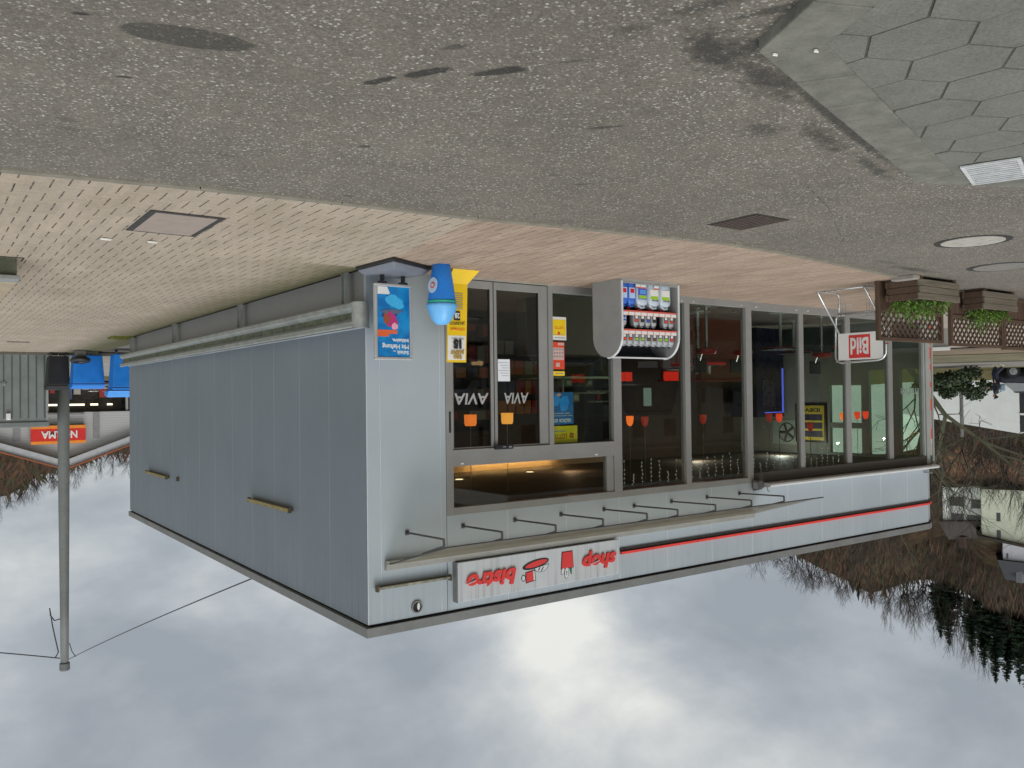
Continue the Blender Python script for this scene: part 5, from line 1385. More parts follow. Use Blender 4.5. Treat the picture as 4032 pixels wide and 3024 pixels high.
planter(-6.78, -7.84, -3.36, -2.86, 'weathered wooden planter box nearest the newspaper rack', 'bright green low conifer in the planter nearest the newspaper rack', 21)
planter(-9.08, -10.17, -3.14, -2.80, 'weathered wooden planter box in the middle of the row', 'smaller green shrub in the middle planter box', 22)
planter(-11.35, -12.45, -3.10, -2.80, 'wooden planter box at the far end of the row, cut by the picture edge', 'green shrub in the farthest planter box', 23)
mb = MB()
for k, (x, y) in enumerate(((-6.9, -3.1), (-7.05, -3.45))): pass
tag(MB().box(-6.62, -6.78, -3.36, -3.02, .0, .06).build('flat_stone', paint('step_stone', (.30, .27, .24), .85), origin=(-6.7, -3.2, 0), bevel=.01), 'flat pale stone slab tucked under the end of the first planter', 'stone slab')

# low block planter at the side of the beige paving
sp_ = thing('stone_planter', (3.74, 1.9, 0), 'mossy block planter with a warm sandstone capping at the edge of the beige pavers', 'planter')
mb = MB()
stn = paint('dark_planter_block', (.085, .09, .06), .9, 0, .35, 6, .4); stl = paint('sandstone_cap', (.36, .29, .20), .85, 0, .2, 6, .3); stg = paint('grey_cap', (.24, .25, .24), .85, 0, .15, 6)
mb.box(3.62, 5.2, 1.24, 1.42, .0, .20); mb.box(3.62, 3.78, 1.42, 3.6, 0, .20); mb.build('block_wall', stn, sp_, bevel=.01)
mb = MB(); mb.box(3.595, 3.82, 1.44, 3.75, .203, .26); mb.build('sandstone_cap', stl, sp_, bevel=.012)
mb = MB(); mb.box(3.595, 5.2, 1.20, 1.4395, .203, .2599); mb.build('grey_cap', stg, sp_, bevel=.012)
mb = MB(); mb.box(3.781, 5.2, 1.421, 3.6, .0, .17); mb.build('soil', paint('green_soil', (.05, .05, .025), .95, 0, .4, 9), sp_)
mb = MB()
for (x0, y0, x1, y1) in ((3.56, 1.16, 5.2, 1.16), (3.56, 1.16, 3.56, 1.40)):
    mb.bar((x0, y0, .013), (x1, y1, .013), .012, .018)
struct('paver_edge_joint', mb, paint('joint_dark', (.05, .045, .035), .9))

# ------------------------------------------------------------------ behind the shop
def at(px, py, dist):
    """a point that many metres (level distance) from the camera position where the survey sight line px, py lies"""
    d = F_ * (0.82122 * 4032) + R2 * (2016 - px) + U2 * (py - 1512)
    return Vector((CX, CY, CZ)) + d * (dist / math.hypot(d.x, d.y))
shedm = paint('shed_green_grey', (.20, .225, .215), .5, .1, .12, 1.5)
sd_ = thing('metal_shed', (1.9, 23.6, 0), 'grey-green ribbed metal storage shed behind the beige paving', 'shed')
mb = MB(); mb.box(.83, 3.4, 22.62, 25.5, 0, 2.28); mb.build('wall', shedm, sd_)
mb = MB()
for k in range(11): mb.box(.90 + k * .235, .90 + k * .235 + .035, 22.60, 22.62, .05, 2.16)
mb.build('ribs', paint('rib_dark', (.075, .085, .08), .6), sd_)
mb = MB(); mb.box(.78, 3.45, 22.56, 25.6, 2.285, 2.46); mb.build('roof_edge', paint('shed_trim', (.17, .19, .185), .5), sd_, bevel=.02)
mb = MB(); mb.box(.83, .87, 22.57, 22.6, .02, 2.24); mb.build('corner_trim', paint('shed_pale', (.30, .32, .31), .5), sd_)
mb = MB(); mb.box(2.05, 2.12, 22.57, 22.60, .95, 1.08).box(2.0, 2.2, 22.57, 22.6, 1.0, 1.02); mb.build('handle', galv, sd_)
mb = MB(); mb.box(1.90, 2.03, 22.5, 22.6, 1.98, 2.2); mb.build('small_lamp', white, sd_, bevel=.02)

def wheelie(x0, x1, y, z1, m, label, depth=.75, lid=None, wheel=False, wide=False):
    g = thing('rubbish_container', ((x0 + x1) / 2, y, 0), label, 'rubbish container')
    mb = MB(); w = x1 - x0; t = .06
    mb.add([(x0 + t, y + t, .14), (x1 - t, y + t, .14), (x1 - t, y + depth - t, .14), (x0 + t, y + depth - t, .14), (x0, y, z1 - .1), (x1, y, z1 - .1), (x1, y + depth, z1 - .1), (x0, y + depth, z1 - .1)],
           [(0, 3, 2, 1), (4, 5, 6, 7), (0, 1, 5, 4), (1, 2, 6, 5), (2, 3, 7, 6), (3, 0, 4, 7)]); mb.build('body', m, g, bevel=.03)
    mb = MB(); mb.box(x0 - .02, x1 + .02, y - .02, y + depth + .02, z1 - .098, z1 - .05); mb.build('rim', m, g, bevel=.012)
    mb = MB(); pr = [(y - .03, z1 - .048), (y + depth * .3, z1 + .05), (y + depth * .7, z1 + .06), (y + depth, z1 - .048)]
    mb.prism([Vector((x0 - .02, yy, zz)) for yy, zz in pr], (0, 0, 0), (w + .04, 0, 0)); mb.build('lid', lid or m, g, bevel=.02)
    for x in (x0 + .12, x1 - .12):
        mb = MB(); 
        mb.tube([(x - .03, y + .12, .08), (x + .03, y + .12, .08)], .08, 12); mb.build('wheel', black, g)
    return g
wheelie(.33, 1.0, 21.2, 1.18, black, 'black wheeled rubbish bin standing against the grey-green shed', .7)
b1 = wheelie(-.52, .40, 20.15, 1.16, bluebin, 'large blue paper container beside the black bin', .8, blue_lt if False else bluebin)
b2 = wheelie(-1.75, -.55, 19.0, 1.30, bluebin, 'second blue paper container with its rounded lid raised, half hidden by the shop wall', .8, bluebin)
mb = MB(); rgp = [(19.0 + .0, 1.30), (19.1, 1.42), (19.35, 1.50), (19.7, 1.44), (19.78, 1.30)]
mb.prism([Vector((-1.77, yy, zz)) for yy, zz in rgp], (0, 0, 0), (1.35, 0, 0)); mb.build('raised_lid', paint('lid_sky_blue', (.06, .30, .78), .35, 0, .1), b2, bevel=.03)
g = thing('old_tyre', (.25, 19.65, 0), 'black tyre lying against the foot of the blue container', 'tyre'); mb = MB()
mb.tube([(.25 + .22 * math.cos(2 * math.pi * k / 20), 19.75 + .20 * math.sin(2 * math.pi * k / 20), .33 + .035 * math.sin(2 * math.pi * k / 20)) for k in range(21)], .075, 10, caps=False); mb.build('rubber_ring', black, g, smooth=True)
mb = MB(); mb.box(.1, .4, 19.6, 19.9, .013, .27); mb.build('concrete_foot', paint('foot_grey', (.1, .1, .09), .9), g, bevel=.03)
# mast with cables
ms = thing('cable_mast', (.14, 24.2, 0), 'tall tapering grey steel mast carrying cables behind the bins', 'mast')
mb = MB(); mb.lathe((.14, 24.2, 0), [(.20, 0), (.195, 2.5), (.175, 5.5), (.145, 9), (.132, 10.9)], 16); mb.build('mast_tube', paint('mast_grey', (.17, .18, .17), .6, .1, .15, 1.2), ms, smooth=True)
mb = MB(); mb.lathe((.14, 24.2, 10.9), [(.165, 0), (.17, .03), (.17, .22), (.15, .26)], 16); mb.build('mast_cap', paint('mast_cap', (.14, .15, .15), .6), ms)
mb = MB(); mb.tube([(.14, 24.2, 5.55), (.14, 24.2, 5.58)], .177, 16); mb.build('joint_ring', trim_grey, ms)
cabm = paint('cable_black', (.05, .052, .055), .6)
def cable(p0, p1, sag, r, label, extra=None):
    p0, p1 = Vector(p0), Vector(p1); mb = MB(); n = 24
    mb.tube([p0.lerp(p1, k / n) - Vector((0, 0, sag * 4 * (k / n) * (1 - k / n))) for k in range(n + 1)], r, 5)
    if extra: mb.tube(extra, r, 5)
    tag(mb.build('overhead_cable', cabm, origin=p0), label, 'cable')
cable((.03, 24.05, 10.75), (-.25, 4.4, 4.52), .06, .014, 'overhead cable running from the mast top down to the shop roof', [(.0, 24.1, 10.2), (-.05, 23.9, 10.45), (-.04, 23.0, 10.42)])
cable((.28, 24.25, 10.72), (8.5, 25.5, 8.9), .10, .022, 'twisted overhead cable leaving the mast towards the picture edge', [(.28, 24.22, 9.32), (.45, 24.23, 9.36), (.58, 24.24, 9.15), (.60, 24.25, 8.9), (.50, 24.25, 9.6), (.33, 24.25, 10.5), (.42, 24.26, 10.66)])
# moss strip beside the wall foot
mb = MB(); rg = random.Random(9)
for k in range(500):
    x, y = rg.uniform(.02, .55), rg.uniform(12.9, 13.7); a = rg.uniform(0, 6.28); s_ = rg.uniform(.03, .07)
    mb.add([(x, y, .012), (x + math.cos(a) * .02, y + math.sin(a) * .02, .012), (x + math.cos(a) * .03 + .01, y + .02, .012 + s_)], [(0, 1, 2)])
tag(mb.build('grass', paint('olive_grass', (.13, .14, .02), .9, 0, .4, 8)), kind='stuff')

# supermarket
nm_ = thing('supermarket', (-5, 65, 0), 'distant gabled supermarket hall with pale boarded gable and lit shop windows', 'supermarket')
gab = NT('gable_boards'); _z = gab.sep(gab.pos())[2]; _s = gab.math('FRACT', gab.math('MULTIPLY', _z, 5.0))
gab_m = gab.bsdf(gab.ramp(_s, (0, .22), (.12, .40), (1.0, .44)), .7)
def NP(x, z, y=65.0): return Vector((x, y, z))
mb = MB(); mb.prism([NP(5, 2.5), NP(-15.5, 2.5), NP(-15.5, 2.2), NP(5, 2.2)], (0, 0, 0), (0, 20, 0)) if False else None
mb.prism([NP(6.5, 2.5), NP(-17, 2.5), NP(-17, 2.55), NP(-5.2, 6.2), NP(6.5, 2.2 + .35)], (0, 0, 0), (0, .3, 0)); mb.build('gable_wall', gab_m, nm_)
mb = MB()
for s_ in (1, -1):
    xe = -5.2 + s_ * 13.2; ze = 6.85 - 13.2 * .36
    mb.prism([NP(-5.2, 6.25, 64.3), NP(xe, ze - .62, 64.3), NP(xe, ze, 64.3), NP(-5.2, 6.87, 64.3)], (0, 0, 0), (0, .25, 0))
mb.build('gable_trim', paint('gable_trim', (.42, .43, .45), .6), nm_)
mb = MB()
for s_ in (1, -1):
    xe = -5.2 + s_ * 13.5; ze = 6.98 - 13.5 * .36
    mb.add([NP(-5.2, 6.98, 64.1), NP(xe, ze, 64.1), NP(xe, ze, 90), NP(-5.2, 6.98, 90), NP(-5.2, 6.88, 64.1), NP(xe, ze - .1, 64.1), NP(xe, ze - .1, 90), NP(-5.2, 6.88, 90)], [(0, 1, 2, 3), (7, 6, 5, 4), (0, 4, 5, 1), (1, 5, 6, 2), (2, 6, 7, 3)])
mb.build('roof', paint('terracotta_roof', (.33, .10, .045), .8, 0, .15, 1), nm_)
mb = MB(); mb.box(-2.25, -1.80, 64.9, 64.99, 2.5, 4.6).box(-7.8, -7.35, 64.9, 64.99, 2.5, 4.6).box(-4.15, -6.7, 64.85, 64.99, 2.56, 2.7); mb.build('grey_strip', paint('strip_grey', (.25, .245, .25), .7), nm_)
mb = MB(); mb.box(-6.7, -4.15, 64.6, 64.98, 3.44, 3.52); mb.build('ledge', trim_grey, nm_)
mb = MB(); mb.box(-17, 6.5, 66.0, 66.2, 0, 2.5); mb.build('shop_window', paint('dark_window', (.04, .035, .03), .2, 0, .6, .7), nm_)
mb = MB(); mb.box(-17, 6.5, 65.0, 66.0, 2.44, 2.5); mb.build('canopy_soffit', dark, nm_)
for x in (-4.12, -9.9, 2.0): mb = MB(); mb.box(x - .09, x + .09, 65.1, 65.3, 0, 2.44); mb.build('pillar', paint('pillar_grey', (.3, .3, .3), .6), nm_)
mb = MB()
for a, b in ((-6.86, -4.2), (-7.85, -7.30), (-8.92, -8.54), (-12.5, -11.2), (-3.9, -2.6), (-1.5, 1.5)): mb.box(a, b, 65.80, 65.9, 1.84, 1.98)
mb.build('window_lights', glow('strip_window_glow', (1.0, .93, .65), 2.2), nm_)
mb = MB(); rg = random.Random(12)
mb.mat(2).box(-14, 2.4, 65.75, 65.95, .1, .3)
for k in range(26):
    x = -14 + k * .62; mb.mat(rg.randrange(6)).box(x, x + rg.uniform(.2, .5), 65.7, 65.9, .2, rg.uniform(.6, 1.5))
mb.build('goods_display', packs, nm_)['kind'] = 'stuff'
ns = thing('supermarket_sign', (-4.8, 64.6, 3.4), 'red sign board with orange edges and white NORMA letters on the gable', 'sign')
mb = MB(); mb.box(-6.72, -2.92, 64.4, 64.6, 3.75, 4.70); mb.build('red_field', paint('norma_red', (.62, .02, .015), .5), ns)
mb = MB(); mb.box(-6.72, -2.92, 64.39, 64.6, 3.50, 3.745).box(-6.72, -2.92, 64.39, 64.6, 4.705, 4.93); mb.build('orange_edge', paint('norma_orange', (.80, .25, .02), .5), ns)
mb = MB(); add_text(mb, 'NORMA', (-6.12, 64.37, 3.95), XR, ZU, .78, .01, width=2.5, bold=.02); mb.build('lettering', white, ns)
# shopping trolley rack in front
def trolley(x, y, label):
    g = thing('shopping_trolley', (x, y, 0), label, 'trolley', 'trolleys before the supermarket')
    mb = MB()
    for k in range(6): mb.tube([(x + k * .1, y, .5), (x + k * .1, y, .95)], .012, 4)
    for z in (.5, .72, .95): mb.tube([(x, y, z), (x + .55, y, z), (x + .55, y + .7, z), (x, y + .7, z), (x, y, z)], .014, 4)
    mb.build('basket', chrome, g); mb = MB(); mb.tube([(x, y, .5), (x, y, .1), (x + .5, y, .1), (x + .5, y + .6, .1)], .02, 4); mb.build('frame', chrome, g)
trolley(-6.1, 55, 'wire shopping trolley before the supermarket window, nearer the mast'); trolley(-7.1, 55.4, 'wire shopping trolley before the supermarket window, farther from the mast')

# ------------------------------------------------------------------ hills
def az(x, y): return math.degrees(math.atan2(-(x - CX), y - CY))
RID = [(-6.49, 140.08, 16.03), (-7.69, 139.99, 15.88), (-9.52, 139.83, 14.83), (-11.59, 139.62, 13.05), (-14.74, 139.24, 12.4), (-21.23, 138.26, 9.37), (-24.22, 137.7, 10.49),
       (-60, 125, 12), (-116.48, 79.07, 28.72), (-119.01, 75.49, 31.0), (-121.74, 71.37, 33.16), (-123.12, 69.19, 34.72), (-124.29, 67.26, 34.02), (-125.49, 65.19, 32.96), (-126.65, 63.14, 31.99), (-127.75, 61.11, 31.71), (-128.81, 59.11, 32.19), (-130.0, 56.73, 33.44), (-131.06, 54.53, 35.68), (-133.17, 49.85, 36.05)]
RZ = [(-180, 26), (-90, 12), (-30, 18), (0, 17)] + sorted((az(x, y), z) for x, y, z in RID) + [(75, 38), (100, 34), (140, 30), (180, 26)]
def ridge(a):
    for (a0, z0), (a1, z1) in zip(RZ[:-1], RZ[1:]):
        if a0 <= a <= a1: return z0 + (z1 - z0) * (a - a0) / max(1e-6, a1 - a0)
    return 20
def hz(a, r):
    left = max(0, min(1, (a - 30) / 15)) if a > 0 else 0
    behind = 1 if a > 100 or a < -60 else 0
    r0 = 98 - 48 * left - 0 * behind
    if a > 100 or a < -60: r0 = 60
    z = 0
    if left > 0: z += left * .7 * max(0, min(1, (r - 33) / 30))
    if r > r0:
        t = (r - r0) / (150 - r0)
        ex = 2.0 if left > .5 else 1.25
        z += (ridge(a) - z) * (t ** ex) if t < 1 else (ridge(a) - z) - (r - 150) * .10
    wob = 0
    if 60 < r < 147: wob = (math.sin(r * .31 + a * .7) * .5 + math.sin(r * .13 - a * 1.3) * .6) * min(1, (r - 60) / 30) * min(1, (150 - r) / 10)
    return z + wob
mb = MB(); azs = []
a = -180.0
while a < 180: azs.append(a); a += .35 if 0 < a < 80 else 2.5
radii = [32, 36, 40, 45, 50, 55, 60, 65, 70, 75, 80, 84, 88, 92, 96, 100, 104, 108, 112, 116, 120, 124, 128, 132, 136, 140, 144, 147, 150, 153, 160, 200, 300]
N = len(azs)
for r in radii:
    for a in azs:
        z = hz(a, r) if r > 32 else -.06
        if r == 36: z = max(-.02, z - .01)
        mb.v.append((CX - r * math.sin(R(a)), CY + r * math.cos(R(a)), z + (-.025 if r <= 65 and not 40 < a < 100 else .0)))
for i in range(len(radii) - 1):
    for k in range(N): mb.f.append([i * N + k, i * N + (k + 1) % N, (i + 1) * N + (k + 1) % N, (i + 1) * N + k]); mb.mi.append(0)
struct('hill_terrain', mb, make_hill(), smooth=True)

# ------------------------------------------------------------------ trees
bark = paint('bark_brown', (.055, .043, .032), .95, 0, .3, 3)
twigm = paint('twig_brown', (.050, .038, .028), .95, 0, .3, 2)
barkg = paint('mossy_bark', (.075, .075, .045), .95, 0, .35, 5)
def bare_tree(h, seed, spread=.5, depth=5, trunk_r=.12, up=.5, name='bare_tree', m1=bark, m2=twigm, fork=.35, lean=None):
    rg = random.Random(seed); tr, tw = MB(), MB()
    def grow(p, d, L, r, lv):
        n = 3 if lv > 2 else 2; pts = [p]; q = p
        for k in range(n):
            d = (d + Vector((rg.uniform(-1, 1), rg.uniform(-1, 1), rg.uniform(-.2, .6))) * .14).normalized(); q = q + d * (L / n); pts.append(q)
        rs = [r * (1 - .38 * k / n) for k in range(n + 1)]
        (tr if lv >= depth else tw).tube(pts, rs, 6 if lv >= depth else 3, caps=False)
        if lv == 0: return
        kids = rg.choice((2, 3, 3)) if lv < depth else 3
        for c in range(kids):
            a = rg.uniform(0, 6.283); s_ = rg.uniform(.6, 1.25) * spread
            perp = d.orthogonal().normalized(); perp = Matrix.Rotation(a, 3, d) @ perp
            nd = (d * (1 - s_ * .4) + perp * s_ + Vector((0, 0, up * .25))).normalized()
            st = pts[-1] if c < 2 else pts[-2]
            grow(st, nd, L * rg.uniform(.62, .82), r * .58, lv - 1)
        if lv >= depth - 1:
            for c in range(4):
                a = rg.uniform(0, 6.283); perp = Matrix.Rotation(a, 3, d) @ d.orthogonal().normalized(); t_ = rg.uniform(.45, 1)
                grow(p.lerp(pts[-1], t_), (d * .6 + perp * .9).normalized(), L * .42, r * .34, max(0, lv - 3))
    grow(Vector((0, 0, -.2)), Vector(lean or (0, 0, 1)).normalized(), h * fork, trunk_r, depth)
    return tr, tw
protos = []
hid = {}
def tree_proto(kind, idx, *a, **k):
    tr, tw = bare_tree(*a, **k)
    g = thing(kind, (0, 0, 0), 'x', 'tree')
    tr.build('trunk', k.get('m1', bark), g); tw.build('crown', k.get('m2', twigm), g)
    return g
bp = [tree_proto('bare_tree', i, 7.5, 40 + i, spread=s_, depth=5, trunk_r=.10, up=u_, fork=f_) for i, (s_, u_, f_) in enumerate(((.42, .8, .34), (.55, .5, .30), (.36, 1.0, .40), (.6, .6, .26)))]
used = {}
def place(proto, x, y, z, s, rz, label, group):
    if proto.name not in used: used[proto.name] = 1; o = proto
    else: o = copy_tree(proto)
    o.location = (x, y, z); o.scale = (s, s, s * random.uniform(.9, 1.12)); o.rotation_euler = (0, 0, rz)
    o['label'] = label; o['group'] = group
    return o
def conifer(h, seed, rad):
    rg = random.Random(seed); tr, cr_ = MB(), MB()
    tr.tube([(0, 0, -.3), (0, 0, h)], [h * .014, .02], 6, caps=False)
    z = h * .14
    while z < h * .985:
        f = 1 - z / h; rr = rad * (f ** .85) + .08; nb = 7 if f > .3 else 5
        for k in range(nb):
            a = rg.uniform(0, 6.283); L = rr * rg.uniform(.6, 1.12); d = Vector((math.cos(a), math.sin(a), -.18 - .25 * f)).normalized(); sdv = Vector((-math.sin(a), math.cos(a), 0))
            p = Vector((0, 0, z + rg.uniform(-.1, .1)))
            for j in range(7):
                t_ = (j + 1) / 7; q = p + d * L * t_ + Vector((0, 0, .10 * L * t_ * t_)); w = L * .42 * (1.15 - t_) * rg.uniform(.7, 1.2)
                for sg_ in (-1, 1):
                    e_ = q + sdv * sg_ * w + d * w * .5 + Vector((0, 0, -rg.uniform(.05, .3) * w - .02)); cr_.add([q - d * L * .10, e_, q + d * L * .05 + Vector((0, 0, .02))], [(0, 1, 2)])
                    e2 = q + sdv * sg_ * w * .4 + Vector((0, 0, -.28 * (1 + w) * rg.uniform(.5, 1.1))); cr_.add([q - d * L * .07, e2, q + d * L * .08], [(0, 1, 2)])
        z += h * .017 * (1 + f * .4)
    g = thing('conifer_tree', (0, 0, 0), 'x', 'tree')
    tr.build('trunk', bark, g); cr_.build('crown', confm, g)
    return g
_cf = NT('conifer_needles'); _r = _cf.noise(_cf.pos(), 1.3, 4, .7); confm = _cf.bsdf(_cf.ramp(_r, (.3, (.010, .018, .010)), (.7, (.032, .058, .028))), .85, spec=.2)
cp_ = [conifer(11, 71, 3.1), conifer(10, 72, 2.5)]
rt = random.Random(77)
def ring_xy(a, r): return CX - r * math.sin(R(a)), CY + r * math.cos(R(a))
# skyline trees on the left hill
GL = 'bare trees along the ridge behind the shop'
a = 51.0
nb_ = 0
sky_h = [(51, 5.5), (54.2, 7), (55, 6.0), (56.5, 4.6), (57.6, 3.2), (58.4, 2.2), (59.1, 4.5), (60, 7.2), (61.5, 8), (62.5, 9.5), (64, 9.5), (68, 9)]
def skyh(a):
    for (a0, z0), (a1, z1) in zip(sky_h[:-1], sky_h[1:]):
        if a0 <= a <= a1: return z0 + (z1 - z0) * (a - a0) / (a1 - a0)
    return 7
while a < 63.4:
    r = 149 + rt.uniform(-2.5, 3); x, y = ring_xy(a, r); h_ = skyh(a) * rt.uniform(.75, 1.1)
    place(bp[rt.randrange(4)], x, y, hz(a, min(r, 150)) - .1, h_ / 7.5, rt.uniform(0, 6), 'leafless tree on the skyline of the wooded hill behind the shop', GL); nb_ += 1
    a += rt.uniform(.07, .20) if a > 53.4 else rt.uniform(.3, .6)
GC = 'dark conifers on the ridge'
for a, h_, k, lb in ((62.35, 9.5, 1, 'dark narrow conifer on the ridge, first of the group beside the bare trees'), (62.8, 11.2, 0, 'tall dark conifer on the ridge, second of the group'), (64.0, 9.6, 1, 'dark conifer on the ridge standing behind the gap'), (64.6, 10.5, 0, 'dark conifer on the ridge left of the gap with bare stems'), (65.2, 10.8, 1, 'dark conifer on the ridge beside the tallest one'), (65.75, 13.2, 0, 'tallest dark conifer on the ridge with a thin pointed top'), (66.4, 11.0, 1, 'dark conifer on the ridge just past the tallest one'), (66.9, 12.2, 0, 'broad dark conifer on the ridge near the picture edge'), (67.6, 11, 1, 'dark conifer on the ridge at the picture edge'), (57.75, 2.6, 1, 'tiny conifer in the notch of the ridge'), (57.45, 2.4, 1, 'tiny conifer just beside the notch of the ridge'), (58.5, 2.6, 0, 'small dark conifer on the far side of the notch')):
    x, y = ring_xy(a, 149 + rt.uniform(-2, 2)); z = hz(a, 149) - .2
    o = place(cp_[k], x, y, z, h_ / (11 if k == 0 else 10), rt.uniform(0, 6), lb, GC)
for a in (63.3, 63.55, 63.8, 64.05, 64.35): 
    x, y = ring_xy(a, 150); place(bp[2], x, y, hz(a, 150) - .1, 9.5 / 7.5, rt.uniform(0, 6), 'bare stem in the gap between the conifers on the ridge', 'bare stems between the conifers')
# trees and brush on the slope
k = 0
while k < 110:
    a = rt.uniform(50, 70); r = rt.uniform(76, 146)
    if 60.5 < a < 66.5 and 88 < r < 112: continue
    if a < 56 and r < 110: continue
    x, y = ring_xy(a, r); place(bp[rt.randrange(4)], x, y, hz(a, r) - .1, rt.uniform(.45, .95), rt.uniform(0, 6), 'leafless tree growing on the brown slope behind the shop', 'bare trees on the slope'); k += 1
for k in range(16):
    a = rt.uniform(60.3, 68.5); r = rt.uniform(78, 90)
    x, y = ring_xy(a, r); place(bp[rt.randrange(4)], x, y, hz(a, r) - .1, rt.uniform(.9, 1.45), rt.uniform(0, 6), 'leafless tree standing below the houses on the slope', 'bare trees before the hillside houses')
def brush(a0, a1, r0, r1, n, seed, keep_out=True):
    rg = random.Random(seed); mb = MB()
    for k in range(n):
        a = rg.uniform(a0, a1); r = rg.uniform(r0, r1)
        if keep_out and 60.3 < a < 67.5 and 92 < r < 134: continue
        x, y = ring_xy(a, r); z = hz(a, r) - .1; hgt = rg.uniform(.5, 2.0) * rg.choice((.6, 1, 1.5)); l1, l2 = rg.uniform(-.5, .5), rg.uniform(-.5, .5); w = rg.uniform(.01, .04)
        q = rg.random(); mb.mat(0 if q < .55 else (1 if q < .82 else 2))
        ca, sa = math.cos(R(a)), math.sin(R(a))
        mb.add([(x - ca * w, y - sa * w, z), (x + ca * w, y + sa * w, z), (x + l1 * hgt, y + l2 * hgt, z + hgt)], [(0, 1, 2)])
        if q > .5: mb.add([(x, y, z), (x + ca * w * 2, y + sa * w * 2, z + hgt * .5), (x - l1 * hgt, y + w, z + hgt * .9)], [(0, 1, 2)])
    tag(mb.build('undergrowth', [twigm, paint('rusty_bracken', (.11, .060, .036), .95, 0, .4, .3), paint('olive_scrub', (.075, .070, .035), .95, 0, .4, .3)]), kind='stuff')
brush(49, 71, 76, 149, 60000, 51)
brush(2, 15, 112, 149, 9000, 52, False)
# skyline on the right hill
a = 3.0
while a < 13.5:
    x, y = ring_xy(a, 149); place(bp[rt.randrange(4)], x, y, hz(a, 149) - .3, rt.uniform(.30, .62), rt.uniform(0, 6), 'small bare tree on the brown hill behind the supermarket', 'bare trees behind the supermarket'); a += rt.uniform(.10, .28)
# evergreen bush on the slope
def bush(name, c, rx, ry, rz_, n, leaf, label, cat, seed, m, ls=.12, stems=True):
    rg = random.Random(seed); g = thing(name, (c[0], c[1], c[2] - rz_), label, cat); mb = MB()
    cl = [(Vector((rg.gauss(0, .5), rg.gauss(0, .5), rg.uniform(-.75, .8))), rg.uniform(.25, .5)) for _ in range(16)]
    for k in range(n):
        cc, rr = cl[rg.randrange(len(cl))]; v = Vector((rg.gauss(0, 1), rg.gauss(0, 1), rg.gauss(0, 1))).normalized() * rr * rg.uniform(.5, 1.1) + cc
        p = Vector((c[0] + v.x * rx, c[1] + v.y * ry, c[2] + v.z * rz_)); d = Vector((rg.uniform(-1, 1), rg.uniform(-1, 1), rg.uniform(-1, 1))).normalized(); w = d.orthogonal().normalized() * ls * .4
        mb.add([p, p + d * ls * .5 + w, p + d * ls, p + d * ls * .5 - w], [(0, 1, 2, 3)])
    mb.build('leaves', m, g)
    mb = MB()
    for k in range(7): a = rg.uniform(0, 6.28); mb.tube([(c[0], c[1], c[2] - rz_), (c[0] + math.cos(a) * rx * .3, c[1] + math.sin(a) * ry * .3, c[2]), (c[0] + math.cos(a) * rx * .7, c[1] + math.sin(a) * ry * .7, c[2] + rz_ * .6)], [.05, .03, .01], 5)
    mb.build('stems', bark, g)
    return g
_bl = NT('dark_bush_leaf'); _r = _bl.noise(_bl.pos(), 2.5, 3); bushm = _bl.bsdf(_bl.ramp(_r, (.3, (.012, .022, .010)), (.7, (.045, .075, .022))), .6)
cb_ = at(3742, 1520, 49); bush('evergreen_bush', (cb_.x, cb_.y, 1.25), 1.15, 1.15, .70, 9000, .1, 'dark green bush before the white wall at the foot of the hill', 'bush', 31, bushm, .13)
cb_ = at(3878, 1500, 53); bush('evergreen_bush', (cb_.x, cb_.y, 1.35), .35, .35, .30, 500, .1, 'small dark bush between the large bush and the walking person', 'bush', 33, bushm, .12)

# white-walled building below the hill
w0, w1 = at(3150, 1500, 63.5), at(4012, 1500, 60); w2 = at(4250, 1500, 60)
dirw = (w1 - w0); dirw.z = 0; dirw.normalize(); nw = Vector((-dirw.y, dirw.x, 0))
if nw.dot(w0 - Vector((CX, CY, 0))) < 0: nw = -nw
wb = thing('white_building', (w0 + w1) / 2 - Vector((0, 0, 1.6)), 'long low white rendered building wall at the foot of the hill', 'building')
rend_m = paint('white_render', (.78, .79, .77), .9, 0, .08, .5)
mb = MB(); a_, b_ = Vector((w0.x, w0.y, .2)), Vector((w1.x, w1.y, .2))
mb.prism([a_, b_, b_ + Vector((0, 0, 4.1)), a_.lerp(b_, .50) + Vector((0, 0, 2.9)), a_.lerp(b_, .45) + Vector((0, 0, 5.6)), a_ + Vector((0, 0, 5.9))], (0, 0, 0), nw * 6); mb.build('wall', rend_m, wb)
mb = MB(); c_ = Vector((w1.x, w1.y, .2)) + dirw * .02; d__ = Vector((w2.x, w2.y, .2))
mb.prism([c_, d__, d__ + Vector((0, 0, 4.0)), c_ + Vector((0, 0, 4.0))], (0, 0, 0), nw * 6); mb.build('shop_front', paint('dark_front', (.02, .02, .024), .3), wb)
mb = MB()
for z0, z1 in ((3.05, 3.17),): mb.prism([c_ - nw * .05 + Vector((0, 0, z0 - .2)), d__ - nw * .05 + Vector((0, 0, z0 - .2)), d__ - nw * .05 + Vector((0, 0, z1 - .2)), c_ - nw * .05 + Vector((0, 0, z1 - .2))], (0, 0, 0), nw * .04)
mb.build('window_bar', white, wb)
mb = MB(); mb.prism([c_ - nw * .08 + Vector((0, 0, 1.1)), d__ - nw * .08 + Vector((0, 0, 1.1)), d__ - nw * .08 + Vector((0, 0, 1.6)), c_ - nw * .08 + Vector((0, 0, 1.6))], (0, 0, 0), nw * .06); mb.build('red_awning', paint('signal_red', (.70, .06, .03), .5), wb)
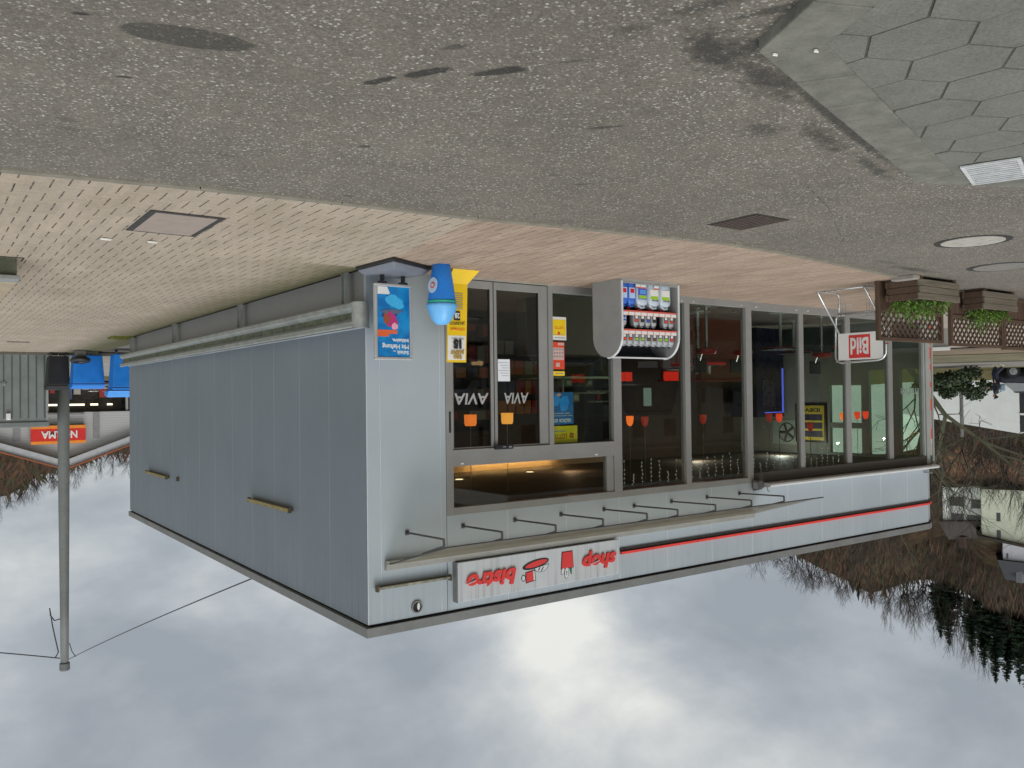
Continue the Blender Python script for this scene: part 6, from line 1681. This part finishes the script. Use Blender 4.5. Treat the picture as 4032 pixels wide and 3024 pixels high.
# slim street pole by the bush
pp = at(3785, 1560, 55); g = thing('street_pole', (pp.x, pp.y, .5), 'slim grey street pole rising from behind the dark bush', 'pole')
mb = MB(); mb.lathe((pp.x, pp.y, .4), [(.11, 0), (.09, 3.9)], 12); mb.build('pole_tube', paint('pole_grey', (.17, .17, .165), .6), g); mb = MB(); mb.lathe((pp.x, pp.y, .4), [(.16, 0), (.16, .15)], 12); mb.build('base', trim_grey, g)
# big bare tree in front of the hill
tr, tw = bare_tree(11.0, 109, spread=.64, depth=6, trunk_r=.14, up=.40, fork=.30, lean=(-.30, -.62, 1))
tp = at(3500, 1560, 34); g = thing('large_bare_tree', (tp.x, tp.y, 0), 'large leafless tree spreading its mossy branches beyond the far end of the shop', 'tree')
for nm, m_, mm in (('trunk', tr, barkg), ('crown', tw, barkg)):
    m_.v = [(v[0] + tp.x, v[1] + tp.y, v[2]) for v in m_.v]; m_.build(nm, mm, g)
# rough fence and hedge along the foot of the slope
mb = MB(); p0, p1 = at(3690, 1700, 64), at(4200, 1752, 64); rg = random.Random(41)
hd = thing('field_hedge', (p0.x, p0.y, 2), 'tangled brown hedge above the white wall at the foot of the slope', 'hedge')
for k in range(1500):
    t_ = rg.random(); p = p0.lerp(p1, t_); z = rg.uniform(2.2, 4.7); d = Vector((rg.uniform(-1, 1), rg.uniform(-1, 1), rg.uniform(-.3, 1))).normalized() * rg.uniform(.4, 1.0)
    q = Vector((p.x + rg.uniform(-1, 1), p.y + rg.uniform(-1, 1), z)); w = d.orthogonal().normalized() * rg.uniform(.008, .03); mb.add([q - w, q + d, q + w], [(0, 1, 2)])
mb.build('branches', twigm, hd)
mb = MB(); mb.prism([Vector((p0.x, p0.y, .6)), Vector((p1.x, p1.y, .6)), Vector((p1.x, p1.y, 3.9)), Vector((p0.x, p0.y, 3.0))], (0, 0, 0), (nw.x * 1.2, nw.y * 1.2, 0)); mb.build('bank', paint('hedge_bank', (.06, .045, .03), .95, 0, .4, 1.5), hd)

# low white wall beyond the fences
p0, p1, p2 = at(3560, 1372, 24), at(3915, 1392, 24), at(3740, 1376, 24)
g = thing('low_white_wall', (p0.x, p0.y, 0), 'low pale garden wall with a light coping beyond the lattice fences', 'wall')
mb = MB(); mb.prism([Vector((p0.x, p0.y, 0)), Vector((p2.x, p2.y, 0)), Vector((p2.x, p2.y, .50)), Vector((p0.x, p0.y, .50))], (0, 0, 0), (-.25, .12, 0)); mb.build('wall_body', paint('pale_wall', (.33, .33, .31), .8), g)
mb = MB(); mb.prism([Vector((p0.x + .05, p0.y - .02, .501)), Vector((p2.x + .05, p2.y - .02, .501)), Vector((p2.x + .05, p2.y - .02, .57)), Vector((p0.x + .05, p0.y - .02, .57))], (0, 0, 0), (-.35, .16, 0)); mb.build('coping', white, g)
# pavement, verge and road bands beyond the fence
def band(name, r0, r1, z, m, a0=50, a1=72):
    mb = MB(); n = 16
    for k in range(n):
        a, b = a0 + (a1 - a0) * k / n, a0 + (a1 - a0) * (k + 1) / n
        za = lambda r: max(0, hz(60, r)) + z
        mb.add([(*ring_xy(a, r0), za(r0)), (*ring_xy(b, r0), za(r0)), (*ring_xy(b, r1), za(r1)), (*ring_xy(a, r1), za(r1))], [(0, 1, 2, 3)])
    return struct(name, mb, m)
band('far_pavement', 19, 34.5, .016, paint('far_pink_paving', (.36, .31, .265), .9, 0, .1, .8))
band('far_kerb', 34.6, 35.3, .05, paint('far_kerb_dark', (.13, .10, .07), .9, 0, .3, 1))
band('far_path', 35.3, 38.5, .03, paint('far_brown', (.19, .14, .09), .9, 0, .25, .8))
band('grass_verge', 38.5, 44, .05, paint('far_verge', (.15, .128, .07), .95, 0, .4, .9))
band('far_road', 44.5, 50, .04, paint('far_road_grey', (.19, .175, .145), .9, 0, .12, .8))
band('far_gutter', 44, 44.5, .06, paint('far_gutter', (.04, .035, .025), .9))

# houses on the slope
hm = paint('house_white', (.74, .76, .70), .85, 0, .1, .6)
darkwin = paint('house_window', (.035, .03, .03), .3)
rooft = paint('house_roof_brown', (.036, .027, .023), .85, 0, .2, .8)
def V3(px, py, d): return at(px, py, d)
A, B = V3(3711, 1931, 110), V3(3860, 1945, 110); hx = (B - A); hx.z = 0; L = hx.length; hx.normalize(); hn = Vector((-hx.y, hx.x, 0))
if hn.dot(A - Vector((CX, CY, 0))) < 0: hn = -hn
zb = 11.4; zt = 17.0
hs = thing('white_house', (A + B) / 2, 'white house with dark windows and a brown roof on the wooded slope', 'house')
hs.location.z = zb
A0, B0 = Vector((A.x, A.y, zb)), Vector((B.x, B.y, zb)) + hx * 2.0
mb = MB(); mb.prism([A0, B0, B0 + Vector((0, 0, 5.2)), A0 + Vector((0, 0, 5.5))], (0, 0, 0), hn * 7); mb.build('wall', hm, hs)
def hwin(u0, u1, z0, z1, par, base, m=darkwin, off=.08):
    mb = MB(); p, q = base + hx * u0 - hn * off, base + hx * u1 - hn * off
    mb.prism([Vector((p.x, p.y, z0)), Vector((q.x, q.y, z0)), Vector((q.x, q.y, z1)), Vector((p.x, p.y, z1))], (0, 0, 0), hn * (off - .01)); return mb.build('window', m, par)
for (u0, u1, z0, z1) in ((.7, 2.2, 13.95, 14.95), (2.9, 4.5, 14.15, 15.15), (.85, 2.15, 15.85, 16.65), (2.45, 3.85, 15.95, 16.75)): hwin(u0, u1, z0, z1, hs, A0)
mb = MB(); e0, e1 = A0 + Vector((0, 0, 5.45)) - hx * .4 - hn * .5, B0 + Vector((0, 0, 5.15)) + hx * .3 - hn * .5
mb.add([e0, e1, e1 + hn * 4 + Vector((0, 0, 2.3)) - hx * .8, e0 + hn * 4 + Vector((0, 0, 2.6)) + hx * .9, e0 + Vector((0, 0, -.15)), e1 + Vector((0, 0, -.15)), e1 + hn * 8, e0 + hn * 8], [(0, 1, 2, 3), (0, 4, 5, 1), (3, 2, 6, 7), (4, 7, 6, 5), (0, 3, 7, 4), (1, 5, 6, 2)]); rf = mb.build('roof', rooft, hs)
mb = MB(); cpt = e0 + hx * 2.4 + hn * 3.4 + Vector((0, 0, 2.2)); mb.obox(cpt + Vector((0, 0, .5)), (.6, .6, 1.3)); mb.build('chimney', paint('chimney_brown', (.07, .04, .03), .9), rf)
C, D = V3(3865, 2020, 106), V3(4100, 2060, 106)
gs = thing('pale_green_house', ((C.x + D.x) / 2, (C.y + D.y) / 2, 12.5), 'pale greenish house wall behind branches beside the white house', 'house')
C0, D0 = Vector((C.x, C.y, 14.6)), Vector((D.x, D.y, 14.8))
mb = MB(); mb.prism([Vector((C.x, C.y, 12.5)), Vector((D.x, D.y, 12.5)), D0 + Vector((0, 0, 3.9)), C0 + Vector((0, 0, 2.9))], (0, 0, 0), hn * 6); mb.build('wall', paint('pale_green_render', (.58, .61, .47), .85, 0, .12, .6), gs)
mb = MB(); mb.prism([D0 + Vector((0, 0, 3.91)) - hn * .6 + hx, C0 + Vector((0, 0, 2.91)) - hn * .6 - hx * .5, C0 + Vector((0, 0, 3.15)) - hn * .6 - hx * .5, D0 + Vector((0, 0, 4.2)) - hn * .6 + hx], (0, 0, 0), hn * 7.2); mb.build('roof', rooft, gs)
for u, z in ((1.4, 15.0), (1.4, 16.9), (4.0, 15.6)): hwin(u, u + .5, z, z + .95, gs, Vector((C.x, C.y, 0)))
E1, F1 = V3(3950, 2180, 126), V3(4100, 2200, 126)
h3 = thing('dark_roofed_house', ((E1.x + F1.x) / 2, (E1.y + F1.y) / 2, 21), 'house with a dark slate roof and white strip of wall high on the slope', 'house')
mb = MB(); mb.prism([Vector((E1.x, E1.y, 21)), Vector((F1.x, F1.y, 21)), Vector((F1.x, F1.y, 23.75)), Vector((E1.x, E1.y, 23.55))], (0, 0, 0), hn * 5); mb.build('wall', paint('house_white2', (.50, .49, .51), .85), h3)
q0, q1 = Vector((E1.x, E1.y, 23.56)) - hx * .7 - hn * .5, Vector((F1.x, F1.y, 23.76)) - hn * .5
mb = MB(); mb.add([q0, q1, q1 + hn * 3 + Vector((0, 0, 3.2)), q0 + hn * 3 + hx * 1.0 + Vector((0, 0, 3.0)), q0 + hn * 6, q1 + hn * 6], [(0, 1, 2, 3), (3, 2, 5, 4), (0, 3, 4), (1, 5, 2), (0, 4, 5, 1)]); rf = mb.build('roof', paint('slate_roof', (.026, .026, .03), .8, 0, .2, .8), h3)
mb = MB(); pch = q0 + hx * 2.6 + hn * 1.6 + Vector((0, 0, 1.7)); mb.obox(pch + Vector((0, 0, .4)), (.7, .7, 1.8)); mb.build('chimney', paint('grey_chimney', (.16, .16, .17), .9), rf)
hwin(.35, .55, 22.7, 23.4, h3, Vector((E1.x, E1.y, 0)))


# ------------------------------------------------------------------ person walking by the white wall
def skin_mesh(name, nodes, edges, m, parent, sub=2):
    me = bpy.data.meshes.new(name); me.from_pydata([n[0] for n in nodes], edges, []); me.materials.append(m)
    o = bpy.data.objects.new(name, me); col.objects.link(o); o.parent = parent
    sk = o.modifiers.new('skin', 'SKIN'); sk.use_smooth_shade = True
    for i, n in enumerate(nodes):
        v = me.skin_vertices[0].data[i]; v.radius = n[1] if isinstance(n[1], tuple) else (n[1], n[1]); v.use_root = (i == 0)
    sb_ = o.modifiers.new('sub', 'SUBSURF'); sb_.levels = sub; sb_.render_levels = sub
    return o
cloth_d = paint('navy_jacket', (.018, .020, .032), .85, 0, .3, 12); trs = paint('dark_trousers', (.016, .018, .040), .85, 0, .3, 12)
skinm = paint('skin_tone', (.42, .25, .18), .6, 0, .05); hairm = paint('dark_hair', (.018, .013, .010), .8); shoe = paint('pale_shoe', (.55, .55, .42), .6)
pn = thing('person', (-38.2, 9.95, .34), 'person in a dark jacket with a pale blue bag walking past the white wall', 'person')
pn.rotation_euler = (0, 0, R(65))
body = [((0, 0, .90), (.12, .09)), ((.02, 0, 1.10), (.12, .10)), ((.04, 0, 1.32), (.14, .11)), ((.06, 0, 1.42), (.06, .06)), ((.08, 0, 1.49), (.055, .06)), ((.10, 0, 1.56), (.085, .09)), ((.095, 0, 1.64), (.06, .065)),
        ((0, .09, .84), .085), ((.13, .09, .47), .06), ((.02, .09, .10), .042), ((.15, .09, .04), .035), ((0, -.09, .84), .085), ((.02, -.09, .46), .06), ((-.28, -.09, .13), .042), ((-.15, -.09, .035), .035),
        ((.03, .17, 1.35), .055), ((.10, .24, 1.12), .045), ((.33, .22, 1.16), .030), ((.03, -.17, 1.35), .055), ((-.10, -.24, 1.10), .045), ((.06, -.26, .90), .030),
        ((.175, 0, 1.555), .022), ((.39, .22, 1.17), (.035, .02)), ((.08, -.27, .83), (.035, .02))]
ed = [(0, 1), (1, 2), (2, 3), (3, 4), (4, 5), (5, 6), (0, 7), (7, 8), (8, 9), (9, 10), (0, 11), (11, 12), (12, 13), (13, 14), (2, 15), (15, 16), (16, 17), (2, 18), (18, 19), (19, 20), (5, 21), (17, 22), (20, 23)]
for base, (hx_, hy_, hz_), dv in ((22, (.39, .22, 1.17), Vector((1, 0, -.1))), (23, (.08, -.27, .83), Vector((.3, 0, -1)))):
    for k, (off, L_) in enumerate(((.028, .07), (.010, .085), (-.010, .08), (-.028, .062), (.035, .045))):
        p = Vector((hx_, hy_ + off, hz_)); q = p + dv.normalized() * L_ * .55; r_ = q + (dv.normalized() + Vector((0, 0, -.6 if base == 22 else 0)) + Vector((.5 if base == 23 else 0, 0, 0))).normalized() * L_ * .5
        i0 = len(body); body += [(tuple(q), .009), (tuple(r_), .008)]; ed += [(base, i0), (i0, i0 + 1)]
skin_mesh('body', body, ed, skinm, pn)
jk = [((.0, 0, .80), (.22, .18)), ((.02, 0, 1.08), (.21, .18)), ((.04, 0, 1.34), (.22, .19)), ((.055, 0, 1.46), (.09, .09)), ((.03, .20, 1.37), .095), ((.10, .27, 1.12), .085), ((.31, .22, 1.155), .062), ((.03, -.20, 1.37), .095), ((-.10, -.27, 1.10), .085), ((.05, -.27, .93), .062)]
skin_mesh('jacket', jk, [(0, 1), (1, 2), (2, 3), (2, 4), (4, 5), (5, 6), (2, 7), (7, 8), (8, 9)], cloth_d, pn)
tz = [((0, 0, .88), (.17, .14)), ((0, .09, .80), .135), ((.13, .09, .47), .11), ((.02, .09, .13), .09), ((0, -.09, .80), .135), ((.02, -.09, .46), .11), ((-.27, -.09, .16), .09)]
skin_mesh('trousers', tz, [(0, 1), (1, 2), (2, 3), (0, 4), (4, 5), (5, 6)], trs, pn)
skin_mesh('hair', [((.075, 0, 1.60), (.10, .10)), ((.05, 0, 1.655), (.075, .08)), ((.03, 0, 1.54), (.06, .075))], [(0, 1), (0, 2)], hairm, pn)
for y_, pts in ((.09, [((-.03, .09, .05), .05), ((.17, .09, .035), .042)]), (-.09, [((-.33, -.09, .085), .05), ((-.14, -.09, .035), .042)])): skin_mesh('shoe', pts, [(0, 1)], shoe, pn)
bg_ = thing('shoulder_bag', (-38.2, 9.95, .34), 'pale blue bag on the back of the walking person', 'bag'); bg_.rotation_euler = (0, 0, R(65))
mb = MB(); mb.box(-.36, -.14, -.14, .16, .98, 1.34); o = mb.build('bag_body', paint('pale_blue_cloth', (.24, .33, .42), .8, 0, .25, 8)); o.parent = bg_
bv = o.modifiers.new('b', 'BEVEL'); bv.width = .07; bv.segments = 3
mb = MB(); mb.tube([(-.2, .12, 1.33), (.0, .17, 1.44), (.14, .14, 1.3), (.06, .16, 1.0)], .018, 5); o = mb.build('strap', cloth_d); o.parent = bg_

# ------------------------------------------------------------------ parked cars: one by the white building, others mirrored in the glass
def car(x, y, z, rot, colr, label, name='parked_car', hsc=1.0, lit=False):
    g = thing(name, (x, y, z), label, 'car'); pm = paint('car_paint_%s' % name, colr, .25, .4, .04); gm = paint('car_glass', (.015, .018, .02), .08) if name != 'parked_car' else paint('pale_car_glass', (.20, .21, .21), .15)
    st = [(-2.15, .62, .30, .72), (-2.1, .80, .26, .88), (-1.7, .88, .22, .93), (-.8, .90, .20, .95), (.4, .90, .20, .93), (1.2, .88, .22, .86), (1.75, .84, .26, .74), (2.1, .70, .32, .58)]
    mb = MB(); ring = []
    for x_, w, zb_, zt_ in st: ring.append([(x_, -w * .92, zb_), (x_, -w, zb_ + .18), (x_, -w, zt_ - .18), (x_, -w * .88, zt_), (x_, w * .88, zt_), (x_, w, zt_ - .18), (x_, w, zb_ + .18), (x_, w * .92, zb_)])
    vs = [(v[0], v[1], v[2] * hsc) for r_ in ring for v in r_]; fs = []
    for i in range(len(ring) - 1):
        for k in range(8): fs.append((i * 8 + k, i * 8 + (k + 1) % 8, (i + 1) * 8 + (k + 1) % 8, (i + 1) * 8 + k))
    fs += [tuple(range(8))[::-1], tuple((len(ring) - 1) * 8 + k for k in range(8))]
    def put(mb, nm, m, par=g, **k):
        o = mb.build(nm, m, **k); o.parent = par; return o
    mb.add(vs, fs); bd = put(mb, 'body', pm, smooth=True)
    def gh(x0, x1, x2, x3, w0, w1, z0, z1):
        return [(x0, -w0, z0), (x3, -w0, z0), (x3, w0, z0), (x0, w0, z0), (x1, -w1, z1), (x2, -w1, z1), (x2, w1, z1), (x1, w1, z1)]
    F6 = [(0, 3, 2, 1), (4, 5, 6, 7), (0, 1, 5, 4), (1, 2, 6, 5), (2, 3, 7, 6), (3, 0, 4, 7)]
    mb = MB(); mb.add([(a, b, c * hsc) for a, b, c in gh(-1.85, -1.35, .25, 1.05, .80, .62, .90, 1.40)], F6); put(mb, 'windows', gm, bevel=.03)
    mb = MB(); mb.add([(a, b, c * hsc) for a, b, c in gh(-1.42, -1.30, .22, .34, .65, .60, 1.385, 1.45)], F6); put(mb, 'roof', pm, bevel=.02)
    for sx in (-1.32, 1.30):
        for sy in (-.84, .84):
            mb = MB(); mb.tube([(sx, sy - .09, .32), (sx, sy + .09, .32)], .32, 20); w_ = put(mb, 'wheel', black)
            mb = MB(); mb.tube([(sx, sy + (.091 if sy > 0 else -.091) - .01, .32), (sx, sy + (.091 if sy > 0 else -.091) + .01, .32)], .19, 12); put(mb, 'rim', chrome, w_)
    for sy in (-.60, .60):
        mb = MB(); mb.box(1.98, 2.10, sy - .17, sy + .17, .56 * hsc, .68 * hsc); put(mb, 'headlight', glow('headlight_amber', (1, .6, .28), 3.0) if lit else paint('headlight_glass', (.5, .5, .5), .1), bevel=.02)
        mb = MB(); mb.box(-2.17, -2.10, sy - .19, sy + .19, .68 * hsc, .84 * hsc); put(mb, 'tail_light', glow('tail_light_red', (1, .04, .02), 5.0) if lit else red, bevel=.02)
    mb = MB(); mb.box(-2.175, -2.15, -.26, .26, .50 * hsc, .61 * hsc); put(mb, 'number_plate', white)
    g.rotation_euler = (0, 0, rot)
    return g
pc = at(4118, 1466, 52); car(pc.x, pc.y, .33, math.atan2(dirw.y, dirw.x), (.012, .013, .016), 'dark parked car cut off by the picture edge beside the walking person', 'parked_car')
car(-9.32, -13.54, 0, R(70), (.30, .32, .34), 'silver car with its headlights on, mirrored in the sliding doors', 'silver_car', lit=True)
car(-12.6, -7.7, .0, R(-135), (.02, .02, .025), 'black car with red tail lights, mirrored in the window above the display cabinet', 'black_car', 1.5, lit=True)

# ------------------------------------------------------------------ the filling station across the forecourt, mirrored in the windows
cn2 = thing('forecourt_canopy', (-22, -18, 0), 'flat filling station canopy with a brown ribbed underside, mirrored in the shop windows', 'canopy')
mb = MB(); mb.box(-36, -11, -25, -12.5, 4.82, 5.35); mb.build('roof_slab', paint('canopy_white', (.55, .55, .54), .5), cn2)
mb = MB(); mb.box(-35.9, -11.1, -24.9, -12.6, 4.80, 4.815); mb.build('soffit', ceil_m, cn2)
mb = MB(); mb.box(-36.02, -10.98, -12.48, -12.45, 4.95, 5.2); mb.build('red_edge', redink, cn2)
for x in (-31, -17):
    for y in (-22.5, -15): mb = MB(); mb.box(x - .18, x + .18, y - .18, y + .18, 0, 4.8); mb.build('pillar', galv, cn2)
ob = thing('opposite_building', (-40, -46, 0), 'pale two-storey building across the road, mirrored in the shop windows', 'building')
mb = MB(); mb.box(-62, -24, -52, -44, 0, 6.2); mb.build('wall', paint('cream_render', (.42, .40, .36), .9), ob)
mb = MB(); mb.prism([Vector((-62.5, y, z)) for y, z in ((-43.4, 6.2), (-48, 9.4), (-52.6, 6.2))], (0, 0, 0), (39, 0, 0)); mb.build('roof', rooft, ob)
for k in range(9):
    for z in (1.0, 3.9): mb = MB(); mb.box(-60 + k * 4, -58.6 + k * 4, -44.02, -43.98, z, z + 1.5); mb.build('window', darkwin, ob)
